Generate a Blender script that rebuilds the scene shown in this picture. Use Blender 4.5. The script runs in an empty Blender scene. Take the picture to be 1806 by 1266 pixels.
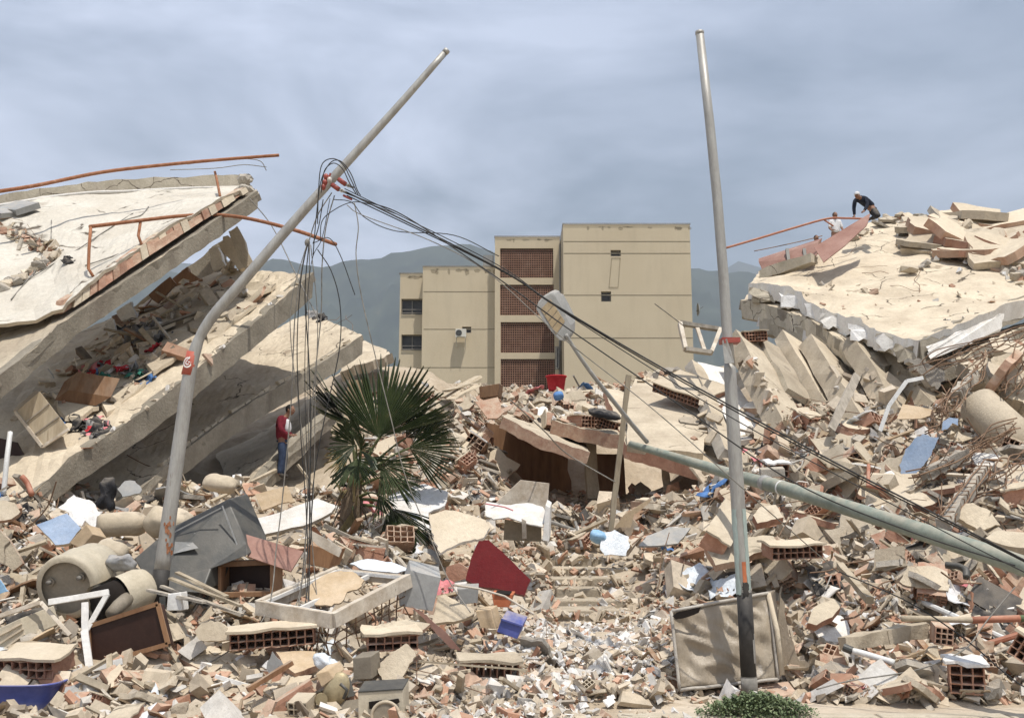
import bpy, bmesh, math, random
import numpy as np
from mathutils import Vector, Matrix, noise, Euler
R=math.radians
random.seed(7); rng=np.random.default_rng(7)
SC=bpy.context.scene
# ---------------- camera ----------------
FPX=1800.0; CX,CY=903.0,633.0; PITCH=math.atan(297/1800); CAMZ=2.0
cam=bpy.data.cameras.new('camera'); co=bpy.data.objects.new('camera',cam); SC.collection.objects.link(co)
cam.sensor_width=36; cam.lens=36*FPX/1806; cam.clip_end=20000; cam.clip_start=0.1
co.location=(0,0,CAMZ); co.rotation_euler=(math.pi/2+PITCH,0,0); SC.camera=co
# ---------------- world ----------------
SUN=Vector((0.18,-0.31,1.0)).normalized()
el=math.asin(SUN.z); az=math.atan2(SUN.x,SUN.y)
w=bpy.data.worlds.new('World'); SC.world=w; w.use_nodes=True
nt=w.node_tree; N=nt.nodes; L=nt.links
bg=N['Background']; sky=N.new('ShaderNodeTexSky'); sky.sky_type='NISHITA'; sky.sun_disc=False
sky.sun_elevation=el; sky.sun_rotation=az; sky.air_density=1.4; sky.dust_density=2.5; sky.ozone_density=2.0
tc=N.new('ShaderNodeTexCoord'); mp=N.new('ShaderNodeMapping'); mp.inputs['Scale'].default_value=(1.0,1.0,2.6); mp.inputs['Rotation'].default_value=(0,R(24),0)
n1=N.new('ShaderNodeTexNoise'); n1.inputs['Scale'].default_value=2.6; n1.inputs['Detail'].default_value=5; n1.inputs['Roughness'].default_value=.55; n1.inputs['Distortion'].default_value=.35
cr=N.new('ShaderNodeValToRGB'); cr.color_ramp.elements[0].position=.40; cr.color_ramp.elements[1].position=.66
sep=N.new('ShaderNodeSeparateXYZ')
mr=N.new('ShaderNodeMapRange'); mr.inputs[1].default_value=-.05; mr.inputs[2].default_value=.5; mr.inputs[3].default_value=1.0; mr.inputs[4].default_value=.30
mr2=N.new('ShaderNodeMapRange'); mr2.inputs[1].default_value=-.4; mr2.inputs[2].default_value=.5; mr2.inputs[3].default_value=.38; mr2.inputs[4].default_value=-.14
ad=N.new('ShaderNodeMath'); ad.operation='ADD'; mu=N.new('ShaderNodeMath'); mu.operation='MULTIPLY'; mu.use_clamp=True
mix=N.new('ShaderNodeMixRGB'); mix.inputs[2].default_value=(11.8,12.8,15.6,1)
L.new(tc.outputs['Generated'],mp.inputs['Vector']); L.new(mp.outputs[0],n1.inputs['Vector']); L.new(n1.outputs['Fac'],cr.inputs[0])
L.new(tc.outputs['Generated'],sep.inputs[0]); L.new(sep.outputs['Z'],mr.inputs[0]); L.new(sep.outputs['X'],mr2.inputs[0])
L.new(mr.outputs[0],ad.inputs[0]); L.new(mr2.outputs[0],ad.inputs[1]); L.new(cr.outputs[0],mu.inputs[0]); L.new(ad.outputs[0],mu.inputs[1])
L.new(sky.outputs[0],mix.inputs[1]); L.new(mu.outputs[0],mix.inputs[0]); L.new(mix.outputs[0],bg.inputs[0]); bg.inputs[1].default_value=.088
sl=bpy.data.lights.new('sun','SUN'); sl.energy=4.6; sl.angle=R(.5); sl.color=(1,.955,.88)
so=bpy.data.objects.new('sun',sl); SC.collection.objects.link(so); so.rotation_euler=(-SUN).to_track_quat('-Z','Y').to_euler(); so.location=(0,0,40)
SC.view_settings.view_transform='Standard'; SC.view_settings.look='None'; SC.view_settings.exposure=0.36; SC.view_settings.gamma=1
SC.cycles.max_bounces=6
# ---------------- projection helpers ----------------
ct,st=math.cos(PITCH),math.sin(PITCH)
def ray(px,py):
    x=(px-CX)/FPX; y=-(py-CY)/FPX
    return Vector((x, ct-y*st, st+y*ct))
def P(px,py,Y):
    d=ray(px,py); s=Y/d.y
    return Vector((d.x*s,Y,CAMZ+d.z*s))
def mpp(Y): return Y/FPX      # metres per photo pixel
# ---------------- materials ----------------
MATS={}
def mat(name,c1,c2,scale=2.5,c3=None,rough=.88,bump=.35,bs=22,dust=0,metal=0,rand=.18,streak=0,alpha=1,spec=.25,crack=0,attr=None,coord='Object',stretch=None,two=None):
    m=bpy.data.materials.new(name); m.use_nodes=True; nt=m.node_tree; N=nt.nodes; L=nt.links
    b=N['Principled BSDF']; b.inputs['Roughness'].default_value=rough; b.inputs['Metallic'].default_value=metal
    b.inputs['Specular IOR Level'].default_value=spec
    tc=N.new('ShaderNodeTexCoord'); oi=N.new('ShaderNodeObjectInfo')
    va=N.new('ShaderNodeVectorMath'); va.operation='MULTIPLY_ADD'; va.inputs[1].default_value=(1,1,1)
    L.new(tc.outputs[coord],va.inputs[0])
    sm=N.new('ShaderNodeMath'); sm.operation='MULTIPLY'; sm.inputs[1].default_value=37.0; L.new(oi.outputs['Random'],sm.inputs[0]); L.new(sm.outputs[0],va.inputs[2])
    vec=va.outputs[0]
    if stretch:
        mp=N.new('ShaderNodeMapping'); mp.inputs['Scale'].default_value=stretch; L.new(vec,mp.inputs[0]); vec=mp.outputs[0]
    n=N.new('ShaderNodeTexNoise'); n.inputs['Scale'].default_value=scale; n.inputs['Detail'].default_value=8; n.inputs['Roughness'].default_value=.62
    L.new(vec,n.inputs['Vector'])
    r=N.new('ShaderNodeValToRGB'); e=r.color_ramp.elements; e[0].position=.34; e[1].position=.64
    e[0].color=(*c1,1); e[1].color=(*c2,1)
    if c3: x=e.new(.72); x.color=(*c3,1)
    L.new(n.outputs['Fac'],r.inputs[0]); col=r.outputs[0]
    if attr:
        a=N.new('ShaderNodeAttribute'); a.attribute_name=attr; mm=N.new('ShaderNodeMixRGB'); mm.blend_type='MULTIPLY'; mm.inputs[0].default_value=1
        L.new(a.outputs['Color'],mm.inputs[1]); L.new(col,mm.inputs[2]); col=mm.outputs[0]
    n2=N.new('ShaderNodeTexNoise'); n2.inputs['Scale'].default_value=bs; n2.inputs['Detail'].default_value=6; n2.inputs['Roughness'].default_value=.7; L.new(vec,n2.inputs['Vector'])
    if rand:
        mr=N.new('ShaderNodeMapRange'); mr.inputs[3].default_value=1-rand; mr.inputs[4].default_value=1+rand*.6; L.new(oi.outputs['Random'],mr.inputs[0])
        hs=N.new('ShaderNodeHueSaturation'); L.new(mr.outputs[0],hs.inputs['Value']); L.new(col,hs.inputs['Color']); col=hs.outputs[0]
    fm=N.new('ShaderNodeMapRange'); fm.inputs[1].default_value=.3; fm.inputs[2].default_value=.7; fm.inputs[3].default_value=.86; fm.inputs[4].default_value=1.1; L.new(n2.outputs['Fac'],fm.inputs[0])
    m2=N.new('ShaderNodeVectorMath'); m2.operation='SCALE'; L.new(col,m2.inputs[0]); L.new(fm.outputs[0],m2.inputs['Scale']); col=m2.outputs[0]
    if dust:
        g=N.new('ShaderNodeNewGeometry'); s=N.new('ShaderNodeSeparateXYZ'); L.new(g.outputs['Normal'],s.inputs[0])
        q=N.new('ShaderNodeMapRange'); q.inputs[1].default_value=.1; q.inputs[2].default_value=.8; q.inputs[3].default_value=0; q.inputs[4].default_value=dust; L.new(s.outputs['Z'],q.inputs[0])
        n3=N.new('ShaderNodeTexNoise'); n3.inputs['Scale'].default_value=6; n3.inputs['Detail'].default_value=5; L.new(vec,n3.inputs['Vector'])
        q2=N.new('ShaderNodeMapRange'); q2.inputs[1].default_value=.35; q2.inputs[2].default_value=.6; L.new(n3.outputs['Fac'],q2.inputs[0])
        q3=N.new('ShaderNodeMath'); q3.operation='MULTIPLY'; L.new(q.outputs[0],q3.inputs[0]); L.new(q2.outputs[0],q3.inputs[1])
        mx=N.new('ShaderNodeMixRGB'); mx.inputs[2].default_value=(.50,.42,.32,1); L.new(q3.outputs[0],mx.inputs[0]); L.new(col,mx.inputs[1]); col=mx.outputs[0]
    if crack:
        vo=N.new('ShaderNodeTexVoronoi'); vo.feature='DISTANCE_TO_EDGE'; vo.inputs['Scale'].default_value=crack
        nw=N.new('ShaderNodeTexNoise'); nw.inputs['Scale'].default_value=2.2; nw.inputs['Detail'].default_value=6; L.new(vec,nw.inputs['Vector'])
        aw=N.new('ShaderNodeMixRGB'); aw.blend_type='ADD'; aw.inputs[0].default_value=.45; L.new(vec,aw.inputs[1]); L.new(nw.outputs['Color'],aw.inputs[2]); L.new(aw.outputs[0],vo.inputs['Vector'])
        q=N.new('ShaderNodeMapRange'); q.inputs[1].default_value=.004; q.inputs[2].default_value=.014; q.inputs[3].default_value=1; q.inputs[4].default_value=0; L.new(vo.outputs['Distance'],q.inputs[0])
        nm=N.new('ShaderNodeTexNoise'); nm.inputs['Scale'].default_value=.9; L.new(vec,nm.inputs['Vector'])
        qm=N.new('ShaderNodeMapRange'); qm.inputs[1].default_value=.48; qm.inputs[2].default_value=.56; L.new(nm.outputs['Fac'],qm.inputs[0])
        qq=N.new('ShaderNodeMath'); qq.operation='MULTIPLY'; L.new(q.outputs[0],qq.inputs[0]); L.new(qm.outputs[0],qq.inputs[1])
        mx=N.new('ShaderNodeMixRGB'); mx.inputs[2].default_value=(.09,.07,.05,1); L.new(qq.outputs[0],mx.inputs[0]); L.new(col,mx.inputs[1]); col=mx.outputs[0]
    if streak:
        wv=N.new('ShaderNodeTexNoise'); wv.inputs['Scale'].default_value=1; wv.inputs['Detail'].default_value=6
        mp=N.new('ShaderNodeMapping'); mp.inputs['Scale'].default_value=(2.2,2.2,.35); L.new(tc.outputs[coord],mp.inputs[0]); L.new(mp.outputs[0],wv.inputs[0])
        q=N.new('ShaderNodeMapRange'); q.inputs[1].default_value=.5; q.inputs[2].default_value=.72; q.inputs[4].default_value=streak; L.new(wv.outputs['Fac'],q.inputs[0])
        mx=N.new('ShaderNodeMixRGB'); mx.inputs[2].default_value=(.16,.13,.10,1); L.new(q.outputs[0],mx.inputs[0]); L.new(col,mx.inputs[1]); col=mx.outputs[0]
    L.new(col,b.inputs['Base Color'])
    if bump:
        bp=N.new('ShaderNodeBump'); bp.inputs['Strength'].default_value=bump; bp.inputs['Distance'].default_value=.03; L.new(n2.outputs['Fac'],bp.inputs['Height']); L.new(bp.outputs[0],b.inputs['Normal'])
    if alpha<1: b.inputs['Alpha'].default_value=alpha
    MATS[name]=m; return m
M=MATS
mat('concrete',(.36,.30,.22),(.47,.40,.30),1.4,(.30,.25,.19),streak=.35,bump=.5)
mat('concrete_pale',(.42,.37,.28),(.55,.49,.39),1.8,(.30,.25,.19),bump=.7,bs=18,crack=.9,streak=.3)
mat('beam_face',(.25,.22,.17),(.35,.31,.245),1.6,(.17,.145,.11),streak=.7,bump=.8,bs=16)  # darker than the slab tops: shade of upright faces put into the colour
mat('roof_top',(.52,.47,.39),(.62,.58,.50),.7,(.43,.38,.31),bump=.3,bs=12,crack=.35)
mat('floor_tan',(.41,.34,.25),(.56,.48,.36),1.1,(.31,.25,.18),bump=.6,bs=14,crack=.6)
mat('plaster',(.62,.59,.54),(.76,.74,.70),2.4,(.48,.43,.36),bump=.5,bs=18,dust=.3)
mat('plaster_beige',(.48,.40,.29),(.58,.50,.38),2.0,(.40,.32,.23),bump=.3,dust=.3)
mat('terracotta',(.34,.175,.115),(.45,.26,.18),5,(.50,.38,.28),bump=.4,dust=.75,rand=.3)
mat('brick_dusty',(.38,.22,.15),(.50,.35,.25),6,(.52,.43,.33),bump=.5,dust=.8,rand=.25)
mat('chunk',(.40,.335,.25),(.52,.45,.345),3.5,(.30,.245,.18),bump=.6,dust=.4,rand=.3)
mat('chunk_grey',(.30,.27,.23),(.42,.385,.33),4,(.24,.21,.17),bump=.7,dust=.5,rand=.3)
mat('chunk_white',(.66,.64,.61),(.80,.79,.77),5,(.52,.47,.41),bump=.6,rand=.12,dust=.25)
mat('wood_pale',(.36,.29,.20),(.48,.41,.30),6,(.28,.21,.14),stretch=(1,1,.15),bump=.3,dust=.3,rand=.35)
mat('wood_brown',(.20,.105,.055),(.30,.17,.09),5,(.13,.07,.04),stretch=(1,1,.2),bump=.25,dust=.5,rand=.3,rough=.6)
mat('wood_grey',(.25,.22,.18),(.40,.36,.30),6,(.18,.15,.12),stretch=(1,1,.15),bump=.4,dust=.3,rand=.3)
mat('steel',(.29,.275,.25),(.40,.39,.36),3,(.22,.18,.14),rough=.5,metal=.25,bump=.12,rand=0,spec=.5,stretch=(3,3,.6))
mat('steel_mint',(.30,.36,.33),(.42,.50,.46),3,(.34,.34,.31),rough=.55,metal=.1,bump=.12,rand=0,spec=.4,stretch=(3,3,.6))
mat('green_pipe',(.16,.185,.15),(.26,.29,.24),2.5,(.36,.35,.28),rough=.6,bump=.2,rand=0,spec=.4,dust=.45)
mat('black_paint',(.028,.026,.024),(.055,.05,.045),4,(.12,.10,.08),rough=.6,bump=.2,rand=0)
mat('red_band',(.36,.075,.05),(.42,.11,.075),4,(.45,.2,.15),rough=.6,bump=.1,rand=0)
mat('orange_patch',(.42,.12,.05),(.48,.17,.08),6,rough=.6,bump=.1,rand=0)
mat('white_paint',(.66,.64,.60),(.78,.77,.74),4,(.55,.48,.40),rough=.6,bump=.15,dust=.35)
mat('cream_frame',(.40,.33,.25),(.62,.56,.47),4,(.24,.17,.11),rough=.7,bump=.25,dust=.3)
mat('rust',(.26,.10,.045),(.38,.18,.10),7,(.48,.36,.27),rough=.9,bump=.5,bs=40,rand=.1)
mat('rebar',(.16,.10,.065),(.26,.17,.11),9,(.34,.28,.21),rough=.9,bump=.3,rand=.2)
mat('cable',(.022,.022,.022),(.045,.043,.04),9,rough=.6,bump=0,rand=.1)
mat('cable_grey',(.16,.15,.13),(.27,.25,.22),9,rough=.7,bump=0,rand=.2)
mat('insulator',(.28,.045,.03),(.36,.08,.055),8,rough=.45,bump=.1,rand=.1,spec=.5)
mat('porcelain',(.55,.50,.45),(.66,.62,.56),8,rough=.4,bump=.1,spec=.5)
mat('dark_plastic',(.038,.038,.034),(.060,.058,.050),2,(.10,.095,.08),rough=.5,bump=.12,dust=.10,rand=.1,spec=.5)
mat('dark_board',(.028,.014,.011),(.045,.022,.016),2,(.07,.04,.03),rough=.4,bump=.05,dust=.2,rand=0)
mat('grey_sheet',(.28,.28,.27),(.36,.36,.35),1.5,(.42,.38,.32),rough=.5,metal=.2,bump=.1,dust=.3)
mat('red_panel',(.13,.010,.012),(.165,.014,.016),2,(.20,.035,.03),rough=.6,bump=.15,dust=.12,rand=0)
mat('red_rust_panel',(.24,.125,.095),(.32,.19,.15),1.6,(.38,.27,.21),rough=.75,bump=.2,rand=.1)
mat('blue_paint',(.20,.27,.38),(.30,.37,.48),2.2,(.42,.42,.42),bump=.25,dust=.1)
mat('blue_plastic',(.05,.07,.25),(.09,.11,.34),2,(.30,.29,.36),rough=.45,bump=.1,dust=.5,rand=0,spec=.5)
mat('light_blue',(.20,.38,.58),(.32,.50,.68),3,rough=.4,bump=.3,rand=.1)
mat('clear_film',(.55,.60,.64),(.72,.75,.78),5,rough=.3,bump=.5,rand=0,spec=.6)
mat('green_cloth',(.03,.16,.12),(.06,.24,.18),4,rough=.8,bump=.3)
mat('foam',(.27,.22,.165),(.38,.32,.24),2.2,(.66,.61,.54),rough=.4,bump=.9,bs=6,stretch=(1,1,.45),rand=0,spec=.4)
mat('foam_edge',(.34,.31,.27),(.48,.44,.38),3,rough=.6,bump=.3,rand=0)
mat('tank',(.44,.38,.28),(.54,.48,.37),1.6,(.33,.29,.22),rough=.65,bump=.2,rand=.1,spec=.35)
mat('tank_face',(.20,.17,.13),(.30,.26,.20),1.8,(.38,.33,.26),rough=.65,bump=.2,rand=.1)
mat('cushion',(.42,.35,.25),(.53,.45,.34),1.8,(.30,.25,.19),rough=.9,bump=.45,bs=9,rand=.1)
mat('cloth_black',(.016,.016,.018),(.04,.04,.043),6,rough=.9,bump=.5,rand=.2,dust=.25)
mat('cloth_white',(.60,.59,.58),(.75,.74,.74),5,rough=.9,bump=.5,rand=.1)
mat('cloth_red',(.42,.02,.03),(.55,.04,.05),5,rough=.85,bump=.4,rand=.1)
mat('cloth_pink',(.55,.16,.18),(.68,.28,.28),5,rough=.85,bump=.4,rand=.1)
mat('cloth_blue',(.06,.14,.34),(.12,.25,.50),5,rough=.85,bump=.4,rand=.1)
mat('cloth_grey',(.16,.16,.17),(.28,.28,.28),5,rough=.85,bump=.4,rand=.3,dust=.3)
mat('maroon',(.14,.012,.022),(.20,.022,.035),8,rough=.85,bump=.3,rand=0)
mat('denim',(.022,.035,.07),(.05,.07,.12),10,rough=.9,bump=.3,rand=0)
mat('navy',(.010,.013,.024),(.022,.026,.042),8,rough=.9,bump=.3,rand=0)
mat('skin',(.20,.10,.06),(.26,.14,.09),9,rough=.55,bump=.05,rand=0)
mat('hair',(.008,.007,.006),(.018,.015,.013),20,rough=.7,bump=.3,rand=0)
mat('eye_dark',(.01,.01,.01),(.02,.02,.02),5,rough=.3,bump=0,rand=0)
mat('shoe',(.03,.025,.02),(.06,.05,.04),8,rough=.8,bump=.2,rand=0)
mat('building_wall',(.525,.44,.31),(.56,.475,.34),.3,(.50,.415,.29),rough=.9,bump=.1,bs=45,rand=0,streak=.08)
mat('building_side',(.38,.325,.225),(.42,.365,.26),.35,rough=.9,bump=.15,bs=6,rand=0,streak=.3)
mat('stain',(.17,.14,.10),(.30,.25,.17),.9,rough=.95,bump=.1,rand=0)
mat('joint',(.20,.17,.12),(.27,.23,.16),2,rough=.95,bump=0,rand=0)
mat('lattice_clay',(.23,.125,.085),(.31,.185,.13),2.5,(.40,.29,.22),rough=.9,bump=.2,rand=.1)
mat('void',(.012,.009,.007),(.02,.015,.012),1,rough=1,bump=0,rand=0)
mat('glass_dark',(.02,.02,.02),(.045,.042,.04),1,rough=.5,bump=0,rand=0,spec=.6)
mat('ac_white',(.55,.52,.45),(.62,.60,.53),3,rough=.5,bump=.05,rand=0)
mat('hill',(.022,.034,.030),(.052,.066,.048),.010,(.13,.12,.085),rough=1,bump=0,rand=0)
mat('soil',(.34,.27,.19),(.48,.40,.30),1.3,(.24,.18,.12),rough=1,bump=1,bs=9,rand=0)
mat('ground_dust',(.40,.33,.245),(.52,.44,.34),.6,(.33,.26,.18),rough=1,bump=.6,bs=10,rand=0)
mat('far_ground',(.16,.15,.09),(.26,.23,.15),.02,rough=1,bump=0,rand=0)
mat('kerb_mat',(.40,.34,.25),(.52,.46,.36),2,(.30,.25,.18),rough=.95,bump=.6,rand=0)
mat('debris',(.72,.72,.72),(1,1,1),8,(.62,.6,.58),rough=.92,bump=.2,bs=60,rand=0,attr='col',dust=.3)
mat('frond',(.026,.040,.013),(.050,.066,.023),5,(.10,.095,.038),rough=.5,bump=.1,rand=.15,spec=.4)
mat('frond_dry',(.20,.15,.07),(.30,.24,.12),5,rough=.8,bump=.2,rand=.2)
mat('petiole',(.06,.09,.03),(.14,.14,.06),5,rough=.6,bump=.1,rand=.1)
mat('trunk',(.10,.07,.045),(.20,.15,.10),8,(.06,.04,.03),rough=1,bump=.8,rand=0,stretch=(1,1,.3))
mat('weed',(.10,.135,.065),(.19,.235,.12),6,(.30,.31,.18),rough=.6,bump=0,rand=0)
mat('lamp_body',(.25,.25,.235),(.34,.335,.32),4,rough=.5,bump=.1,rand=0,dust=.3)
mat('lamp_lens',(.30,.22,.12),(.38,.29,.17),4,rough=.3,bump=.1,rand=0,spec=.6)
mat('orange_pipe',(.34,.12,.07),(.42,.19,.12),5,rough=.6,bump=.1,rand=.1,dust=.3)
mat('pvc',(.62,.62,.60),(.72,.72,.70),4,rough=.5,bump=.1,rand=.1,dust=.25)
mat('gold_metal',(.30,.24,.14),(.42,.35,.22),5,rough=.5,metal=.3,bump=.2,rand=0)
mat('bag_black',(.01,.01,.011),(.025,.025,.027),4,rough=.35,bump=.6,rand=0,spec=.5)
mat('cardboard',(.42,.31,.19),(.52,.40,.27),3,rough=.9,bump=.2,rand=.1,dust=.2)
mat('yellow_foam',(.55,.47,.32),(.66,.58,.42),3,rough=.9,bump=.5,rand=0)
# ---------------- mesh builder ----------------
def meta(o,label=None,cat=None,group=None,kind=None):
    if label: o['label']=label
    if cat: o['category']=cat
    if group: o['group']=group
    if kind: o['kind']=kind
    return o
class MB:
    def __init__(s): s.v=[]; s.f=[]; s.m=[]
    def add(s,vs,fs,m=0):
        n=len(s.v); s.v+= [tuple(v) for v in vs]; s.f+=[tuple(i+n for i in f) for f in fs]; s.m+=[m]*len(fs); return s
    def hexa(s,a,m=0):   # 4 front (ccw) + 4 back
        return s.add(a,[(0,1,2,3),(7,6,5,4),(0,4,5,1),(1,5,6,2),(2,6,7,3),(3,7,4,0)],m)
    def box(s,c,sz,rot=None,m=0):
        x,y,z=[q/2 for q in sz]; r=rot if rot is not None else Matrix.Identity(3); c=Vector(c)
        p=[(-x,-y,-z),(x,-y,-z),(x,-y,z),(-x,-y,z),(-x,y,-z),(x,y,-z),(x,y,z),(-x,y,z)]
        return s.hexa([c+r@Vector(q) for q in p],m)
    def beam(s,p0,p1,w,h,up=Vector((0,0,1)),m=0,n=1,jit=0):
        p0=Vector(p0);p1=Vector(p1); a=(p1-p0).normalized(); sd=a.cross(up).normalized(); u=sd.cross(a).normalized()
        vs=[];fs=[]
        for i in range(n+1):
            c=p0.lerp(p1,i/n)
            for q in ((-1,-1),(1,-1),(1,1),(-1,1)):
                j=Vector((random.uniform(-1,1),random.uniform(-1,1),random.uniform(-1,1)))*jit
                vs.append(c+sd*(q[0]*w/2)+u*(q[1]*h/2)+j)
        for i in range(n):
            for k in range(4):
                a0=i*4+k; b0=i*4+(k+1)%4; fs.append((a0,b0,b0+4,a0+4))
        fs.append((3,2,1,0)); e=n*4; fs.append((e,e+1,e+2,e+3))
        return s.add(vs,fs,m)
    def tube(s,pts,rad,seg=8,m=0,cap=True,closed=False):
        pts=[Vector(p) for p in pts]; n=len(pts)
        if not hasattr(rad,'__len__'): rad=[rad]*n
        t=(pts[1]-pts[0]).normalized(); ref=Vector((0,0,1)) if abs(t.z)<.9 else Vector((1,0,0)); u=t.cross(ref).normalized()
        vs=[];fs=[]
        for i,p in enumerate(pts):
            tt=((pts[min(i+1,n-1)]-pts[max(i-1,0)])).normalized()
            if tt.length<.5: tt=t
            u=(u-tt*u.dot(tt)).normalized(); w=tt.cross(u)
            for k in range(seg):
                a=2*math.pi*k/seg; vs.append(p+(u*math.cos(a)+w*math.sin(a))*rad[i])
        for i in range(n-1):
            for k in range(seg):
                a=i*seg+k;b=i*seg+(k+1)%seg; fs.append((a,b,b+seg,a+seg))
        if cap: fs.append(tuple(range(seg-1,-1,-1))); fs.append(tuple(range((n-1)*seg,n*seg)))
        return s.add(vs,fs,m)
    def ell(s,c,r,rot=None,seg=12,rings=8,m=0):
        c=Vector(c); rot=rot or Matrix.Identity(3); vs=[];fs=[]
        for i in range(rings+1):
            a=math.pi*i/rings
            for k in range(seg):
                b=2*math.pi*k/seg; vs.append(c+rot@Vector((r[0]*math.sin(a)*math.cos(b),r[1]*math.sin(a)*math.sin(b),r[2]*math.cos(a))))
        for i in range(rings):
            for k in range(seg):
                a=i*seg+k;b=i*seg+(k+1)%seg; fs.append((a,a+seg,b+seg,b))
        return s.add(vs,fs,m)
    def prism(s,poly,vec,m=0,mside=None,mback=None):
        n=len(poly); vec=Vector(vec); vs=[Vector(p) for p in poly]+[Vector(p)+vec for p in poly]
        s.add(vs,[tuple(range(n)),tuple(range(2*n-1,n-1,-1))],m)
        b=len(s.v)-2*n; s.m[-1]=m if mback is None else mback
        for i in range(n):
            j=(i+1)%n; s.f.append((b+i,b+i+n,b+j+n,b+j)); s.m.append(m if mside is None else mside)
        return s
    def lattice(s,xs,ys,solid,L,m=0,jag=0):   # cross-section xy, extruded z
        nx,ny=len(xs)-1,len(ys)-1; ve={}
        def V(i,j,k):
            if (i,j,k) not in ve: ve[(i,j,k)]=len(s.v); s.v.append((xs[i]+random.uniform(-jag,jag)*.3,ys[j]+random.uniform(-jag,jag)*.3,(L if k else 0)+random.uniform(-jag,jag)))
            return ve[(i,j,k)]
        S=lambda i,j: 0<=i<nx and 0<=j<ny and solid(i,j)
        for i in range(nx):
            for j in range(ny):
                if not S(i,j): continue
                s.f.append((V(i,j,0),V(i,j+1,0),V(i+1,j+1,0),V(i+1,j,0)));s.m.append(m)
                s.f.append((V(i,j,1),V(i+1,j,1),V(i+1,j+1,1),V(i,j+1,1)));s.m.append(m)
                if not S(i-1,j): s.f.append((V(i,j,0),V(i,j,1),V(i,j+1,1),V(i,j+1,0)));s.m.append(m)
                if not S(i+1,j): s.f.append((V(i+1,j,0),V(i+1,j+1,0),V(i+1,j+1,1),V(i+1,j,1)));s.m.append(m)
                if not S(i,j-1): s.f.append((V(i,j,0),V(i+1,j,0),V(i+1,j,1),V(i,j,1)));s.m.append(m)
                if not S(i,j+1): s.f.append((V(i,j+1,0),V(i,j+1,1),V(i+1,j+1,1),V(i+1,j+1,0)));s.m.append(m)
        return s
    def xf(s,mx):
        s.v=[tuple(mx@Vector(v)) for v in s.v]; return s
    def mesh(s,name,mats,smooth=False,fix=True):
        me=bpy.data.meshes.new(name); me.from_pydata(s.v,[],s.f)
        for q in (mats if isinstance(mats,(list,tuple)) else [mats]): me.materials.append(M[q])
        if len(me.materials)>1: me.polygons.foreach_set('material_index',s.m)
        if fix:
            bm=bmesh.new(); bm.from_mesh(me); bmesh.ops.recalc_face_normals(bm,faces=bm.faces); bm.to_mesh(me); bm.free()
        if smooth: me.polygons.foreach_set('use_smooth',[True]*len(me.polygons))
        me.update(); return me
    def build(s,name,mats,parent=None,smooth=False,origin=None,fix=True,bevel=0):
        o=None
        if parent is None or origin is not None:
            c=Vector(origin) if origin is not None else Vector((sum(v[0] for v in s.v)/len(s.v),sum(v[1] for v in s.v)/len(s.v),min(v[2] for v in s.v)))
            s.v=[(v[0]-c.x,v[1]-c.y,v[2]-c.z) for v in s.v]
        elif parent is not None:
            c=None; q=parent.matrix_basis.translation
            pw=ploc(parent); s.v=[(v[0]-pw.x,v[1]-pw.y,v[2]-pw.z) for v in s.v]
        me=s.mesh(name,mats,smooth,fix); o=bpy.data.objects.new(name,me); SC.collection.objects.link(o)
        if parent is not None: o.parent=parent
        if c is not None: o.location=c
        if bevel:
            b=o.modifiers.new('bevel','BEVEL'); b.width=bevel; b.segments=2; b.limit_method='ANGLE'
        return o
def ploc(o):
    v=Vector((0,0,0))
    while o: v=v+Vector(o.location); o=o.parent
    return v
def thing(name,loc,label,cat,group=None):
    o=bpy.data.objects.new(name,None); o.empty_display_size=.2; SC.collection.objects.link(o); o.location=loc
    return meta(o,label,cat,group)
def child(mb,name,mats,parent,**k): return mb.build(name,mats,parent,**k)
def rough_poly(pts,n=3,amp=.03):
    out=[]; N_=len(pts)
    for i in range(N_):
        a=Vector(pts[i]);b=Vector(pts[(i+1)%N_]); e=b-a
        for k in range(n):
            p=a+e*((k+random.uniform(-.25,.25)*(k>0))/n)
            if k>0: p=p+Vector((random.uniform(-1,1),random.uniform(-1,1),random.uniform(-1,1)))*amp
            out.append(p)
    return out
def pts3(l,Y=None): return [P(a[0],a[1],a[2] if len(a)>2 else Y) for a in l]
def pnormal(poly):
    n=Vector((0,0,0)); k=len(poly)
    for i in range(k): n+=Vector(poly[i]).cross(Vector(poly[(i+1)%k]))
    return n.normalized()
def panel(name,label,cat,pts,th,mats,Y=None,amp=0,n=1,parent=None,group=None,away=True,smooth=False,mside=None,bevel=0):
    poly=pts3(pts,Y); 
    if amp: poly=rough_poly(poly,n,amp)
    nn=pnormal(poly); c_=sum(poly,Vector())/len(poly); poly=[q-nn*(q-c_).dot(nn) for q in poly]
    c=sum(poly,Vector())/len(poly)
    if nn.dot(c-Vector((0,0,CAMZ)))<0: nn=-nn
    mb=MB(); mb.prism(poly,nn*th,0,mside)
    o=mb.build(name,mats,parent,bevel=bevel)
    if parent is None: meta(o,label,cat,group)
    elif label: o['label']=label
    return o
def resample(pts,n):
    pts=[Vector(p) for p in pts]; d=[0]
    for i in range(1,len(pts)): d.append(d[-1]+(pts[i]-pts[i-1]).length)
    out=[]
    for k in range(n+1):
        t=d[-1]*k/n; i=0
        while i<len(d)-2 and d[i+1]<t: i+=1
        out.append(pts[i].lerp(pts[i+1],min(1,max(0,(t-d[i])/max(1e-6,d[i+1]-d[i])))))
    return out
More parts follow.
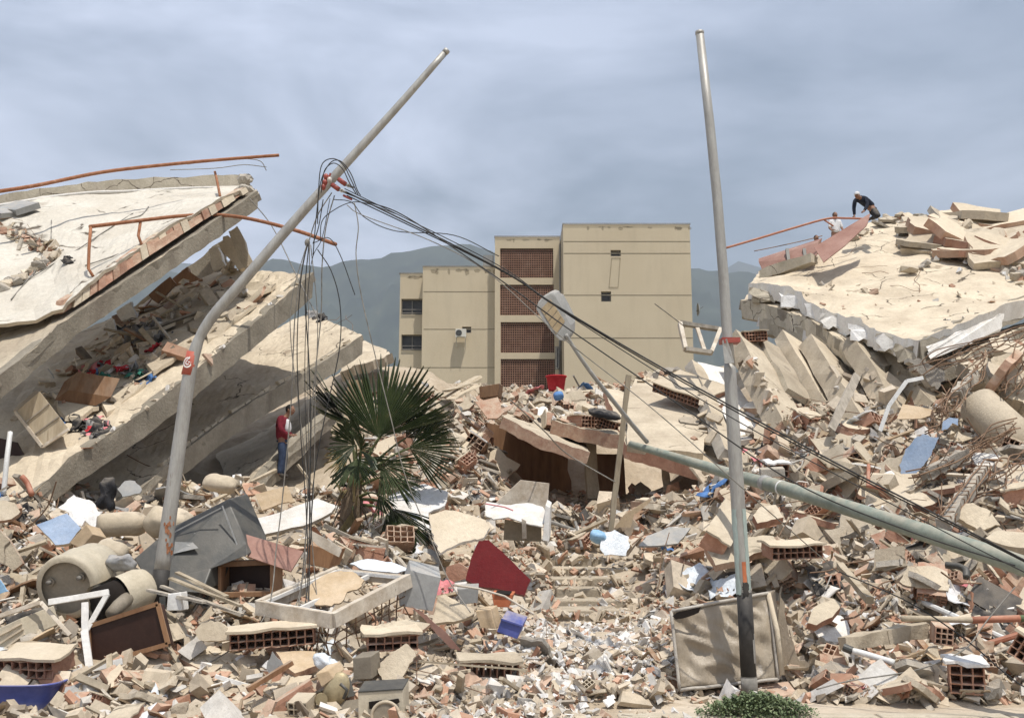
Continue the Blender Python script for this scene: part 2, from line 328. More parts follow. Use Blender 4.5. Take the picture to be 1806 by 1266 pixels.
def spline(pts,n=8):
    pts=[Vector(p) for p in pts]; q=[pts[0]*2-pts[1]]+pts+[pts[-1]*2-pts[-2]]; out=[]
    for i in range(1,len(q)-2):
        a,b,c,d=q[i-1],q[i],q[i+1],q[i+2]
        for k in range(n):
            t=k/n; out.append(.5*((2*b)+(c-a)*t+(2*a-5*b+4*c-d)*t*t+(-a+3*b-3*c+d)*t**3))
    out.append(pts[-1]); return out
def loft(front,rear,th,nu=24,nv=10,amp=.03,jag=.05,mats=('concrete_pale','beam_face'),name='slab',parent=None,sag=0,seed=0,rjag=None,tv=None):
    a=resample(front,nu); b=resample(rear,nu); top=[]
    nn=(a[-1]-a[0]).cross(b[0]-a[0]).normalized()
    if nn.z<0: nn=-nn
    tvv=tv if tv is not None else -nn*th
    rj=jag if rjag is None else rjag
    for i in range(nu+1):
        row=[]
        for j in range(nv+1):
            u,v=i/nu,j/nv; p=a[i].lerp(b[i],v)
            h=(noise.noise(p*.9+Vector((seed,0,0)))*amp*1.6+noise.noise(p*3.1+Vector((seed,3,0)))*amp*.8)
            p=p+nn*(h-sag*4*v*(1-v))
            ed=(i in(0,nu))or(j==0)
            if ed: p=p+Vector((noise.noise(p*4.3)*jag,noise.noise(p*4.3+Vector((9,9,9)))*jag,noise.noise(p*5+Vector((3,3,3)))*jag*.5))
            elif j==nv: p=p+Vector((noise.noise(p*4.3)*rj,noise.noise(p*4.3+Vector((9,9,9)))*rj,0))
            row.append(p)
        top.append(row)
    mb=MB(); id_=lambda i,j:i*(nv+1)+j; n=(nu+1)*(nv+1)
    vs=[p for r in top for p in r]+[p+tvv+Vector((noise.noise(p*5)*jag*.5,0,noise.noise(p*3)*jag*.4)) for r in top for p in r]
    ft=[(id_(i,j),id_(i+1,j),id_(i+1,j+1),id_(i,j+1)) for i in range(nu) for j in range(nv)]
    fb=[tuple(reversed([q+n for q in f])) for f in ft]; fs=[]
    for i in range(nu): fs.append((id_(i,0),id_(i,0)+n,id_(i+1,0)+n,id_(i+1,0))); fs.append((id_(i+1,nv),id_(i+1,nv)+n,id_(i,nv)+n,id_(i,nv)))
    for j in range(nv): fs.append((id_(0,j+1),id_(0,j+1)+n,id_(0,j)+n,id_(0,j))); fs.append((id_(nu,j),id_(nu,j)+n,id_(nu,j+1)+n,id_(nu,j+1)))
    mb.v=[tuple(v) for v in vs]; mb.f=ft+fb+fs; mb.m=[0]*len(ft)+[1]*(len(fb)+len(fs))
    o=mb.build(name,list(mats),parent); return o,top
def fascia(line,h,d,back,nu=30,jag=.03,mat_='beam_face',name='edge_beam',parent=None,h2=None):
    """beam under a polyline: top face on the line, h high, d deep towards `back`"""
    a=resample(line,nu); mb=MB(); vs=[];fs=[]; back=Vector(back).normalized()
    for i,p in enumerate(a):
        hh=h if h2 is None else h+(h2-h)*i/nu
        j=lambda s:Vector((noise.noise(p*3+Vector((s,0,0)))*jag,noise.noise(p*3+Vector((0,s,0)))*jag,noise.noise(p*4+Vector((0,0,s)))*jag))
        vs+=[p+j(1),p+Vector((0,0,-hh))+j(5)*1.5,p+back*d+Vector((0,0,-hh))+j(7),p+back*d+j(9)]
    for i in range(nu):
        for k in range(4):
            x=i*4+k;y=i*4+(k+1)%4; fs.append((x,y,y+4,x+4))
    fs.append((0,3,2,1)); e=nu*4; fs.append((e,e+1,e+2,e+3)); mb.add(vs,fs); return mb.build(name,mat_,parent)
def cable(pts,r=.012,m='cable',name='cable',label=None,cat='cable',group=None,parent=None,n=8,seg=5):
    p=spline(pts,n) if len(pts)>2 else pts
    o=MB().tube(p,r,seg).build(name,m,parent,smooth=True)
    if parent is None: meta(o,label,cat,group)
    return o
# ---------------- rubble mound (height field through control points) ----------------
CP=[]
def cp(px,rows,dx=None):
    for py,Y in rows: CP.append(P(px,py,Y))
for x in (-350,-60,150): cp(x,[(1300,9.9),(1240,10.9),(1150,12.0),(1060,13.3),(960,15.6),(905,18),(868,21),(850,24)])
for x in (350,520): cp(x,[(1300,9.8),(1250,10.9),(1160,12.2),(1080,13.5),(980,16),(920,18.5),(872,22),(850,25)])
for x in (680,): cp(x,[(1300,9.6),(1240,11),(1150,12.8),(1060,15),(960,18),(900,20.5),(840,24),(760,28),(690,32),(648,36)])
for x in (820,): cp(x,[(1300,9.6),(1240,11),(1150,13),(1060,15.5),(980,18.6),(900,21.5),(830,24.5),(760,28),(700,33),(690,38)])
for x in (960,1080): cp(x,[(1300,9.6),(1240,11.0),(1190,12.2),(1130,14),(1092,15.6),(1040,18),(985,20.6),(945,21.8),(915,23.2),(888,26),(872,29),(866,32)])
for x in (1190,): cp(x,[(1300,9.6),(1240,11.0),(1190,12),(1130,13.6),(1050,16),(980,18.8),(920,21.2),(880,23.4),(868,26),(858,29),(852,32)])
for x in (900,1000,1100,1190): cp(x,[(765,34.5),(715,37),(688,40)])
for x in (1300,): cp(x,[(1300,9.7),(1240,11.2),(1180,12.6),(1100,14.2),(1000,17),(900,20),(820,22.8),(745,26.5),(690,30),(660,34)])
for x in (1480,): cp(x,[(1300,9.7),(1240,11.2),(1180,12.6),(1100,14.2),(1000,16.8),(900,19.4),(800,22.5),(730,25.5),(700,29),(640,34)])
for x in (1700,1900,2200): cp(x,[(1300,9.7),(1240,11.2),(1180,12.5),(1100,14),(1000,16.2),(900,18.8),(800,21.5),(720,24.2),(670,28),(600,34)])
for X in (-25,-15,-8,0,8,16,26): CP.append(Vector((X,46,6.2+.02*X)))
for X in (-24,-17,-12): CP.append(Vector((X,30,4.0))); CP.append(Vector((X,36,5.0)))
CPa=np.array([tuple(c) for c in CP])
def _U(r2): return np.where(r2<1e-9,0,r2*np.log(np.maximum(r2,1e-9)))*.5
n_=len(CPa); D=((CPa[:,None,:2]-CPa[None,:,:2])**2).sum(-1)
A=np.zeros((n_+3,n_+3)); A[:n_,:n_]=_U(D)+np.eye(n_)*.15; A[:n_,n_]=1; A[:n_,n_+1:]=CPa[:,:2]; A[n_:,:n_]=A[:n_,n_:].T
W_=np.linalg.solve(A,np.concatenate([CPa[:,2],[0,0,0]]))
GX0,GX1,GY0,GY1,GS=-24.0,24.0,9.0,46.0,.08
gx=np.arange(GX0,GX1+1e-6,GS); gy=np.arange(GY0,GY1+1e-6,GS)
def tps(X,Y):
    out=W_[n_]+W_[n_+1]*X+W_[n_+2]*Y
    for k in range(n_): out=out+W_[k]*_U((X-CPa[k,0])**2+(Y-CPa[k,1])**2)
    return out
cxs=np.arange(GX0,GX1+.41,.4); cys=np.arange(GY0,GY1+.41,.4)
XX,YY=np.meshgrid(cxs,cys,indexing='ij'); ZC=tps(XX,YY)
def bil(Z,x0,y0,s,X,Y):
    fx=np.clip((X-x0)/s,0,Z.shape[0]-1.001); fy=np.clip((Y-y0)/s,0,Z.shape[1]-1.001); i=fx.astype(int); j=fy.astype(int); u=fx-i; v=fy-j
    return Z[i,j]*(1-u)*(1-v)+Z[i+1,j]*u*(1-v)+Z[i,j+1]*(1-u)*v+Z[i+1,j+1]*u*v
GXX,GYY=np.meshgrid(gx,gy,indexing='ij'); H=bil(ZC,GX0,GY0,.4,GXX,GYY)
def vnoise(X,Y,sc,seed):
    r=np.random.default_rng(seed); T=r.random((256,256)); x=X*sc; y=Y*sc; i=np.floor(x).astype(int); j=np.floor(y).astype(int); u=x-i; v=y-j; u=u*u*(3-2*u); v=v*v*(3-2*v)
    g=lambda a,b:T[a%256,b%256]
    return (g(i,j)*(1-u)*(1-v)+g(i+1,j)*u*(1-v)+g(i,j+1)*(1-u)*v+g(i+1,j+1)*u*v)-.5
path=np.exp(-((GXX-1.2-(GYY-12)*.03)/1.3)**2)*(GYY<21)     # trodden way up the steps
amp=1-.85*path
rise=np.clip((GYY-11.4)/2.0,0.0,1)
H=H+(vnoise(GXX,GYY,.55,1)*.5+vnoise(GXX,GYY,1.6,2)*.3+vnoise(GXX,GYY,4.5,3)*.12)*amp*rise
H=np.where(GYY<11.2,np.minimum(H,.14),H); H=np.maximum(H,.03)
fl_=(GXX>1.55)&(GXX<3.6)&(GYY>10.9)&(GYY<12.1); H=np.where(fl_,np.minimum(H,.13),H); H0=H.copy()
def hz(x,y): 
    i=int(min(max((x-GX0)/GS,0),H.shape[0]-1)); j=int(min(max((y-GY0)/GS,0),H.shape[1]-1)); return H[i,j]
def G(px,py,Hm=None,lo=9.2,hi=45):
    """where the line of sight through a photo pixel meets the rubble"""
    d=ray(px,py); Y=lo
    while Y<hi:
        s=Y/d.y; x=d.x*s; z=CAMZ+d.z*s
        i=int(min(max((x-GX0)/GS,0),H.shape[0]-1)); j=int(min(max((Y-GY0)/GS,0),H.shape[1]-1))
        if H0[i,j]+.12>=z: return Vector((x,Y,H[i,j]))
        Y+=.06
    return None
def terrain_mesh():
    st_=2; X=GXX[::st_,::st_]; Y=GYY[::st_,::st_]; Z=H0[::st_,::st_]; a,b=X.shape
    v=np.stack([X,Y,Z],-1).reshape(-1,3); i,j=np.meshgrid(np.arange(a-1),np.arange(b-1),indexing='ij'); q=(i*b+j).ravel()
    f=np.stack([q,q+b,q+b+1,q+1],1)
    me=bpy.data.meshes.new('rubble_mound'); me.vertices.add(len(v)); me.vertices.foreach_set('co',v.ravel()); me.loops.add(f.size); me.loops.foreach_set('vertex_index',f.ravel()); me.polygons.add(len(f)); me.polygons.foreach_set('loop_start',np.arange(0,f.size,4)); me.polygons.foreach_set('loop_total',np.full(len(f),4)); me.update(calc_edges=True); me.validate()
    me.materials.append(M['soil']); o=bpy.data.objects.new('rubble_mound',me); SC.collection.objects.link(o)
    meta(o,kind='structure')
terrain_mesh()
def sheet(name,pts,m,kind='structure'):
    o=MB().add(pts,[tuple(range(len(pts)))]).build(name,m); o['kind']=kind; return o
sheet('ground',[(-9000,-3000,-.02),(9000,-3000,-.02),(9000,9000,-.02),(-9000,9000,-.02)],'far_ground')
sheet('road',[(-40,-8,-.012),(40,-8,-.012),(40,9.9,-.012),(-40,9.9,-.012)],'ground_dust')
# pavement with kerb along the bottom right
mb=MB()
for i in range(14):
    x0=1.05+i*1.3; mb.box((x0+.64,10.62,.075),(1.27,.22,.17+random.uniform(-.006,.006)),Matrix.Rotation(random.uniform(-.008,.008),3,'Z'))
kb=mb.build('kerb','kerb_mat',bevel=.02); kb['kind']='structure'
mb=MB(); nx,ny=90,14; vs=[];fs=[]
for i in range(nx+1):
    for j in range(ny+1):
        x=-1+i*.25; y=10.72+j*.14; vs.append((x,y,.145+.02*noise.noise(Vector((x*1.7,y*1.7,0)))+.012*noise.noise(Vector((x*7,y*7,0)))))
for i in range(nx):
    for j in range(ny): q=i*(ny+1)+j; fs.append((q,q+ny+1,q+ny+2,q+1))
pv=mb.add(vs,fs).build('pavement','ground_dust',smooth=True); pv['kind']='structure'
# distant hills
def ridge(name,line,Y,depth,amp,seed,hbase=0):
    n=160; rows=26; xs=[line[0][0]+(line[-1][0]-line[0][0])*i/n for i in range(n+1)]; vs=[];fs=[]
    for j in range(rows+1):
        v=j/rows
        for i,px in enumerate(xs):
            k=0
            while k<len(line)-2 and line[k+1][0]<px: k+=1
            t=(px-line[k][0])/(line[k+1][0]-line[k][0]); t=t*t*(3-2*t); py=line[k][1]*(1-t)+line[k+1][1]*t
            top=P(px,py,Y+depth); q=Vector((px*.012,v*3,seed)); r_=noise.multi_fractal(q*1.4,1,2,5)-.8
            y=Y+depth*v; z=top.z*(v**.8)*(1+.10*r_*math.sin(v*math.pi))+amp*r_*.25*v
            vs.append((top.x*(y/(Y+depth))*1.0,y,z-5*(1-v)))
    for j in range(rows):
        for i in range(n): q=j*(n+1)+i; fs.append((q,q+1,q+n+2,q+n+1))
    o=MB().add(vs,fs).build(name,'hill',smooth=True); o['kind']='structure'
ridge('hill',[(-500,470),(200,480),(430,478),(480,470),(545,471),(600,475),(650,462),(700,449),(760,438),(810,434),(850,440),(900,455),(1000,470),(1240,480),(1500,520),(2300,560)],1500,900,60,1)
ridge('mountain',[(-500,430),(300,462),(470,466),(560,472),(800,490),(1100,500),(1200,488),(1262,476),(1300,471),(1335,479),(1400,500),(1700,470),(2300,450)],3000,1200,120,7)
# ---------------- intact apartment building behind the rubble ----------------
B=P(960,690,68); BZ=2.0
bd=thing('apartment_building',(B.x,68,BZ),'beige four storey apartment block still standing behind the rubble, with brick lattice stairwell','building')
def fblock(name,px0,px1,py_top,py_bot,Y,deep,mt='building_wall',parent=bd,holes=(),lab=None,x1t=None):
    """box whose front wall is cut where windows stand: built from strips, so openings are real recesses"""
    a=P(px0,py_top,Y); c=P(px1,py_bot,Y); x0,x1=a.x,c.x; z1=a.z; z0=-.0
    hs=[(P(h[0],h[1],Y).x,P(h[2],h[3],Y).x,P(h[0],h[3],Y).z,P(h[0],h[1],Y).z) for h in holes]
    xs=sorted({x0,x1}|{q for h in hs for q in h[:2]}); zs=sorted({z0,z1}|{q for h in hs for q in h[2:]})
    mb=MB()
    for i in range(len(xs)-1):
        for j in range(len(zs)-1):
            xm=(xs[i]+xs[i+1])/2; zm=(zs[j]+zs[j+1])/2
            if any(h[0]<xm<h[1] and h[2]<zm<h[3] for h in hs): continue
            mb.add([(xs[i],Y,zs[j]),(xs[i+1],Y,zs[j]),(xs[i+1],Y,zs[j+1]),(xs[i],Y,zs[j+1])],[(0,1,2,3)])
    for h in hs:
        d=.35; q=[(h[0],h[2]),(h[1],h[2]),(h[1],h[3]),(h[0],h[3])]
        for k in range(4):
            e,f=q[k],q[(k+1)%4]; mb.add([(e[0],Y,e[1]),(f[0],Y,f[1]),(f[0],Y+d,f[1]),(e[0],Y+d,e[1])],[(0,1,2,3)])
    mb.add([(x0,Y,z0),(x0,Y+deep,z0),(x0,Y+deep,z1),(x0,Y,z1)],[(3,2,1,0)]); mb.add([(x1,Y,z0),(x1,Y+deep,z0),(x1,Y+deep,z1),(x1,Y,z1)],[(0,1,2,3)])
    mb.add([(x0,Y,z1),(x1,Y,z1),(x1,Y+deep,z1),(x0,Y+deep,z1)],[(0,1,2,3)]); mb.add([(x0,Y+deep,z0),(x1,Y+deep,z0),(x1,Y+deep,z1),(x0,Y+deep,z1)],[(3,2,1,0)])
    o=mb.build(name,mt,parent,fix=False)
    if lab: o['label']=lab
    return o
YW,YT,YR=70.0,68.5,66.0
def win(px0,py0,px1,py1,Y,kind='dark',lab=None):
    a=P(px0,py0,Y);b=P(px1,py1,Y); w_=b.x-a.x;h=a.z-b.z; c=Vector(((a.x+b.x)/2,Y+.25,(a.z+b.z)/2))
    f=MB(); t=.07
    for dx in (-w_/2+t/2,w_/2-t/2): f.box(c+Vector((dx,0,0)),(t,.08,h-.02))
    if w_>1.0: f.box(c,(t,.07,h-2*t-.02))
    for dz in (-h/2+t/2+.01,h/2-t/2-.01): f.box(c+Vector((0,0,dz)),(w_-2*t-.002,.08,t))
    o=f.build('window','cable_grey',bd)
    MB().box(c+Vector((0,.06,0)),(w_+.05,.03,h+.05)).build('pane','glass_dark',o)
    if lab:o['label']=lab
    return o
fblock('balcony_wing',706,746,483,760,YW+1.2,9,holes=[(708,527,745,555),(708,590,745,618)],lab='balcony wing with two dark openings')
fblock('wall',746,883,471,760,YW,10,holes=[(815,576,831,587)],lab='left block with small window')
fblock('stair_tower',873,990,418,760,YT+.6,8,holes=[(882,438,976,490),(882,502,977,556),(883,568,978,622),(883,633,979,687)],lab='stair tower with four lattice panels')
fblock('wall',993,1227,396,760,YR,14,holes=[(1077,441,1095,452),(1060,514,1078,532)],lab='tall right block')
# receding side strip of the right block and gap between
for (a0,b0,a1,b1) in ((708,527,745,555),(708,590,745,618)): win(a0,b0,a1,b1,YW+1.25)
win(815,576,831,587,YW); win(1077,441,1095,452,YR); win(1060,514,1078,532,YR,lab='boarded small square window')
# lattice panels: clay blocks with square holes
for (x0,y0,x1,y1) in ((882,438,976,490),(882,502,977,556),(883,568,978,622),(883,633,979,687)):
    a=P(x0,y1,YT+.6); b=P(x1,y0,YT+.6); nx,ny=24,13; W,Hh=b.x-a.x,b.z-a.z; xs=[];zs=[]
    for i in range(nx): xs+=[W*i/nx, W*(i+.33)/nx]
    xs.append(W*1.0-.001)
    for i in range(ny): zs+=[Hh*i/ny,Hh*(i+.33)/ny]
    zs.append(Hh*1.0-.001)
    mb=MB().lattice(xs,zs,lambda i,j:(i%2==0) or (j%2==0),.12)
    mb.v=[(a.x+v[0],YT+.7+v[2],a.z+v[1]) for v in mb.v]
    o=mb.build('lattice_screen','lattice_clay',bd)
    MB().box(((a.x+b.x)/2,YT+2.2,(a.z+b.z)/2),(W+.3,.05,Hh+.3)).build('stairwell_shade_sheet','void',o)  # near-black sheet behind the screen, painting the stairwell's shade into its openings
# floor joints, parapet caps
mb=MB()
for (x0,x1,ys,Y) in ((747,882,(514.5,580.5,648),YW),(994,1229,(447,520.5,596),YR),(994,1223,(426,),YR)):
    for y in ys:
        a=P(x0,y,Y);b=P(x1,y,Y)
        if x0>990: a.x=P(993,396,YR).x+.03; b.x=P(1227,760,YR).x-.02
        MB().box(((a.x+b.x)/2,Y-.004,a.z),(b.x-a.x,.012,.05)).build('floor_joint','joint',bd)
mb=MB()
for (x0,x1,y,Y,dp) in ((705,746.5,483,YW+1.2,9),(746,883.5,471,YW,10),(872.5,990,418,YT+.6,8),(992.5,1227.5,396,YR,14)):
    a=P(x0,y,Y);b=P(x1,760,Y); mb.box(((a.x+b.x)/2,Y+.08,a.z+.03),(b.x-a.x+.06,.3,.1)); mb.box((a.x+.1,Y+dp/2+.2,a.z+.03),(.25,dp,.1)); mb.box((b.x-.1,Y+dp/2+.2,a.z+.03),(.25,dp,.1))
mb.build('parapet_cap','stain',bd)
# weather stains under the parapets: thin irregular dirt patches with their own outline
mb=MB()
for (x0,x1,y,Y,n,dp) in ((747,882,473,YW,12,14),(994,1222,399,YR,14,9),(876,986,421,YT+.6,10,8),(707,745,486,YW+1.2,6,10)):
    for k in range(n):
        px=random.uniform(x0,x1); w2=random.uniform(2,9); h=random.uniform(.25,1)*dp; poly=[]
        for t in range(12):
            an=2*math.pi*t/12; r=random.uniform(.55,1); poly.append((min(max(px+math.cos(an)*w2*r,x0),x1),y+h/2*(1+math.sin(an)*r)))
        MB().add([P(q[0],q[1],Y-.006-.0004*k) for q in poly],[tuple(range(12))]).build('rain_stain','stain',bd,fix=False)
ms=M['stain'].node_tree; ms.nodes['Principled BSDF'].inputs['Alpha'].default_value=.33
# ceramic niche outline and pipe on the right block
mb=MB()
q=[(1079,455),(1094,455),(1090,507),(1074,507)]
for i in range(4): mb.beam(P(*q[i],YR-.01),P(*q[(i+1)%4],YR-.01),.05,.05)
mb.build('wall_trim','stain',bd)
MB().tube([P(988,430,67),P(988,520,67),P(987,690,67)],.07,8).build('downpipe','cable_grey',bd)
win(980,610,986,650,66.5)
for yy in (556,618,527,590):
    a=P(707,yy,YW+1.15); b=P(746,yy,YW+1.15)
for yy in (552,546,616,610): MB().beam(P(708,yy,YW+1.12),P(745,yy,YW+1.12),.05,.05).build('balcony_rail','cable_grey',bd)
MB().hexa([P(852,472,71),P(871,472,71),P(871,450,71),P(852,450,71),P(852,472,72),P(871,472,72),P(871,450,72),P(852,450,72)]).build('roof_tank','grey_sheet',bd)
# air conditioner on brackets
def aircon(px0,py0,px1,py1,Y,label):
    a=P(px0,py1,Y);b=P(px1,py0,Y); w_,h=b.x-a.x,b.z-a.z; c=Vector(((a.x+b.x)/2,Y-.45,(a.z+b.z)/2))
    t=thing('air_conditioner',(c.x,Y-.2,a.z),label,'air conditioner')
    MB().box(c,(w_,.4,h)).build('casing','ac_white',t,bevel=.02)
    MB().tube([c+Vector((-w_*.18,-.205,0)),c+Vector((-w_*.18,-.225,0))],h*.38,20).build('fan_grille','dark_plastic',t)
    for s in (-.42,.42): mb=MB(); mb.beam(c+Vector((w_*s,-.25,-h/2-.03)),c+Vector((w_*s,.44,-h/2-.03)),.05,.05); mb.beam(c+Vector((w_*s,-.2,-h/2-.03)),c+Vector((w_*s,.42,-h/2-.62)),.04,.04); mb.build('bracket','white_paint',t)
aircon(804,583,823,597,YW,'small cream air conditioner on brackets on the left wall of the beige apartment block')
# satellite dish
dd=thing('satellite_dish',P(1230,548,67),'grey satellite dish on the right side of the beige apartment block','satellite dish')
mb=MB(); c=P(1232,546,67); 
for i in range(7):
    r=.45*i/6
    for k in range(16): an=2*math.pi*k/16; mb.v.append((c.x+.25*(r/.45)**2*-.6+.1, c.y+math.cos(an)*r,c.z+math.sin(an)*r))
for i in range(6):
    for k in range(16): a=i*16+k;b_=i*16+(k+1)%16; mb.f.append((a,b_,b_+16,a+16)); mb.m.append(0)
mb.build('dish','grey_sheet',dd,smooth=True)
MB().beam(P(1228,549,67),P(1233,547,67),.05,.05).build('arm','cable_grey',dd); MB().beam(P(1233,546,67),P(1240,541,67),.03,.03).build('feed_arm','cable_grey',dd)
# ---------------- collapsed block on the left: stacked tilted floors ----------------
BK=Vector((-6,3.6,0)).normalized()
# roof
ra=thing('collapsed_roof',P(120,560,20),'pale tilted roof slab, topmost of the fallen floors on the left, with brick course above its edge beam','fallen roof')
fl=pts3([(-90,735,16.6),(0,662,17.7),(142,548,19.5),(300,445,21.4),(455,337,23.4)])
rr=pts3([(-160,560,20.5),(0,520,22),(180,440,24),(320,380,26),(445,332,28)])
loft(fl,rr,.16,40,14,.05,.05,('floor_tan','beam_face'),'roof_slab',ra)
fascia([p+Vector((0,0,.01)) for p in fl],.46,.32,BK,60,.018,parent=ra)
ff=pts3([(-90,590,18.6),(0,568,19.1),(60,560,19.2),(112,545,19.3),(128,521,19.45),(280,409,21.4),(432,327,23.3)])
fr=pts3([(-90,372,24.2),(0,360,25),(90,345,26),(215,337,27.2),(330,331,28.2),(440,329,29)])
_,rtop=loft(ff,fr,.07,48,26,.06,.03,('roof_top','plaster_beige'),'roof_screed',ra,sag=.12)
# brick course between beam and screed
bc=resample(pts3([(118,552,19.35),(280,440,21.3),(440,338,23.3)]),26); tp=resample(pts3([(122,527,19.42),(280,412,21.38),(436,329,23.3)]),26)
for i in range(26):
    if i in (0,17,18,24): continue
    d=random.uniform(0,.05); g=.012
    a=bc[i].lerp(bc[i+1],.04);b=bc[i+1].lerp(bc[i],.04);c=tp[i+1].lerp(tp[i],.04);e=tp[i].lerp(tp[i+1],.04)
    o=BK*-.0+BK*d
    mb=MB().hexa([a+o,b+o,c+o-Vector((0,0,.02)),e+o-Vector((0,0,.02)),a+BK*.25,b+BK*.25,c+BK*.25,e+BK*.25]); mb.build('hollow_block',random.choice(['brick_dusty','plaster_beige','terracotta']) ,ra)
mb=MB(); mb.hexa([bc[0]+BK*.14,bc[26]+BK*.14,tp[26]+BK*.14,tp[0]+BK*.14,bc[0]+BK*.4,bc[26]+BK*.4,tp[26]+BK*.4,tp[0]+BK*.4]); mb.build('block_core','brick_dusty',ra)
# rear parapet of the roof
pl_=pts3([(-90,352,24.4),(0,345,25.1),(90,330,26.1),(170,320,26.8),(215,315,27.3),(330,311,28.3),(441,309,29.1)]); lo=pts3([(-90,376,24.4),(0,364,25.1),(90,349,26.1),(170,341,26.8),(215,340,27.3),(330,334,28.3),(441,332,29.1)])
mb=MB(); A_=resample(pl_,30);B_=resample(lo,30); vs=[];fs=[]; bk=Vector((-.25,.25,.05))
for i in range(31):
    j=Vector((0,0,noise.noise(A_[i]*2)*.07)); vs+=[B_[i],A_[i]+j,A_[i]+bk+j,B_[i]+bk]
for i in range(30):
    for k in range(4): x=i*4+k;y=i*4+(k+1)%4; fs.append((x,y,y+4,x+4))
fs+=[(0,1,2,3),(120,121,122,123)]
mb.add(vs,fs).build('parapet','concrete_pale',ra)
MB().tube([p+Vector((.1,-.15,-.02)) for p in spline(lo,3)],.045,8).build('waterproof_roll','plaster',ra)
# torn edge pieces at the right corner
mb=MB()
for k in range(14):
    p=P(random.uniform(425,442),random.uniform(312,338),random.uniform(23.6,28)); mb.ell(p,(random.uniform(.08,.2),random.uniform(.08,.2),random.uniform(.06,.16)),Matrix.Rotation(random.random()*6,3,'X'),6,4)
mb.build('broken_edge','chunk_grey',ra)
# second floor slab (B)
fb_=thing('collapsed_floor',P(300,720,23),'tan tilted floor slab, second from the top in the left stack, clothes and cabinets scattered on it','fallen floor','fallen floor slabs on the left')
f2=pts3([(20,905,17.10),(122,813,18.30),(200,762,19.20),(270,714,20.10),(350,650,21.20),(458,562,22.60),(553,481,24.30)])
r2=pts3([(-180,700,22.80),(-40,650,24.30),(100,600,25.80),(220,550,27.00),(320,505,28.00),(386,477,28.80)])
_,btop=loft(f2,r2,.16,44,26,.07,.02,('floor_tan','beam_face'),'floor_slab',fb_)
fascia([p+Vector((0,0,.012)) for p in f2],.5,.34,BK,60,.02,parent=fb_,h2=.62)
# broken finish plates lying on slab B (tiles lifted by the crack)
def on(top,u,v,dz=0):
    nu,nv=len(top)-1,len(top[0])-1; i=min(int(u*nu),nu-1); j=min(int(v*nv),nv-1); a=u*nu-i;b=v*nv-j
    p=(top[i][j]*(1-a)+top[i+1][j]*a)*(1-b)+(top[i][j+1]*(1-a)+top[i+1][j+1]*a)*b
    return p+Vector((0,0,dz))
def plate(top,uv,th,name,m,parent,lift=.03,amp=.05):
    poly=rough_poly([on(top,u,v,lift+th) for u,v in uv],4,amp); mb=MB(); mb.prism(poly,Vector((0,0,-th)),0,1); return mb.build(name,[m,'plaster_beige'],parent)
for k,uv in enumerate([[(.62,.10),(.80,.10),(.82,.34),(.66,.36)],[(.82,.12),(.90,.14),(.90,.36),(.84,.36)],[(.45,.13),(.60,.11),(.64,.33),(.52,.42)],[(.30,.12),(.43,.14),(.50,.40),(.36,.36)],[(.66,.40),(.82,.38),(.84,.62),(.70,.60)],[(.52,.46),(.64,.42),(.68,.62),(.56,.66)],[(.36,.42),(.49,.45),(.53,.66),(.40,.66)],[(.22,.2),(.30,.18),(.34,.40),(.26,.42)]]):
    plate(btop,uv,.09,'floor_finish','floor_tan',fb_,.02+.04*(k%3),.09)
# third slab (C)
fc=thing('collapsed_floor',P(430,760,26),'bare smooth tilted slab with pale edge beam, third in the left stack, above the person in the maroon jacket','fallen floor','fallen floor slabs on the left')
f3=pts3([(200,905,19.20),(290,826,21.00),(325,796,21.80),(392,744,22.90),(461,699,24.00),(560,645,25.60),(640,593,27.00)])
r3=pts3([(60,800,23.60),(200,740,25.60),(330,660,27.60),(440,605,29.60),(500,572,30.90),(548,552,32.10)])
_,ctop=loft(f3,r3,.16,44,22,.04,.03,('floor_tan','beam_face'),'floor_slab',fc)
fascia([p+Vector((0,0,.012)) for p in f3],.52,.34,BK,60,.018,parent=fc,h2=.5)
mb=MB(); q=[on(ctop,.2+.75*i/30,.035+.01*noise.noise(Vector((i*.5,0,0))),.04) for i in range(31)]
for i in range(30):
    if i%7!=3: mb.beam(q[i],q[i+1].lerp(q[i],.12),.10,.08,jit=.012)
mb.build('mortar_strip','plaster_beige',fc)
# lowest slab (D)
fd=thing('collapsed_floor',P(520,790,27),'short lowest slab of the left stack, its beam end buried beside the person in the maroon jacket','fallen floor','fallen floor slabs on the left')
f4=pts3([(420,890,21.90),(504,795,24.00),(560,745,25.40),(606,706,27.00)])
r4=pts3([(380,800,27.80),(470,760,29.30),(530,715,30.80),(570,688,31.80)])
loft(f4,r4,.16,24,12,.06,.05,('floor_tan','beam_face'),'floor_slab',fd)
fascia([p+Vector((0,0,.012)) for p in f4],.55,.3,BK,30,.04,parent=fd,h2=.45)
# inner wall fragments left standing between the floors
panel('wall_fragment','beige leaning wall strip standing between roof and second slab at far end of left stack','wall piece',[(385,430),(402,415),(447,470),(420,476)],.3,['plaster_beige','concrete'],27.5,.05,3)
panel('wall_fragment','dark edged concrete column fragment leaning out between the top two left slabs','column piece',[(403,408),(418,398),(448,466),(432,474)],.35,['concrete','beam_face'],26.5,.04,3)
panel('wall_fragment','small white wall piece wedged under the roof slab beside the beige column fragment','wall piece',[(368,440),(384,436),(400,470),(376,478)],.2,['plaster','plaster_beige'],28,.04,3)
panel('wall_fragment','pale grey wall slab hanging under the roof beam at the left','wall piece',[(205,548),(232,532),(240,560),(214,566)],.12,['plaster','plaster_beige'],24.6,.03,3)
panel('wall_fragment','small whitish wall panel standing on the second slab under the roof edge','wall piece',[(184,572),(199,562),(206,588),(192,594)],.1,['plaster','plaster_beige'],24.0,.02,2)
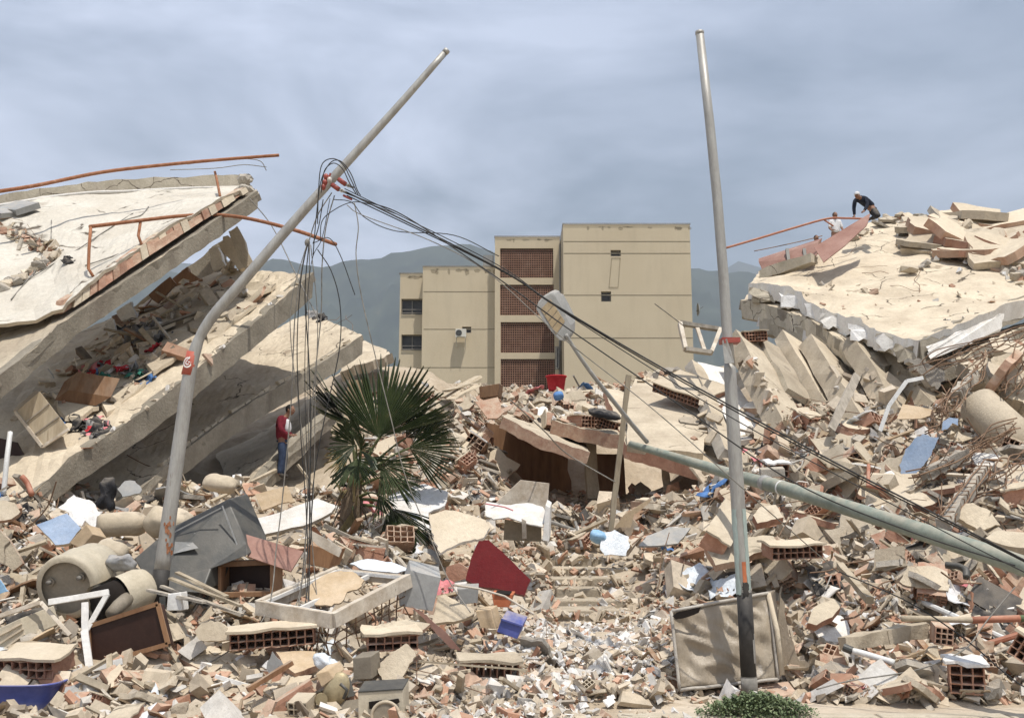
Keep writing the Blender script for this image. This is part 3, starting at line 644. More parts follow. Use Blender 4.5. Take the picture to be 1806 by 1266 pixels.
panel('wall_fragment','brown inner partition leaning in the dark under the roof slab','wall piece',[(262,520),(300,488),(310,500),(278,535)],.1,['wood_brown','wood_brown'],26.0,.03,2)
panel('wall_fragment','whitish triangular wall scrap under the low left end of the roof beam','wall piece',[(60,664),(84,650),(94,668)],.08,['plaster','plaster'],22.4,.02,2)
# gap fill: crushed masonry between roof and second slab

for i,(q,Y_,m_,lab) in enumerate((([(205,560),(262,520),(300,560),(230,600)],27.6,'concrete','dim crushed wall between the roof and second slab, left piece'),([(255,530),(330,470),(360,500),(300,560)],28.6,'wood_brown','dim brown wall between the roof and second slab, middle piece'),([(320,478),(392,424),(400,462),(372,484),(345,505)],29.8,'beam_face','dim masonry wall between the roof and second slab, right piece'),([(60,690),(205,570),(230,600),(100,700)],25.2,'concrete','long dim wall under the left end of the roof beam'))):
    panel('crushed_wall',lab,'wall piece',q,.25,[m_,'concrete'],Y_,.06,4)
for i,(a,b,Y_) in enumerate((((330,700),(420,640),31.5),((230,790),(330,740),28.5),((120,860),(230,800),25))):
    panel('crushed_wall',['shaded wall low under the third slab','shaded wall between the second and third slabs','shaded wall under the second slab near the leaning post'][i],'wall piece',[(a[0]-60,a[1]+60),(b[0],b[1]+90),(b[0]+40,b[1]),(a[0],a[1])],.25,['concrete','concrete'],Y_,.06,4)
# ---------------- collapsed block on the right ----------------
rt=thing('collapsed_roof',P(1620,560,27),'broad dusty roof slab crowning the right rubble heap, white plaster on its broken edge','fallen roof')
Lc,Fc,Rc,Bc=P(1322,500,31),P(1622,600,24.3),P(1850,505,28.5),P(1560,383,37)
front=pts3([(1322,498,31),(1372,503,30),(1408,512,29.2),(1424,532,28.7),(1500,560,27),(1540,580,26),(1590,596,25),(1622,598,24.3)])
rear=pts3([(1350,470,34),(1430,440,35.5),(1500,405,36.5),(1560,385,37),(1700,396,35),(1830,420,33),(1950,470,30)])
loft(front,rear,.5,54,34,.075,.09,('floor_tan','plaster'),'roof_slab',rt,rjag=.2)
f2_=pts3([(1622,600,24.3),(1700,562,25.8),(1806,522,27.6),(1900,490,29)])
# right-hand return edge with its white skirting
mb=MB(); a=resample(f2_,30)
vs=[];fs=[]
for i,p in enumerate(a):
    j=Vector((0,0,noise.noise(p*3)*.05)); k=Vector((0,0,noise.noise(p*5+Vector((4,4,4)))*.07)); bk=Vector((.1,.6,.15)); vs+=[p+j,p+Vector((.02,-.05,-.62))+k,p+bk+Vector((0,0,-.6)),p+bk+j]
for i in range(30):
    for k in range(4): x=i*4+k;y=i*4+(k+1)%4; fs.append((x,y,y+4,x+4))
fs+=[(0,1,2,3),(120,121,122,123)]; mb.add(vs,fs).build('side_beam','beam_face',rt)
poly=rough_poly([p+Vector((0,-.06,0)) for p in pts3([(1631,612,24.35),(1735,566,26.25),(1770,550,26.8),(1762,585,26.6),(1640,634,24.35)])],8,.03); MB().prism(poly,Vector((.02,.05,0)),0).build('plaster_skin','plaster',rt)
# broken white blocks along the front edge
for (x,y,Y,sx,sy) in ((1345,520,30.4,42,28),(1392,530,29.4,34,30),(1432,548,28.6,26,24),(1470,566,27.6,40,28),(1520,586,26.4,44,32),(1565,604,25.4,36,32),(1598,622,24.6,34,34)):
    c=P(x,y,Y); m_=mpp(Y); poly=rough_poly([c+Vector((-sx*m_*.55,0,sy*m_*.5)),c+Vector((sx*m_*.55,-.1,sy*m_*.42-.12)),c+Vector((sx*m_*.45,-.12,-sy*m_*.6)),c+Vector((-sx*m_*.5,0,-sy*m_*.45))],4,.07)
    MB().prism(poly,Vector((.2,.5,.05)),0,1).build('edge_block',[random.choice(['plaster','concrete_pale','chunk_white']),'concrete_pale'],rt)
# second slab under it
def fslab(label,fp,rp,th,mats=('floor_tan','beam_face'),nu=30,nv=12,amp=.06,jag=.07,name='collapsed_floor',group='fallen floor slabs on the right',fs_=None):
    t=thing(name,fp and P(*fp[len(fp)//2]),label,'fallen floor',group)
    o,top=loft(pts3(fp),pts3(rp),th,nu,nv,amp,jag,mats,'floor_slab',t)
    if fs_: fascia([p+Vector((0,-.02,.012)) for p in pts3(fp)],fs_,.3,Vector((.3,1,0)),nu,.05,'concrete_pale',parent=t)
    return t,top
fslab('second slab of the right heap, its cream edge jutting left under the white broken roof edge',[(1306,530,31.2),(1360,540,30),(1430,565,28.4),(1500,612,26.6),(1560,650,25.6)],[(1340,500,34),(1480,470,35),(1650,500,33),(1760,540,31)],.3,fs_=.55)
fslab('third slab of the right heap, whitish ragged edge in shade above the slanted beams',[(1338,560,30.5),(1380,568,29.6),(1430,585,28.4),(1500,640,27.0)],[(1370,530,33),(1480,520,34),(1650,560,32)],.3,fs_=.5,mats=('floor_tan','plaster'))
fslab('low slab poking out under the right roof slab beside the tangled reinforcing bars',[(1608,655,24.6),(1680,640,25),(1760,600,26),(1850,560,27.5)],[(1560,640,27),(1700,600,29),(1900,540,30)],.3)
def tilted(label,p0,p1,w,h,top='floor_tan',side='concrete_pale',up=(0,0,1),cat='fallen slab',name='slanted_slab',n=6,jit=.03,group='slanted slabs sliding off the right heap'):
    mb=MB(); mb.beam(P(*p0),P(*p1),w,h,Vector(up),0,n,jit); o=mb.build(name,[side,top],None)
    me=o.data
    for p in me.polygons:
        if p.normal.z>.55: p.material_index=1
    return meta(o,label,cat,group)
tilted('long cream slab sliding down right behind the tall pole',(1312,608,27.5),(1395,770,23.6),.95,.5,up=(.55,-.1,1),side='concrete',jit=.03)
tilted('grey topped slab lying against the long cream slab, under the fallen hollow block',(1352,606,27.9),(1408,700,25.4),.75,.2,top='concrete',up=(.5,-.1,1))
tilted('shaded slab sloping down to the loose blocks right of the hollow block',(1448,622,27.8),(1548,785,23.3),1.2,.5,up=(.65,-.05,1),side='concrete',jit=.03)
tilted('big shaded slab with plaster edge leaning below the roof slab corner',(1522,622,27.0),(1612,768,23.6),1.3,.5,up=(.65,-.05,1),side='concrete',jit=.03)
tilted('narrow slanting slab edge left of the big white panel behind the tall pole',(1224,645,28),(1283,805,22.9),.32,.3,up=(.55,-.2,1),side='chunk_grey',jit=.06)
tilted('dim slab leaning deep in shade between the slanting slabs',(1396,606,28.6),(1476,742,25.2),1.0,.4,up=(.6,-.1,1),side='concrete')
tilted('lowest dim slab in shade close under the roof slab corner',(1580,640,26.6),(1660,740,24.2),1.0,.4,up=(.6,-.1,1),side='concrete')
panel('wall_slab','large flat white wall panel lying between the slanted slabs behind the tall pole','wall panel',[(1230,638,28.2),(1280,650,28),(1362,768,24.3),(1300,778,23.8)],.14,['plaster','plaster_beige'],amp=.03,n=5)
panel('wall_slab','plain beige wall panel sloping above the fallen green pole','wall panel',[(1106,782,23.4),(1165,792,23.1),(1240,802,22.9),(1252,730,25.6),(1226,672,28.6),(1128,658,29.4),(1102,700,27)],.18,['floor_tan','brick_dusty'],amp=.05,n=6)
# hollow brick edge sheet lying on it
def brick_sheet(p0,p1,back,label,name='wall_fragment',rows=3,cols=None,skin='plaster_beige',cell=.075,parent=None,group=None,deep=.5,cat='wall piece'):
    """strip of hollow clay blocks seen from its open end, under a plaster skin"""
    p0=Vector(p0);p1=Vector(p1); L_=(p1-p0).length; x=(p1-p0).normalized(); b=Vector(back).normalized(); b=(b-x*b.dot(x)).normalized(); z=x.cross(b)
    if z.z<0: z=-z
    cols=cols or max(2,int(L_/cell)); w_=L_/cols; t=.014
    xs=[];zs=[]
    for i in range(cols): xs+=[i*w_, i*w_+t]
    xs.append(L_); xs.append(L_+t)
    for i in range(rows): zs+=[i*cell,i*cell+t]
    zs+= [rows*cell,rows*cell+t]
    mb=MB().lattice(xs,zs,lambda i,j:(i%2==0) or (j%2==0),deep,jag=.012)
    mb.v=[tuple(p0+x*v[0]+z*v[1]+b*v[2]) for v in mb.v]
    o=mb.build(name,'terracotta',parent)
    top=rows*cell+t+.004; N2=p0+z*top
    poly=rough_poly([N2-x*.04-b*.02,N2+x*(L_+.06)-b*.03,N2+x*(L_+.03)+b*(deep+.06),N2-x*.05+b*(deep+.04)],4,.025); MB().prism(poly,z*.03,0).build('plaster_skin',skin,o)
    if rows>1: MB().box(p0+x*L_/2+z*(rows*cell/2)+b*(deep-.05),(L_*.97,.03,rows*cell*.9),Matrix((x,b,z)).transposed()).build('back_face','brick_dusty',o)
    if parent is None: meta(o,label,cat,group)
    return o
brick_sheet(P(1150,690,26.3),P(1236,722,25.5),(.35,1,.55),'beige wall sheet with a row of open hollow blocks lying on the plain beige panel',rows=2,deep=1.3,cell=.11,cols=14)
brick_sheet(P(1316,602,27),P(1353,600,27),(.1,1,.1),'small plastered block with open clay cells resting on the long cream slab',rows=3,deep=.6,cell=.08)
# centre: slabs roofing the dark hollow
def cave(label,p0,p1,back,th,top='floor_tan',edge='brick_dusty'):
    t=thing('collapsed_floor',P(*p0),label,'fallen floor','low slabs over the dark hollow'); a=P(*p0);b=P(*p1); bk=Vector(back)
    loft([a,a.lerp(b,.5)+Vector((0,0,-.02)),b],[a+bk,a.lerp(b,.5)+bk,b+bk],th,24,12,.05,.05,(top,edge),'floor_slab',t)
    return t
cave('low brick edged slab dipping to the right, left roof of the dark hollow',(886,738,24.8),(1040,798,23.6),(.3,8.4,1.3),.28)
cave('brick edged slab lying level over the dark hollow, middle one',(974,742,25.3),(1110,768,24.6),(.3,8.6,1.5),.34)
cave('orange edged slab under the fallen green pole at the right end of the dark hollow',(1104,788,23.5),(1290,836,22.3),(.2,7.5,2.4),.3,edge='terracotta')
MB()
for (x,y0,y1,Y,w_,lab) in ((1040,775,880,26.2,.3,'dim concrete column inside the dark hollow'),(1172,812,885,24.6,.16,'thin pale post standing inside the dark hollow under the orange edged slab')):
    mb=MB(); mb.beam(P(x,y0,Y),P(x+6,y1,Y),w_,w_,Vector((0,1,0)),n=5,jit=.02); meta(mb.build('column','concrete'),lab,'column')
# roof clutter on right slab
panel('metal_sheet','reddish brown metal sheet propped beside the man in the white cap','metal sheet',[(1436,438,31),(1534,374,31.5),(1528,402,31),(1490,432,30.4),(1452,460,30)],.03,['red_rust_panel','red_rust_panel'],amp=.02,n=3)
ra2=thing('roof_gutter',P(1340,470,33),'long red brown metal gutter strip along the left rim of the right roof slab','gutter')
mb=MB(); mb.hexa([P(1338,462,32.8),P(1346,480,32.5),P(1440,452,31.5),P(1444,426,32),P(1338,456,33.4),P(1350,470,33.4),P(1444,446,32.6),P(1450,420,32.8)]); mb.build('channel','red_rust_panel',ra2)
mb=MB()
for x in (1392,1422): mb.beam(P(x,470,32.0-(x-1392)*.01),P(x-4,440,32.3-(x-1392)*.01),.1,.12)
mb.build('clip','dark_plastic',ra2)
tilted('cracked concrete kerb strip under the red brown gutter',(1345,486,32.0),(1436,456,30.8),.4,.3,name='kerb_fragment',cat='concrete strip',group=None)
def rail(name,pts,r,label,posts=(),cat='handrail',m='rust'):
    t=thing(name,pts[0],label,cat); MB().tube(spline(pts,6),r,8).build('rail',m,t,smooth=True)
    for p in posts: MB().tube(p,r*.75,6).build('post',m,t,smooth=True)
    return t
rail('handrail',[P(1278,438,30),P(1340,420,30.5),P(1400,402,31),P(1458,386,31.4),P(1490,385,31.6),P(1525,386,32)],.035,'bent rusty handrail reaching left from the white capped man to the tall pole',[[P(1452,387,31.4),P(1470,399,31.4)]],m='orange_pipe')
rail('handrail',[P(1676,389,36),P(1700,391,36),P(1735,393,36)],.03,'short rusty handrail piece on top of right roof slab')
cable([P(1330,443,31),P(1370,435,31),P(1420,424,31.2),P(1450,416,31.3)],.015,'rebar','steel_rod','thin rusty rod sticking out left under the bent rusty handrail','rod')
# walls added to shut light from the hollow; left one painted shade-dark
panel('wall_slab','added wall painted dark as shade at the back left of the dark hollow','wall slab',[(860,745,31),(1000,790,32),(1010,880,32),(860,872,31)],.2,['wood_brown','concrete'],amp=.08,n=5)
panel('wall_slab','added wall at the back right of the dark hollow','wall slab',[(1230,820,26.5),(1330,850,24.6),(1330,880,24.6),(1215,885,26.5)],.2,['concrete','concrete'],amp=.06,n=4)
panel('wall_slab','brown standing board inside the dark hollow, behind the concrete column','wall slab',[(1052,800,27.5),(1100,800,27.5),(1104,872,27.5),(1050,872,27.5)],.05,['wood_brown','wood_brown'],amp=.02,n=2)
# ---------------- poles, fallen street light, cables ----------------
def kink_pole(name,label,cat,segs,base):
    t=thing(name,base,label,cat)
    return t
def px_tube(mb,pts,seg=20,m=0,sm=0):
    """pts: (px,py,Y,width_px)"""
    p=[P(a,b,c) for a,b,c,_ in pts]; r=[w*mpp(c)/2*1.0 for _,_,c,w in pts]
    if sm:
        q=[Vector((a.x,a.y,a.z)) for a in p]; s=spline(q,sm); rr=[]
        for i in range(len(r)-1): rr+=[r[i]+(r[i+1]-r[i])*k/sm for k in range(sm)]
        rr.append(r[-1]); p,r=s,rr
    return mb.tube(p,r,seg,m)
LY=12.9
lp=thing('leaning_lamp_post',P(278,1030,LY),'bent steel lamp post leaning right, red band with white emblem on it','lamp post')
o=px_tube(MB(),[(285,1010,LY,27),(300,900,LY,25),(321,750,LY,24),(331,680,LY,23.5),(337,645,LY,22.5),(345,615,LY,21),(352,596,LY,18),(364,574,LY,19),(384,547,LY,19.5),(430,494,LY,19),(515,395,12.95,18),(600,300,13,16.5),(700,190,13.05,14),(783,95,13.1,12)],sm=4).build('shaft','steel',lp,smooth=True)
px_tube(MB(),[(280,1062,LY,29.5),(285,1004,LY,28.4)]).build('painted_foot','black_paint',lp,smooth=True)
rb_=px_tube(MB(),[(332,662,LY,24.8),(336,645,LY,24),(341,621,LY,23)]).build('red_band','red_band',lp,smooth=True)
# round white emblem on the band: broken ring with a bar, as painted
def on_band(u,v,cx=334.5,cy=641,ax=(336-332)/17.):
    px=cx+u*9+v*1.5; py=cy-v*11; q=P(px,py,LY); rr=12*mpp(LY)*1.03; dx=min(abs(u*9*mpp(LY)),rr*.95); return Vector((q.x,LY-math.sqrt(rr*rr-dx*dx)-.004,q.z))
mb=MB()
def arc(a0,a1,r0,r1,n=14,cx=0,cy=0):
    for i in range(n):
        A0=R(a0+(a1-a0)*i/n);A1=R(a0+(a1-a0)*(i+1)/n)
        mb.add([on_band(cx+r0*math.cos(A0),cy+r0*math.sin(A0)),on_band(cx+r1*math.cos(A0),cy+r1*math.sin(A0)),on_band(cx+r1*math.cos(A1),cy+r1*math.sin(A1)),on_band(cx+r0*math.cos(A1),cy+r0*math.sin(A1))],[(0,1,2,3)])
arc(60,300,.62,.86); arc(-60,10,.62,.86,6); arc(100,330,.22,.42,10)
for (a,b,c,d) in ((.1,.0,.85,.2),(-.2,.3,.25,.95)):
    mb.add([on_band(a,b),on_band(c,b),on_band(c,b+.18) ,on_band(a,b+.18)],[(0,1,2,3)]) if c-a>.5 else mb.add([on_band(a,b),on_band(a+.18,b),on_band(c+.18,d),on_band(c,d)],[(0,1,2,3)])
mb.build('emblem','white_paint',rb_,fix=False)
px_tube(MB(),[(784.5,93.5,13.1,12.6),(789,88.5,13.1,12.6)]).build('top_cap','steel',lp,smooth=True)
for k in range(26):
    v=random.random(); px=296+v*6-random.uniform(-6,3); py=905+random.uniform(0,70); r=random.uniform(.008,.02); q=P(px,py,LY); off=px-(299-(py-900)*.10); rr=12.6*mpp(LY); dx=min(abs(off)*mpp(LY),rr*.9); MB().add([Vector((q.x+math.cos(a)*r,LY-math.sqrt(rr*rr-dx*dx)-.006,q.z+math.sin(a)*r*2)) for a in [i*1.047 for i in range(6)]],[tuple(range(6))]).build('rust_spot','rust',lp,fix=False)

mb=MB(); 
for k in range(3): mb.box(P(296-k*.0,950+k*12,LY-.0)+Vector((.065,-.06,0)),(.02,.012,.07))
# tall pole
TY=11.6
tp_=thing('tall_utility_pole',P(1323,1222,TY),'tall grey steel utility pole standing nearly upright, black paint at its foot, right of centre','utility pole')
px_tube(MB(),[(1288,648,TY,19),(1283,600,TY,18.5),(1277,500,TY,18.5),(1265,350,TY,18),(1252,220,TY,17.2),(1234,58,TY,15.5)]).build('upper_shaft','steel',tp_,smooth=True)
px_tube(MB(),[(1322,1218,TY,26),(1319,1150,TY,26),(1312,1040,TY,25.5),(1306,960,TY,25),(1300,860,TY,24.5),(1291,720,TY,22.5),(1287.5,652,TY,21.5),(1286.5,642,TY,19)]).build('lower_shaft','steel',tp_,smooth=True)
def strip(x_of,y0,y1,u0,u1,m,name,n=14,jag=.0,push=.004):
    mb=MB(); rows=[]
    for i in range(n+1):
        y=y0+(y1-y0)*i/n; c,w_=x_of(y); rr=w_*mpp(TY)/2; row=[]
        for k in range(7):
            u=u0+(u1-u0)*k/6
            if k in(0,6): u+=random.uniform(-jag,jag)
            q=P(c,y,TY); u=max(-.999,min(.999,u)); row.append(Vector((q.x+u*(rr+push),TY-(rr+push)*math.sqrt(1-u*u),q.z+(random.uniform(-1,1)*jag*.1 if i in(0,n) else 0))))
        rows.append(row)
    for i in range(n):
        for k in range(6): mb.add([rows[i][k],rows[i][k+1],rows[i+1][k+1],rows[i+1][k]],[(0,1,2,3)])
    return mb.build(name,m,tp_,smooth=True,fix=False)
xo=lambda y:(1306+(y-960)*.0668 if y>960 else 1300+(y-860)*.06, 25+(y-960)*.006)
strip(xo,897,1048,-.999,-.5,'steel_mint','mint_paint',jag=.08)
strip(xo,897,1040,.35,.999,'steel_mint','mint_paint',jag=.08)
strip(xo,990,1026,-.2,.3,'orange_patch','orange_mark',push=.006)
strip(xo,1026,1050,-.35,.45,'black_paint','black_mark',jag=.12,push=.006)
px_tube(MB(),[(1320.5,1192,TY,26.9),(1312.6,1044,TY,26.2)]).build('black_paint','black_paint',tp_,smooth=True)
px_tube(MB(),[(1322.5,1222,TY,28),(1320.5,1194,TY,28)]).build('base_sleeve','cable_grey',tp_,smooth=True)
mb=MB(); mb.box(P(1286,602,TY)+Vector((0,-.02,0)),(.21,.19,.055)); mb.build('clamp','insulator',tp_)
mb=MB(); mb.beam(P(1276,602,TY-.12),P(1300,600,TY-.1),.05,.05); mb.build('clamp_lug','insulator',tp_)
br=MB(); br.hexa([P(1274,600,TY-.13),P(1282,597,TY-.15),P(1294,640,TY-.15),P(1278,641,TY-.14),P(1276,600,TY-.09),P(1284,597,TY-.1),P(1295,640,TY-.1),P(1279,641,TY-.1)]); br.build('torn_bracket','steel',tp_)
px_tube(MB(),[(1234,61,TY,16.4),(1233.8,56,TY,16.4)]).build('top_cap','steel',tp_,smooth=True)
# fallen street light: thick pole, thin arm, lamp head
fp=thing('fallen_street_light',P(1806,1000,10.6),'fallen grey green street light lying across the right slope, lamp head raised','street light')
px_tube(MB(),[(1112,783,17.4,12),(1160,797,16.9,14),(1230,818,16.1,18),(1290,836,15.3,21),(1345,851,14.6,23.5),(1380,860,14.1,25),(1500,897,12.8,28),(1640,942,11.6,32),(1806,998,10.5,36),(1900,1030,10,38)],sm=4).build('pole','green_pipe',fp,smooth=True)
px_tube(MB(),[(1347,851,14.57,28),(1354,853,14.48,28)]).build('collar','lamp_body',fp,smooth=True)
mb=MB(); px_tube(mb,[(1350,866,14.35,3),(1349,880,14.3,3)],8); mb.build('strap','cable_grey',fp)
px_tube(MB(),[(1378,860,14.12,26.3),(1379.5,860.4,14.1,26.3)]).build('collar','pvc',fp,smooth=True)
px_tube(MB(),[(1141,779,17.1,8),(1118,752,16.7,8.5),(1080,705,16.3,8),(1040,654,16,7.5),(1010,610,15.8,7),(998,590,15.7,7)],12,sm=4).build('arm','lamp_body',fp,smooth=True)
lh=thing('lamp_head',(0,0,0),None,None); lh.parent=fp
# head local frame
pw=ploc(fp)
hp=[(944,545),(948,533),(957,523),(969,516),(977,519),(990,541),(1006,574),(1005,590),(998,603),(986,601),(972,586),(957,566)]
def hY(x,y): return 15.62+(x-970)*.0045
hpt=[P(x,y,hY(x,y)) for x,y in hp]; dv=Vector((.10,.17,.10))
MB().prism(hpt,dv,0).build('housing','lamp_body',lh,bevel=.035)
hc=sum(hpt,Vector())/len(hpt)
MB().prism([hc+(q-hc)*.72+dv for q in hpt],dv*.7,0).build('cover','lamp_body',lh,bevel=.03)
lq=[(953,545),(970,528),(996,568),(981,590)]
for i in range(4):
    f0,f1=i/4+.012,(i+1)/4-.012
    L3=lambda p,q,t:(p[0]+(q[0]-p[0])*t,p[1]+(q[1]-p[1])*t)
    qq=[L3(lq[0],lq[3],f0),L3(lq[1],lq[2],f0),L3(lq[1],lq[2],f1),L3(lq[0],lq[3],f1)]
    w=[P(x,y,hY(x,y)-.012) for x,y in qq]; MB().hexa(w+[p+dv*.09 for p in w]).build('lens','lamp_lens',lh)

# insulator rack on the leaning post
rk=thing('insulator_rack',P(592,320,12.9),'red insulator rack clamped to the leaning lamp post, cables tied to it','insulator rack')
for (x,y,dx,dy) in ((586,326,11,8),(598,317,11,8)):
    px_tube(MB(),[(x,y,12.72,9),(x+dx,y+dy,12.66,9)],12).build('insulator','insulator',rk,smooth=True)
    px_tube(MB(),[(x+dx+2,y+dy+1,12.68,5),(x+dx+14,y+dy+6,12.6,4)],8).build('hook','cable_grey',rk)
    mb=MB(); c=P(x+dx+6,y+dy+3,12.64); pts=[c+Vector((math.cos(a)*.022,-.01,math.sin(a)*.022)) for a in [i*.6 for i in range(11)]]; mb.tube(pts,.005,6).build('ring','porcelain',rk)
for (x,y) in ((575,312),(581,318),(573,322),(570,330)): MB().ell(P(x,y,12.75),(.035,.035,.045),None,10,6).build('insulator','insulator' if x!=581 else 'porcelain',rk,smooth=True)
px_tube(MB(),[(571,334,12.78,4),(583,306,12.78,4)],8).build('bracket','insulator',rk)
mb=MB(); 
for k in range(2): px_tube(mb,[(572+k*14,330-k*13,12.76,3),(604+k*10,330-k*3+6,12.76,3)],6)
px_tube(MB(),[(606,345,12.7,4.5),(620,352,12.6,4)],8).build('bracket','insulator',rk)
# overhead cables from the rack down to the lower right
RUN=[(870,468,11.9),(975,545,11.5),(1130,640,11.1),(1300,732,10.8),(1500,836,10.5),(1700,935,10.2),(1850,1010,10)]
labs=['thickest black overhead cable of the bundle running down right from the insulator rack','black overhead cable of the bundle crossing the apartment block just under the upper one','sagging black overhead cable that leaves the bundle lowest before the slanted slabs','thin grey service cable crossing behind the lamp head']
def run(d,start,r,m,lab,off=0):
    pts=[P(*start)]+[P(a+off,b+d[i],c) for i,(a,b,c) in enumerate(RUN)]
    cable(pts,r,m,'overhead_cable',lab,'cable','overhead cables')
run([0,-10,-13,-10,-6,-3,0],(609,338,12.62),.010,'cable',labs[0])
run([3,-7,-8,-4,0,2,3],(612,345,12.62),.0075,'cable',labs[1],2)
run([-5,-8,-2,10,14,20,20],(608,333,12.62),.006,'cable',labs[2])
cable([P(612,362,12.5),P(640,380,12.4),P(760,425,12.1),P(860,480,12),P(985,590,11.6),P(1150,720,11.2),P(1320,870,10.9),P(1480,1010,12.3)],.006,'cable_grey','overhead_cable',labs[3],'cable','overhead cables')
cable([P(610,341,12.62),P(655,358,12.5),P(720,385,12.2),P(880,492,11.8),P(1000,578,11.5),P(1200,715,11.2),P(1400,850,11.0),P(1600,935,10.8),P(1806,1002,10.45)],.008,'cable','overhead_cable','black cable drooping below the bundle and ending on the fallen green pole','cable','overhead cables')
cable([P(588,352,12.6),P(620,357,12.5),P(645,385,12.4),P(700,408,12.3),P(800,415,12.2),P(880,452,12)],.006,'cable','overhead_cable','thin cable swinging in a low curve left of the bundle under the rack','cable')
for i,(a,b) in enumerate((([(560,395),(562,330),(568,290),(588,280),(606,292),(618,315),(632,345)],'tallest black cable loop arching over the insulator rack'),([(552,450),(558,380),(566,320),(582,288),(600,284),(618,305),(630,335),(636,345)],'wide black cable loop reaching right over the insulator rack'),([(566,340),(572,302),(588,288),(604,298),(616,322),(628,342)],'innermost black cable loop over the insulator rack'))):
    cable([P(x,y,12.6-.03*i) for x,y in a],.007,'cable','cable_loop',b,'cable')
cable([P(565,425,12.6),P(568,390,12.6),P(590,370,12.5),P(620,357,12.5),P(650,360,12.4),P(700,378,12.3)],.006,'cable','cable_loop','black cable bowing from the wire knot up to the bundle','cable')
# hanging wires
kn=MB()
for k in range(9): kn.tube(spline([P(541+random.uniform(-7,7),424+random.uniform(-9,10),12.7+random.uniform(-.05,.05)) for _ in range(5)],4),.006,5)
kn2=MB(); 
ws=MB().ell(P(542,428,12.7),(.035,.035,.055),None,8,6)
o=ws.build('wire_knot','cable_grey',None,smooth=True); meta(o,'small knot of stripped wires hanging beside the leaning lamp post','wire knot')
HW=[([(585,340),(560,380),(545,425),(533,470),(520,560),(514,700),(500,860),(488,960),(470,1080),(400,1150),(300,1185),(120,1170)],'grey hanging wire that sweeps left along the ground to the drawers','cable_grey',.008),
([(590,345),(575,400),(568,470),(566,560),(552,700),(545,850),(535,1000),(520,1120),(508,1240)],'pale hanging wire falling to the slab at the bottom','cable_grey',.008),
([(545,430),(538,520),(545,640),(548,760),(546,900),(546,1000),(542,1130),(535,1190)],'dark hanging wire straight below the knot','cable',.008),
([(542,430),(530,500),(524,620),(530,760),(540,900),(542,1040),(520,1120),(500,1170)],'dark hanging wire left of the straight one','cable',.007),
([(546,430),(545,520),(543,650),(545,800),(549,930),(560,1060),(575,1140)],'grey hanging wire ending under the wooden frame','cable_grey',.006),
([(548,432),(560,560),(556,700),(552,880),(530,1040),(492,1140)],'thin grey hanging wire bowed to the right of the knot','cable_grey',.006),
([(541,432),(516,520),(513,600),(530,740),(542,860),(538,1000),(548,1080),(580,1150)],'grey hanging wire bowed to the left of the knot','cable_grey',.006),
([(560,440),(585,480),(600,540),(598,620),(572,740),(553,850),(548,960)],'black wire curving right from the knot then down','cable',.007),
([(555,428),(580,420),(600,450),(626,520)],'short black wire end curling free in the sky right of the knot','cable',.006),
([(625,358),(632,400),(628,450),(637,520),(660,620),(690,740),(715,840),(760,950),(790,1020),(830,1080)],'long pale wire falling in front of the palm','cable_grey',.007),
([(570,352),(562,400),(552,430)],'short black wire from rack to knot','cable',.007),
([(582,350),(568,420),(550,460),(540,560),(538,700),(545,880)],'thin black wire hugging the straight hanging one','cable',.005)]
for i,(a,b,c,r) in enumerate(HW):
    cable([P(x,y,12.75-.05*(i%4)-(.9*max(0,(y-1000)/200.)) ) for x,y in a],r,c,'hanging_wire',b,'wire','wires hanging from the leaning lamp post')
cable([P(440,350,23),P(480,400,23),P(520,480,22),P(560,560,20)],.012,'cable_grey','thin_cable','thin cable running from the roof corner behind the leaning lamp post','cable')
cable([P(900,705,17),P(960,760,18),P(1000,800,19),P(1085,850,19)],.012,'cable_grey','thin_cable','thin wire strung before the dark hollow to the wooden post','cable')
cable([P(1155,536,14),P(1200,570,16),P(1208,578,18)],.008,'cable_grey','thin_cable','thin straight wire reaching the upper window frame','cable')
cable([P(1480,1008,12.4),P(1600,1060,11.8),P(1700,1125,11.2),P(1790,1200,10.9),P(1850,1230,10.7)],.008,'cable','ground_cable','black cable lying down the bottom right heap','cable')
cable([P(1790,1035,12),P(1740,1095,11.7),P(1700,1145,11.5),P(1620,1180,11.4),P(1500,1200,11.3),P(1440,1215,11.2)],.008,'cable_grey','ground_cable','grey wire crossing the white plastered block at bottom right','cable')
# rusty handrails on the left
def rail2(pts,r,label,posts=()):
    t=thing('handrail',pts[0],label,'handrail'); MB().tube(spline(pts,6),r,8).build('rail','rust',t,smooth=True)
    for p in posts: MB().tube(p,r*.8,6).build('post','rust',t,smooth=True)
rail2([P(-60,346,22),P(60,328,23),P(180,304,24.5),P(300,290,25.5),P(400,281,26.5),P(492,274,27)],.045,'long rusty handrail curving along the parapet above the roof slab on the left',[[P(379,303,26.5),P(383,320,26.4),P(388,346,25)]])
rail2([P(158,400,20.3),P(240,390,21.2),P(320,381,22),P(380,379,22.6),P(440,386,22),P(520,406,20.8),P(592,431,19.8)],.04,'rusty handrail on two posts bending down over the edge of the roof slab',[[P(160,401,20.3),P(157,440,20.2),P(156,474,20.2),P(164,487,20.1)],[P(248,390,21.3),P(244,416,21.2),P(250,432,21.1)]])
for a,b in (([P(300,300,26.5),P(380,297,27),P(430,291,27.2),P(470,295,27.4)],'thin loose wire under the long rusty handrail'),([P(330,290,26.5),P(400,281,26.9),P(455,283,27.2),P(470,301,27.4)],'frayed cable end curling at the tip of the long rusty handrail')):
    cable(a,.012,'cable_grey','thin_cable',b,'cable')
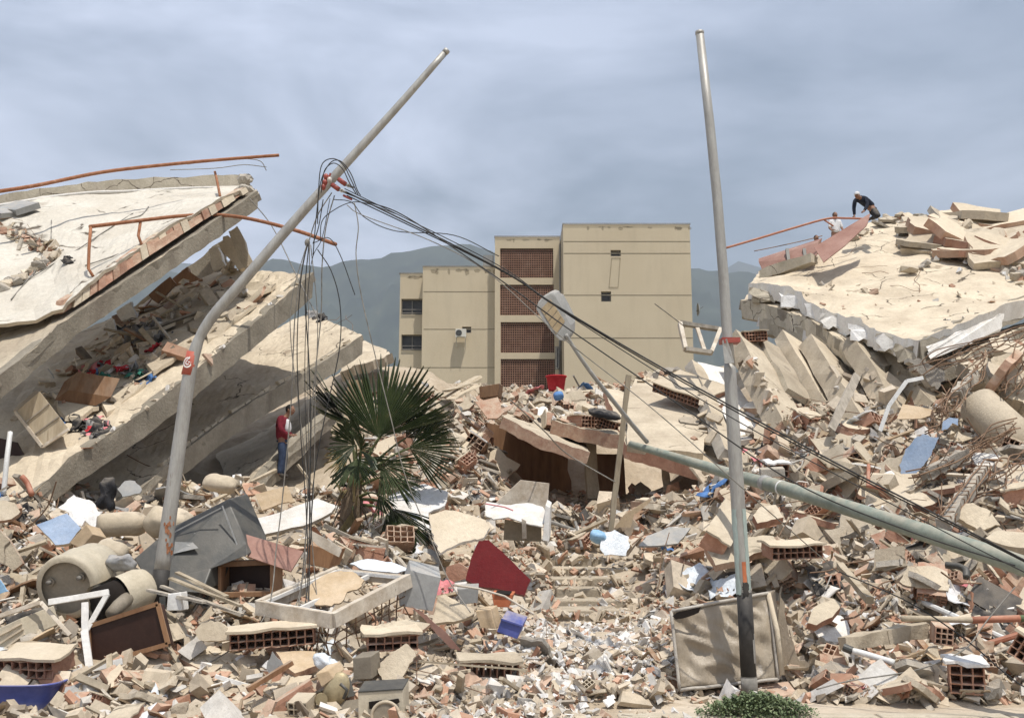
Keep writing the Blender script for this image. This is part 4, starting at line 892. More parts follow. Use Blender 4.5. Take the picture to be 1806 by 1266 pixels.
# dark cables lying on the pale roof
for a,b in (([(40,500),(140,440),(200,400),(270,355)],'dark cable lying long across the pale roof'),([(150,470),(240,440),(300,420),(380,385)],'dark cable snaking to the roof edge'),([(205,395),(250,380),(275,352)],'short dark cable high on the pale roof'),([(20,530),(70,470),(90,430),(92,350)],'dark cable running up the pale roof at far left')):
    MLATER=globals().setdefault('ROOFC',[]); MLATER.append((a,b))
# ---------------- fan palm ----------------
PY=17.2
pm=thing('fan_palm',P(622,985,PY),'dusty green fan palm standing in the rubble left of centre','palm tree')
mb=MB(); pts=[P(620,1000,PY),P(617,940,PY),P(622,880,PY),P(632,830,PY)]; mb.tube(spline(pts,5),[.17]*6+[.18]*5+[.13]*5,14)
tr_=mb.build('trunk','trunk',pm,smooth=True)
rr=random.Random(5)
for k in range(34):
    a=rr.uniform(0,6.28); z=rr.uniform(0,1); p=P(620+5*z,960-130*z,PY)+Vector((math.cos(a)*.16,math.sin(a)*.16,0)); e=p+Vector((math.cos(a)*rr.uniform(.1,.3),math.sin(a)*rr.uniform(.1,.25),rr.choice([-1,1])*rr.uniform(.1,.45)))
    MB().tube([p,p.lerp(e,.5)+Vector((0,0,.05)),e],[.022,.016,.007],5).build('leaf_stub','frond_dry' if k%3 else 'trunk',tr_)
def fan(hub,tip,spread,rad_px,tilt=0,fold=.25,seg=40,mat_='frond',Y=PY,dy=0,seed=0,base=None,droop=.25,squash=1,name='frond'):
    r=random.Random(seed); h=P(hub[0],hub[1],Y+dy); t=P(tip[0],tip[1],Y+dy+tilt); d=(t-h); Rm=rad_px*mpp(Y); d.normalize()
    view=Vector((0,-1,.1)); side=d.cross(view).normalized(); nrm=side.cross(d).normalized(); side=side*squash+nrm*math.sqrt(max(0,1-squash*squash))
    fr=thing(name,h,None,None); fr.parent=pm; fr.location=h-Vector(pm.location)
    if base:
        b=P(*base); MB().tube(spline([b,b.lerp(h,.6)+Vector((0,0,.06)),h],5),[.028]*5+[.016]*6,7).build('petiole','petiole',fr,smooth=True)
    mb=MB(); half=R(spread/2)
    for i in range(seg):
        if r.random()<.05: continue
        bend=r.gauss(0,.035)
        a0=-half+2*half*i/seg; a1=-half+2*half*(i+1)/seg; am=(a0+a1)/2; L_=Rm*(.80+.26*math.cos(am*.9))*r.uniform(.86,1.07)
        def pt(a,rad,k): 
            q=(d*math.cos(a)+side*math.sin(a))*rad; q=q+nrm*(fold*k*rad*.10); q.z-=(droop+.25*abs(bend)*4*(rad>.6*Rm))*(rad/Rm)**2*Rm*.35*(1+.3*math.sin(i*1.7)); q=q+side*bend*(rad/Rm)**2*Rm*.5; return h+q
        n=5; ro=[]
        for k in range(n+1):
            f=k/n; rad=L_*f; sp=1 if f<.74 else max(.05,1-(f-.74)/.26*.95)
            w0=am+(a0-am)*sp; w1=am+(a1-am)*sp
            ro.append((pt(w0,rad,-1),pt(am,rad,1.2),pt(w1,rad,-1)))
        for k in range(n):
            A_,B_=ro[k],ro[k+1]; mb.add([A_[0],A_[1],B_[1],B_[0]],[(0,1,2,3)]); mb.add([A_[1],A_[2],B_[2],B_[1]],[(0,1,2,3)])
        if r.random()<.4:
            e=ro[-1][1]; mb.add([e,e+(e-ro[-2][1])*.35+Vector((0,0,-.03)),ro[-2][0]],[(0,1,2)])
    mb.build('blade',mat_,fr,fix=False); return fr
B0=(630,850,PY)
fan((668,772),(684,640),140,146,tilt=.5,seed=1,base=B0,dy=-.2,droop=-.05,seg=44)
fan((674,766),(752,684),84,122,tilt=.6,seed=2,base=B0,dy=.1,droop=.05,seg=32)
fan((618,757),(545,668),26,112,tilt=.1,seed=3,base=B0,fold=1.2,squash=.75,seg=16,dy=-.1,droop=-.05)
fan((628,785),(585,775),120,58,tilt=-.4,seed=4,base=B0,dy=-.4,droop=.2,seg=28)
fan((640,775),(600,742),70,52,tilt=-.2,seed=14,base=B0,dy=-.2,droop=.0,seg=18)
fan((636,795),(655,768),150,48,tilt=-.5,seed=5,base=B0,dy=-.6,droop=.5,seg=28)
fan((716,772),(790,706),90,88,tilt=.5,seed=6,base=B0,dy=.25,droop=.1,seg=30)
fan((722,790),(795,790),120,86,tilt=.2,seed=7,base=B0,dy=-.1,droop=.15,seg=34)
fan((628,810),(640,855),150,62,tilt=-.5,seed=8,base=(625,870,PY),dy=-.4,droop=.3,seg=30)
fan((672,818),(720,850),110,66,tilt=-.3,seed=9,base=(628,860,PY),dy=-.5,droop=.3,seg=26)
fan((690,842),(735,862),60,62,tilt=-.2,seed=10,base=(628,860,PY),dy=-.2,droop=.3,seg=18)
fan((688,895),(735,960),75,100,tilt=-.4,seed=11,base=(630,880,PY),dy=-.5,droop=.2,seg=30)
fan((682,905),(700,975),60,92,tilt=-.3,seed=12,base=(628,890,PY),dy=-.2,droop=.1,seg=22)
fan((668,872),(686,905),70,46,tilt=-.3,seed=15,base=(626,880,PY),dy=-.4,droop=.3,seg=16)
fan((622,900),(608,965),50,70,tilt=-.2,seed=13,mat_='frond_dry',base=(624,885,PY),dy=-.2,droop=.4,seg=16,name='dry_frond')
fan((630,905),(640,975),46,74,tilt=-.1,seed=17,mat_='frond_dry',base=(624,885,PY),dy=-.1,droop=.4,seg=14,name='dry_frond')
fan((614,805),(585,815),100,44,tilt=-.2,seed=16,mat_='frond_dry',base=(626,850,PY),dy=.1,droop=.4,seg=18,name='dry_frond')
# ---------------- people ----------------
def skin_mesh(name,verts,edges,radii,m,parent,sub=2,root=0):
    """one continuous surface grown round a skeleton"""
    me=bpy.data.meshes.new(name); pw=ploc(parent); me.from_pydata([tuple(Vector(v)-pw) for v in verts],edges,[]); o=bpy.data.objects.new(name,me); SC.collection.objects.link(o)
    o.modifiers.new('skin','SKIN').use_smooth_shade=True
    sv=me.skin_vertices[0].data
    for i,r in enumerate(radii):
        sv[i].radius=(r if hasattr(r,'__len__') else (r,r)); sv[i].use_root=(i==root)
    s=o.modifiers.new('sub','SUBSURF'); s.levels=sub; s.render_levels=sub
    dg=bpy.context.evaluated_depsgraph_get(); em=bpy.data.meshes.new_from_object(o.evaluated_get(dg)); bpy.data.objects.remove(o)
    em.name=name; em.materials.clear(); em.materials.append(M[m]); em.polygons.foreach_set('use_smooth',[True]*len(em.polygons)); q=bpy.data.objects.new(name,em); SC.collection.objects.link(q); q.parent=parent; return q
def chain(pts): return pts,[(i,i+1) for i in range(len(pts)-1)]
def hand(parent_list,p,d,up,s=1):
    """five finger chains; returns verts/edges/radii to append, rooted at wrist index"""
    d=d.normalized(); sd=d.cross(up).normalized(); u=sd.cross(d).normalized(); out=[]
    for k,(off,l) in enumerate(((-.033,.070),(-.011,.082),(.011,.076),(.033,.060))):
        b=p+d*.085+sd*off; out.append([b,b+d*l*.5-u*.008,b+d*l*.85-u*.03])
    b=p+d*.035+sd*-.038; out.append([b,b+d*.03+sd*-.025,b+d*.06+sd*-.03-u*.01]); return out
def person(base,J,label,name='person',clothes=None,hairm='hair',cap=False,facing=Vector((0,-1,0)),headtilt=0,scale=1):
    pr=thing(name,base,label,'person')
    V=[];E=[];Rr=[]; ix={}
    def add(k,p,r): ix[k]=len(V); V.append(p); Rr.append(r)
    rad={'pelvis':(.15,.11),'waist':(.135,.10),'chest':(.165,.115),'neckb':(.07,.07),'neck':.052,'jaw':(.062,.07),'head':(.078,.09),'crown':(.06,.07)}
    for k in ('pelvis','waist','chest','neckb','neck','jaw','head','crown'): add(k,J[k],rad[k])
    for a,b in zip(('pelvis','waist','chest','neckb','neck','jaw','head'),('waist','chest','neckb','neck','jaw','head','crown')): E.append((ix[a],ix[b]))
    for s in 'LR':
        for k,r,pa in (('sh',.062,'neckb'),('el',.045,None),('wr',.028,None),('palm',(.036,.018),None)):
            add(k+s,J[k+s],r)
        E.append((ix['chest'],ix['sh'+s])); E.append((ix['sh'+s],ix['el'+s])); E.append((ix['el'+s],ix['wr'+s])); E.append((ix['wr'+s],ix['palm'+s]))
        for k,r in (('hip',.088),('kn',.06),('an',.042),('toe',.036)): add(k+s,J[k+s],r)
        E.append((ix['pelvis'],ix['hip'+s])); E.append((ix['hip'+s],ix['kn'+s])); E.append((ix['kn'+s],ix['an'+s])); E.append((ix['an'+s],ix['toe'+s]))
        d=(J['palm'+s]-J['wr'+s]).normalized(); 
        for f in hand(None,J['wr'+s],d,Vector((0,-.4,1)) if abs(d.z)<.9 else Vector((0,-1,.1))):
            b=len(V); V.extend(f); Rr.extend([.010,.009,.007]); E.append((ix['palm'+s],b)); E.extend([(b,b+1),(b+1,b+2)])
    body=skin_mesh('body',V,E,Rr,'skin',pr)
    hd=J['head']; upv=(J['crown']-J['jaw']).normalized(); f=facing-upv*facing.dot(upv); f.normalize(); sv=f.cross(upv).normalized()
    rot=Matrix((sv,f,upv)).transposed()
    MB().ell(hd+f*.02,(.076,.098,.118),rot,18,14).build('head',"skin",body,smooth=True)
    fm=MB(); q=hd+f*.118-upv*.01; fm.hexa([q-sv*.008+upv*.03,q+sv*.008+upv*.03,q+sv*.016-upv*.015+f*.02,q-sv*.016-upv*.015+f*.02,q-sv*.012+upv*.03-f*.03,q+sv*.012+upv*.03-f*.03,q+sv*.02-upv*.02-f*.03,q-sv*.02-upv*.02-f*.03]); fm.build('nose','skin',body,smooth=True)
    for s in (-1,1):
        MB().ell(hd+f*.104+sv*s*.03+upv*.015,(.013,.008,.008),rot,8,6).build('eye','eye_dark',body,smooth=True)
        MB().ell(hd+sv*s*.078-upv*.005,(.012,.02,.032),rot,8,6).build('ear','skin',body,smooth=True)
    MB().ell(hd+f*.108-upv*.058,(.024,.008,.006),rot,8,5).build('mouth','maroon',body,smooth=True)
    MB().ell(hd-f*.012+upv*.03,(.086,.10,.108),rot,16,10).build('hair',hairm,pr,smooth=True)
    if cap:
        MB().ell(hd+upv*.045-f*.0,(.094,.112,.095),rot,16,10).build('cap','cloth_white',pr,smooth=True)
        MB().prism([hd+upv*.03+f*(.10+.10*math.sin(a))+sv*.08*math.cos(a) for a in [math.pi*i/8 for i in range(9)]],upv*.012).build('cap_brim','cloth_white',pr)
    def sub(name,keys,extra,m,edges,rads):
        return skin_mesh(name,[J[k] if isinstance(k,str) else k for k in keys],edges,rads,m,pr)
    return pr,body,sub
# person standing with bowed head by the lowest slab
Yp=23.6; f0=P(494,843,Yp); mz=f0.z
def at_(dx,dy,dz): return Vector((f0.x+dx,Yp+dy,mz+dz))
J=dict(pelvis=at_(.02,0,.90),waist=at_(.0,0,1.05),chest=at_(.02,0,1.26),neckb=at_(.07,0,1.40),neck=at_(.11,0,1.45),jaw=at_(.15,-.0,1.50),head=at_(.17,0,1.57),crown=at_(.17,0,1.65),
 shL=at_(.02,.17,1.36),elL=at_(.06,.20,1.09),wrL=at_(.21,.10,1.0),palmL=at_(.26,.06,1.0),shR=at_(.0,-.17,1.36),elR=at_(.02,-.22,1.08),wrR=at_(.17,-.12,.98),palmR=at_(.22,-.09,.98),
 hipL=at_(.02,.09,.86),knL=at_(.06,.10,.47),anL=at_(.03,.10,.08),toeL=at_(.16,.12,.03),hipR=at_(.02,-.09,.86),knR=at_(.05,-.09,.47),anR=at_(.0,-.10,.08),toeR=at_(.13,-.12,.03))
pr,body,sub=person(f0,J,'person in maroon jacket and jeans standing with bowed head beside the lowest left slab',facing=Vector((.8,-.25,-.62)))
E1=[(0,1),(1,2),(2,3),(2,4),(4,5),(5,6),(2,7),(7,8),(8,9)]
sub('jacket',[at_(.02,0,.83),'waist','chest','neckb','shL','elL','wrL','shR','elR','wrR'],None,'maroon',E1,[(.19,.16),(.175,.15),(.20,.16),(.09,.09),.085,.075,.055,.085,.075,.055])
sub('shirt',[at_(.15,-.06,1.02),at_(.14,-.07,1.2),at_(.12,-.06,1.36)],None,'cloth_white',[(0,1),(1,2)],[(.07,.10),(.09,.11),(.06,.06)])
for s in 'LR':
    sub('trouser_leg',['hip'+s,'kn'+s,'an'+s],None,'denim',[(0,1),(1,2)],[.115,.085,.07]); sub('shoe',['an'+s,'toe'+s],None,'shoe',[(0,1)],[.055,.05])
sub('trouser_seat',['pelvis',at_(.02,0,.80)],None,'denim',[(0,1)],[(.172,.15),(.16,.14)])
# man with the white cap, kneeling on top of the right roof slab
Yk=33.0; k0=P(1530,386,Yk); mk=mpp(Yk)
def ak(px,py,dy=0): return P(px,py,Yk+dy)
J=dict(pelvis=ak(1538,368,.1),waist=ak(1532,360,.05),chest=ak(1524,352,0),neckb=ak(1517,349,-.1),neck=ak(1515,348,-.14),jaw=ak(1513,349,-.18),head=ak(1512,345,-.2),crown=ak(1511.5,341,-.2),
 shL=ak(1527,351,-.12),elL=ak(1530,362,-.2),wrL=ak(1524,372,-.35),palmL=ak(1521,374,-.4),shR=ak(1508,353,.05),elR=ak(1506,367,.0),wrR=ak(1507,380,-.1),palmR=ak(1505,383,-.12),
 hipL=ak(1540,370,-.1),knL=ak(1549,381,-.5),anL=ak(1541,384,-.1),toeL=ak(1534,386,0),hipR=ak(1536,370,.15),knR=ak(1545,382,.0),anR=ak(1536,386,.3),toeR=ak(1530,388,.35))
pr,body,sub=person(k0,J,'man in white cap and dark long sleeved top kneeling on the right rubble summit',cap=True,facing=Vector((-.45,-.75,-.45)))
sub('trouser_seat',['pelvis',ak(1541,372,0)],None,'cloth_black',[(0,1)],[(.175,.15),(.16,.14)])
sub('sweater',['pelvis','waist','chest','neckb','shL','elL','wrL','shR','elR','wrR'],None,'navy',E1,[(.205,.17),(.17,.14),(.20,.15),(.09,.09),.085,.065,.048,.085,.065,.048])
for s in 'LR':
    sub('trouser_leg',['hip'+s,'kn'+s,'an'+s],None,'cloth_black',[(0,1),(1,2)],[.125,.10,.065]); sub('shoe',['an'+s,'toe'+s],None,'shoe',[(0,1)],[.055,.05])
# two more people further back behind the red brown sheet
def standing(px,py_head,Y,label,top,capm=None,hairm='hair'):
    h=P(px,py_head,Y); f=Vector((h.x,Y,h.z-1.57)); a=lambda dx,dy,dz:Vector((f.x+dx,Y+dy,f.z+dz))
    J=dict(pelvis=a(0,0,.9),waist=a(0,0,1.05),chest=a(0,0,1.25),neckb=a(0,0,1.4),neck=a(0,-.02,1.46),jaw=a(0,-.03,1.51),head=a(0,-.04,1.57),crown=a(0,-.03,1.65),
     shL=a(.17,0,1.36),elL=a(.22,-.05,1.1),wrL=a(.18,-.22,1.0),palmL=a(.16,-.28,1.0),shR=a(-.17,0,1.36),elR=a(-.22,-.05,1.1),wrR=a(-.18,-.2,.98),palmR=a(-.16,-.26,.98),
     hipL=a(.09,0,.86),knL=a(.1,-.05,.47),anL=a(.1,0,.08),toeL=a(.12,-.13,.03),hipR=a(-.09,0,.86),knR=a(-.1,-.03,.47),anR=a(-.1,.03,.08),toeR=a(-.12,-.1,.03))
    pr,body,sub=person(f,J,label,facing=Vector((.1,-.9,-.3)),hairm=hairm)
    sub('shirt',['pelvis','waist','chest','neckb','shL','elL','shR','elR'],None,top,[(0,1),(1,2),(2,3),(2,4),(4,5),(2,6),(6,7)],[(.17,.13),(.16,.13),(.19,.14),(.09,.09),.08,.06,.08,.06])
    for s in 'LR': sub('trouser_leg',['hip'+s,'kn'+s,'an'+s],None,'denim',[(0,1),(1,2)],[.11,.085,.07])
    sub('trouser_seat',['pelvis',a(0,0,.8)],None,'denim',[(0,1)],[(.172,.14),(.16,.13)])
    return f
s1=standing(1472,381,35,'person in dark knit hat and white shirt half hidden behind the reddish brown metal sheet','cloth_white',hairm='cloth_black')
s2=standing(1439,421.5,36,'person of whom only the dark haired crown shows behind the red brown gutter','cloth_grey')
# broken floor they stand on, behind the metal sheet
for s_,lab in ((s1,'broken slab edge behind the reddish brown metal sheet under the person in the knit hat'),(s2,'lower broken slab behind the red brown gutter')):
    mb=MB(); mb.beam(s_+Vector((-1.0,.2,-.18)),s_+Vector((1.3,.2,-.12)),1.6,.3,n=6,jit=.04); meta(mb.build('slab_fragment','chunk'),lab,'slab piece')
# ---------------- loose rubble: templates ----------------
def hull(n,sx,sy,sz,seed,flat=0):
    r=random.Random(seed); bm=bmesh.new()
    for _ in range(n):
        v=Vector((r.uniform(-1,1),r.uniform(-1,1),r.uniform(-1,1)))
        if flat: v.z=round(v.z)
        else: v=v/max(abs(v.x),abs(v.y),abs(v.z))**.6
        bm.verts.new((v.x*sx/2,v.y*sy/2,v.z*sz/2))
    bmesh.ops.convex_hull(bm,input=bm.verts[:])
    for v in [v for v in bm.verts if not v.link_faces]: bm.verts.remove(v)
    bmesh.ops.dissolve_limit(bm,angle_limit=R(9),verts=bm.verts[:],edges=bm.edges[:])
    bm.verts.index_update(); mb=MB(); mb.add([v.co[:] for v in bm.verts],[[v.index for v in f.verts] for f in bm.faces]); bm.free(); return mb
def plate_t(seed,sx,sy,th,n=9,back=1,amp=.18):
    r=random.Random(seed); poly=[]
    for k in range(n):
        a=2*math.pi*k/n+r.uniform(-.2,.2); q=r.uniform(1-amp*2,1); c,s_=math.cos(a),math.sin(a); m_=max(abs(c),abs(s_)); poly.append((c/m_*q*sx/2,s_/m_*q*sy/2,0))
    poly=[Vector(p) for p in poly]; out=[]
    for i in range(n):
        out.append(poly[i]); out.append((poly[i]+poly[(i+1)%n])/2+Vector((r.uniform(-1,1),r.uniform(-1,1),0))*.05*sx)
    mb=MB(); mb.prism([p+Vector((0,0,th/2)) for p in out],Vector((0,0,-th)),0,back,back); return mb
def hollow(L_,nx,ny,cell,seed=0,jag=.0):
    random.seed(seed+100); t=.013; xs=[];ys=[]
    for i in range(nx): xs+=[i*cell,i*cell+t]
    xs+=[nx*cell,nx*cell+t]
    for i in range(ny): ys+=[i*cell,i*cell+t]
    ys+=[ny*cell,ny*cell+t]
    mb=MB().lattice(xs,ys,lambda i,j:(i%2==0) or (j%2==0),L_,jag=jag); W=nx*cell/2; Hh=ny*cell/2
    mb.v=[(v[2]-L_/2,v[0]-W,v[1]-Hh) for v in mb.v]; return mb
def plank_t(L_,w_,h,seed):
    random.seed(seed+500); mb=MB(); mb.beam((-L_/2,0,0),(L_/2,0,0),w_,h,n=4,jit=.006); return mb
def sheet_t(sx,sy,seed,amp=.06):
    mb=MB(); n=7; vs=[];fs=[]; o=Vector((seed*3.1,0,0))
    for i in range(n+1):
        for j in range(n+1):
            x=(i/n-.5)*sx; y=(j/n-.5)*sy; p=Vector((x*3/sx,y*3/sx,0))+o
            ed=1+(.18*noise.noise(p*2)); vs.append((x*ed,y*ed,amp*noise.noise(p)*2+amp*.5*noise.noise(p*2.7)))
    for i in range(n):
        for j in range(n): q=i*(n+1)+j; fs.append((q,q+n+1,q+n+2,q+1))
    k=len(vs); vs2=[(v[0],v[1],v[2]-.008) for v in vs]; fb=[tuple(reversed([a+k for a in f])) for f in fs]
    bd_=[i*(n+1) for i in range(n+1)]+[n*(n+1)+j for j in range(1,n+1)]+[i*(n+1)+n for i in range(n-1,-1,-1)]+[j for j in range(n-1,0,-1)]
    sd=[(bd_[i],bd_[(i+1)%len(bd_)],bd_[(i+1)%len(bd_)]+k,bd_[i]+k) for i in range(len(bd_))]
    return mb.add(vs+vs2,fs+fb+sd)
fl_=(GXX>1.5)&(GXX<3.7)&(GYY>10.9)&(GYY<12.2)
CAPH=H0+.10+.30*np.clip((GYY-11.6)/3.5,0,1)*(1-fl_)
class Drop:
    """settles a piece on the heap and raises the height map under it, up to a limit"""
    def __call__(s,x,y,rad,hgt,sink=.3,raise_=.75):
        i0=int((x-rad-GX0)/GS);i1=int((x+rad-GX0)/GS)+1;j0=int((y-rad-GY0)/GS);j1=int((y+rad-GY0)/GS)+1
        i0=max(i0,0);j0=max(j0,0);i1=min(i1,H.shape[0]-1);j1=min(j1,H.shape[1]-1)
        if i1<=i0 or j1<=j0: return None
        W=H[i0:i1,j0:j1]; base=float(W.mean()*.8+W.max()*.2); gxs=(H[i1,j0]-H[i0,j0])/((i1-i0)*GS); gys=(H[i0,j1]-H[i0,j0])/((j1-j0)*GS)
        gxs=max(-1,min(1,gxs)); gys=max(-1,min(1,gys))
        z=base+hgt*(.5-sink)
        if raise_>0: H[i0:i1,j0:j1]=np.maximum(W,np.minimum(np.minimum(z+hgt*.5*raise_,W+hgt*.8),CAPH[i0:i1,j0:j1]))
        return z,gxs,gys
drop=Drop()
def pick(regs):
    t=sum(r[4] for r in regs); q=random.random()*t
    for r in regs:
        q-=r[4]
        if q<=0: return random.uniform(r[0],r[2]),random.uniform(r[1],r[3])
    r=regs[-1]; return random.uniform(r[0],r[2]),random.uniform(r[1],r[3])
def where(px,py):
    best=min(HERO,key=lambda h:(h[0]-px)**2+((h[1]-py)*1.5)**2); return best[2]
def blocked(px,py,small,pad=0):
    for a in EXC:
        if a[0]-pad<px<a[2]+pad and a[1]-pad*.5<py<a[3]+pad*.3+(26 if a[3]>1000 else 12): return True
    if not small:
        if 885<px<1245 and 796<py<900 and random.random()<.95: return True
        for a in STEPBOX:
            if a[0]<px<a[2] and a[1]<py<a[3]+4: return True
        if px>1030 and py>1222: return True
    return False
LAB={}
def rotm(g1,g2,flat=.35):
    t=Vector((-g1*.8,-g2*.8,1)).normalized(); t=(t+Vector((random.gauss(0,flat),random.gauss(0,flat),random.gauss(0,flat*.3)))).normalized()
    q=t.to_track_quat('Z','Y').to_matrix(); return q@Matrix.Rotation(random.uniform(0,6.283),3,'Z')
COUNT={}
def scatter(kind,name,cat,adj,temps,n,regs,size,flat=.4,sink=.25,hgt=.2,rad=.2,raise_=.6,smin=.7,smax=1.5,what=None):
    """temps: list of (mesh[,child meshes]); every piece is its own object"""
    out=[]
    for _ in range(n):
        for tr in range(6):
            px,py=pick(regs); g=G(px,py)
            if g is not None and g.y>9.6 and not blocked(px,py,False,45 if kind=='beam' else 14 if kind in('slab','wall') else 0): break
        else: continue
        k=random.uniform(smin,smax)*size(g.y)*(.62+.38*min(1,max(0,(g.y-10.5)/2.5)))
        if 640<px<1240 and py>1080: k*=.72
        tm=random.choice(temps); 
        if abs(g.x-1.2)<1.2 and g.y<21 and g.y>13: k*=.45
        r=drop(g.x,g.y,rad*k,hgt*k,sink,raise_)
        if r is None: continue
        z,a,b=r; o=bpy.data.objects.new(name,tm[0]); SC.collection.objects.link(o); o.location=(g.x,g.y,z)
        o.rotation_euler=rotm(a,b,flat).to_euler(); o.scale=(k*random.uniform(.85,1.15),k*random.uniform(.85,1.15),k)
        for cn,cm in tm[1:]:
            c=bpy.data.objects.new(cn,cm); SC.collection.objects.link(c); c.parent=o
        wq=where(px,py); rel=k/size(g.y); mn=tm[0].materials[0].name
        colr={'terracotta':'red','brick_dusty':'salmon','plaster_beige':'cream','floor_tan':'tan','chunk':'beige','chunk_grey':'grey','chunk_white':'white','wood_pale':'pale','wood_grey':'grey','wood_brown':'brown','cream_frame':'cream','cardboard':'tan','grey_sheet':'grey','cloth_white':'white','cloth_grey':'grey','cloth_black':'black','clear_film':'clear','cloth_blue':'blue','cloth_pink':'pink','pvc':'white','orange_pipe':'orange','cable_grey':'grey','rebar':'rusty','concrete':'beige'}.get(mn,'')
        lab=' '.join(('%s %s %s'%(colr,adj,wq)).split()); LAB.setdefault((cat,lab),[]).append((o,k,px)); o['category']=cat; out.append(o)
    return out
ORD=['leftmost','second from the left','third from the left','fourth from the left','fifth from the left','sixth from the left','seventh from the left','eighth from the left','ninth from the left','tenth from the left','eleventh from the left','twelfth from the left','thirteenth from the left','fourteenth from the left']
def finish_labels():
    for (name,lab),l in LAB.items():
        l.sort(key=lambda q:-q[1]); n=len(l)
        if n<=3:
            for i,(o,k,px) in enumerate(l): o['label']=' '.join(((['',],['larger ','smaller '],['largest ','medium ','smallest '])[n-1][i]+lab).split()[:16])
            continue
        h=[l[:n//2],l[n//2:]] if n>5 else [l]
        for q,part in enumerate(h):
            part.sort(key=lambda r:r[2]); pre='' if n<=5 else ('big ','small ')[q]
            for i,(o,k,px) in enumerate(part):
                t=pre+lab+', '+('rightmost' if i==len(part)-1 else ORD[i] if i<len(ORD) else '')
                if len(t.split())>16 or i>=len(ORD): t=(pre+lab); o['group']='%s %s'%(name.replace('_',' '),lab)[:60]
                o['label']=' '.join(t.split()[:16]).rstrip(',')
ONE=lambda Y:1.0
def stuff_scatter(name,n,regs,temps,cols,size,flat=1.0,sink=.35,hgt=.1,matn='debris',kind='stuff',label=None,cat=None,raise_=.6,onH=None,thin=0):
    V=[];F=[];C=[];nv=0; fl=[]
    for _ in range(n):
        px,py=pick(regs); g=G(px,py)
        if g is None: continue
        if random.random()<.7 and (blocked(px,py,True) or any(a[0]<px<a[2] and a[1]<py<a[3] for a in STEPBOX)): continue
        if (px>1030 and py>1224 and random.random()<.92) or (885<px<1240 and 800<py<885 and random.random()<.6): continue
        k=size(g.y)*min(2.6,math.exp(random.gauss(-.25,.5)))
        if thin and 640<px<1230 and py>1085 and random.random()<thin: continue
        r=drop(g.x,g.y,.6*hgt*k,hgt*k,sink,raise_)
        if r is None: continue
        z,a,b=r; tv,tf=random.choice(temps); m_=np.array(rotm(a,b,flat))*k
        V.append(tv@m_.T+np.array([g.x,g.y,z])); c=random.choices(cols,[q[3] for q in cols])[0]; s_=random.uniform(.8,1.15)
        for f in tf: F.append([q+nv for q in f]); C.append((c[0]*s_,c[1]*s_,c[2]*s_,1))
        nv+=len(tv)
    V=np.concatenate(V); me=bpy.data.meshes.new(name)
    ls=np.array([len(f) for f in F]); me.vertices.add(len(V)); me.vertices.foreach_set('co',V.astype(np.float32).ravel()); me.loops.add(int(ls.sum())); me.loops.foreach_set('vertex_index',np.concatenate(F).astype(np.int32)); me.polygons.add(len(F)); me.polygons.foreach_set('loop_start',np.concatenate([[0],np.cumsum(ls)[:-1]])); me.polygons.foreach_set('loop_total',ls); me.update(calc_edges=True)
    me.polygons.foreach_set('use_smooth',[False]*len(F))
    at=me.attributes.new('col','FLOAT_COLOR','FACE'); at.data.foreach_set('color',np.array(C,dtype=np.float32).ravel())
    me.materials.append(M[matn]); o=bpy.data.objects.new(name,me); SC.collection.objects.link(o); meta(o,label,cat,kind=kind); return o
def npT(mb): return (np.array(mb.v),mb.f)
def shard(sx,sy,sz,seed,sk=.22):
    r=random.Random(seed); j=lambda q:q*(1+r.uniform(-sk,sk)); x,y,z=sx/2,sy/2,sz/2
    p=[(-x,-y,-z),(x,-y,-z),(x,-y,z),(-x,-y,z),(-x,y,-z),(x,y,-z),(x,y,z),(-x,y,z)]
    return MB().hexa([(a*(1+r.uniform(-sk,sk)),b*(1+r.uniform(-sk,sk)),c*(1+r.uniform(-sk,sk))) for a,b,c in p])
def wedge(sx,sy,sz,seed):
    r=random.Random(seed); q=[(r.uniform(-.5,-.2)*sx,r.uniform(-.5,-.2)*sy),(r.uniform(.3,.5)*sx,r.uniform(-.5,-.1)*sy),(r.uniform(-.3,.4)*sx,r.uniform(.3,.5)*sy)]
    return MB().prism([Vector((a,b,sz/2)) for a,b in q],Vector((r.uniform(-.1,.1),0,-sz)),0)
SM=[npT(shard(1.1,.75,.55,s)) for s in range(6)]+[npT(shard(1.6,.6,.35,20+s)) for s in range(5)]+[npT(shard(1.4,1.1,.14,40+s,.3)) for s in range(7)]+[npT(wedge(1.6,1.5,.22,60+s)) for s in range(6)]+[npT(hull(7,1,.8,.6,s)) for s in range(3)]
SPL=[npT(plank_t(2.2,.16,.1,s)) for s in range(4)]
# palette of loose stuff (albedo)
PAL=[(.60,.57,.52,2),(.56,.47,.35,6),(.48,.40,.30,4),(.64,.55,.43,5),(.42,.22,.14,1.6),(.52,.31,.21,2.2),(.38,.33,.27,1.6),(.74,.71,.67,1.6),(.24,.19,.14,.6),(.12,.11,.10,.3),(.60,.42,.31,1.6)]
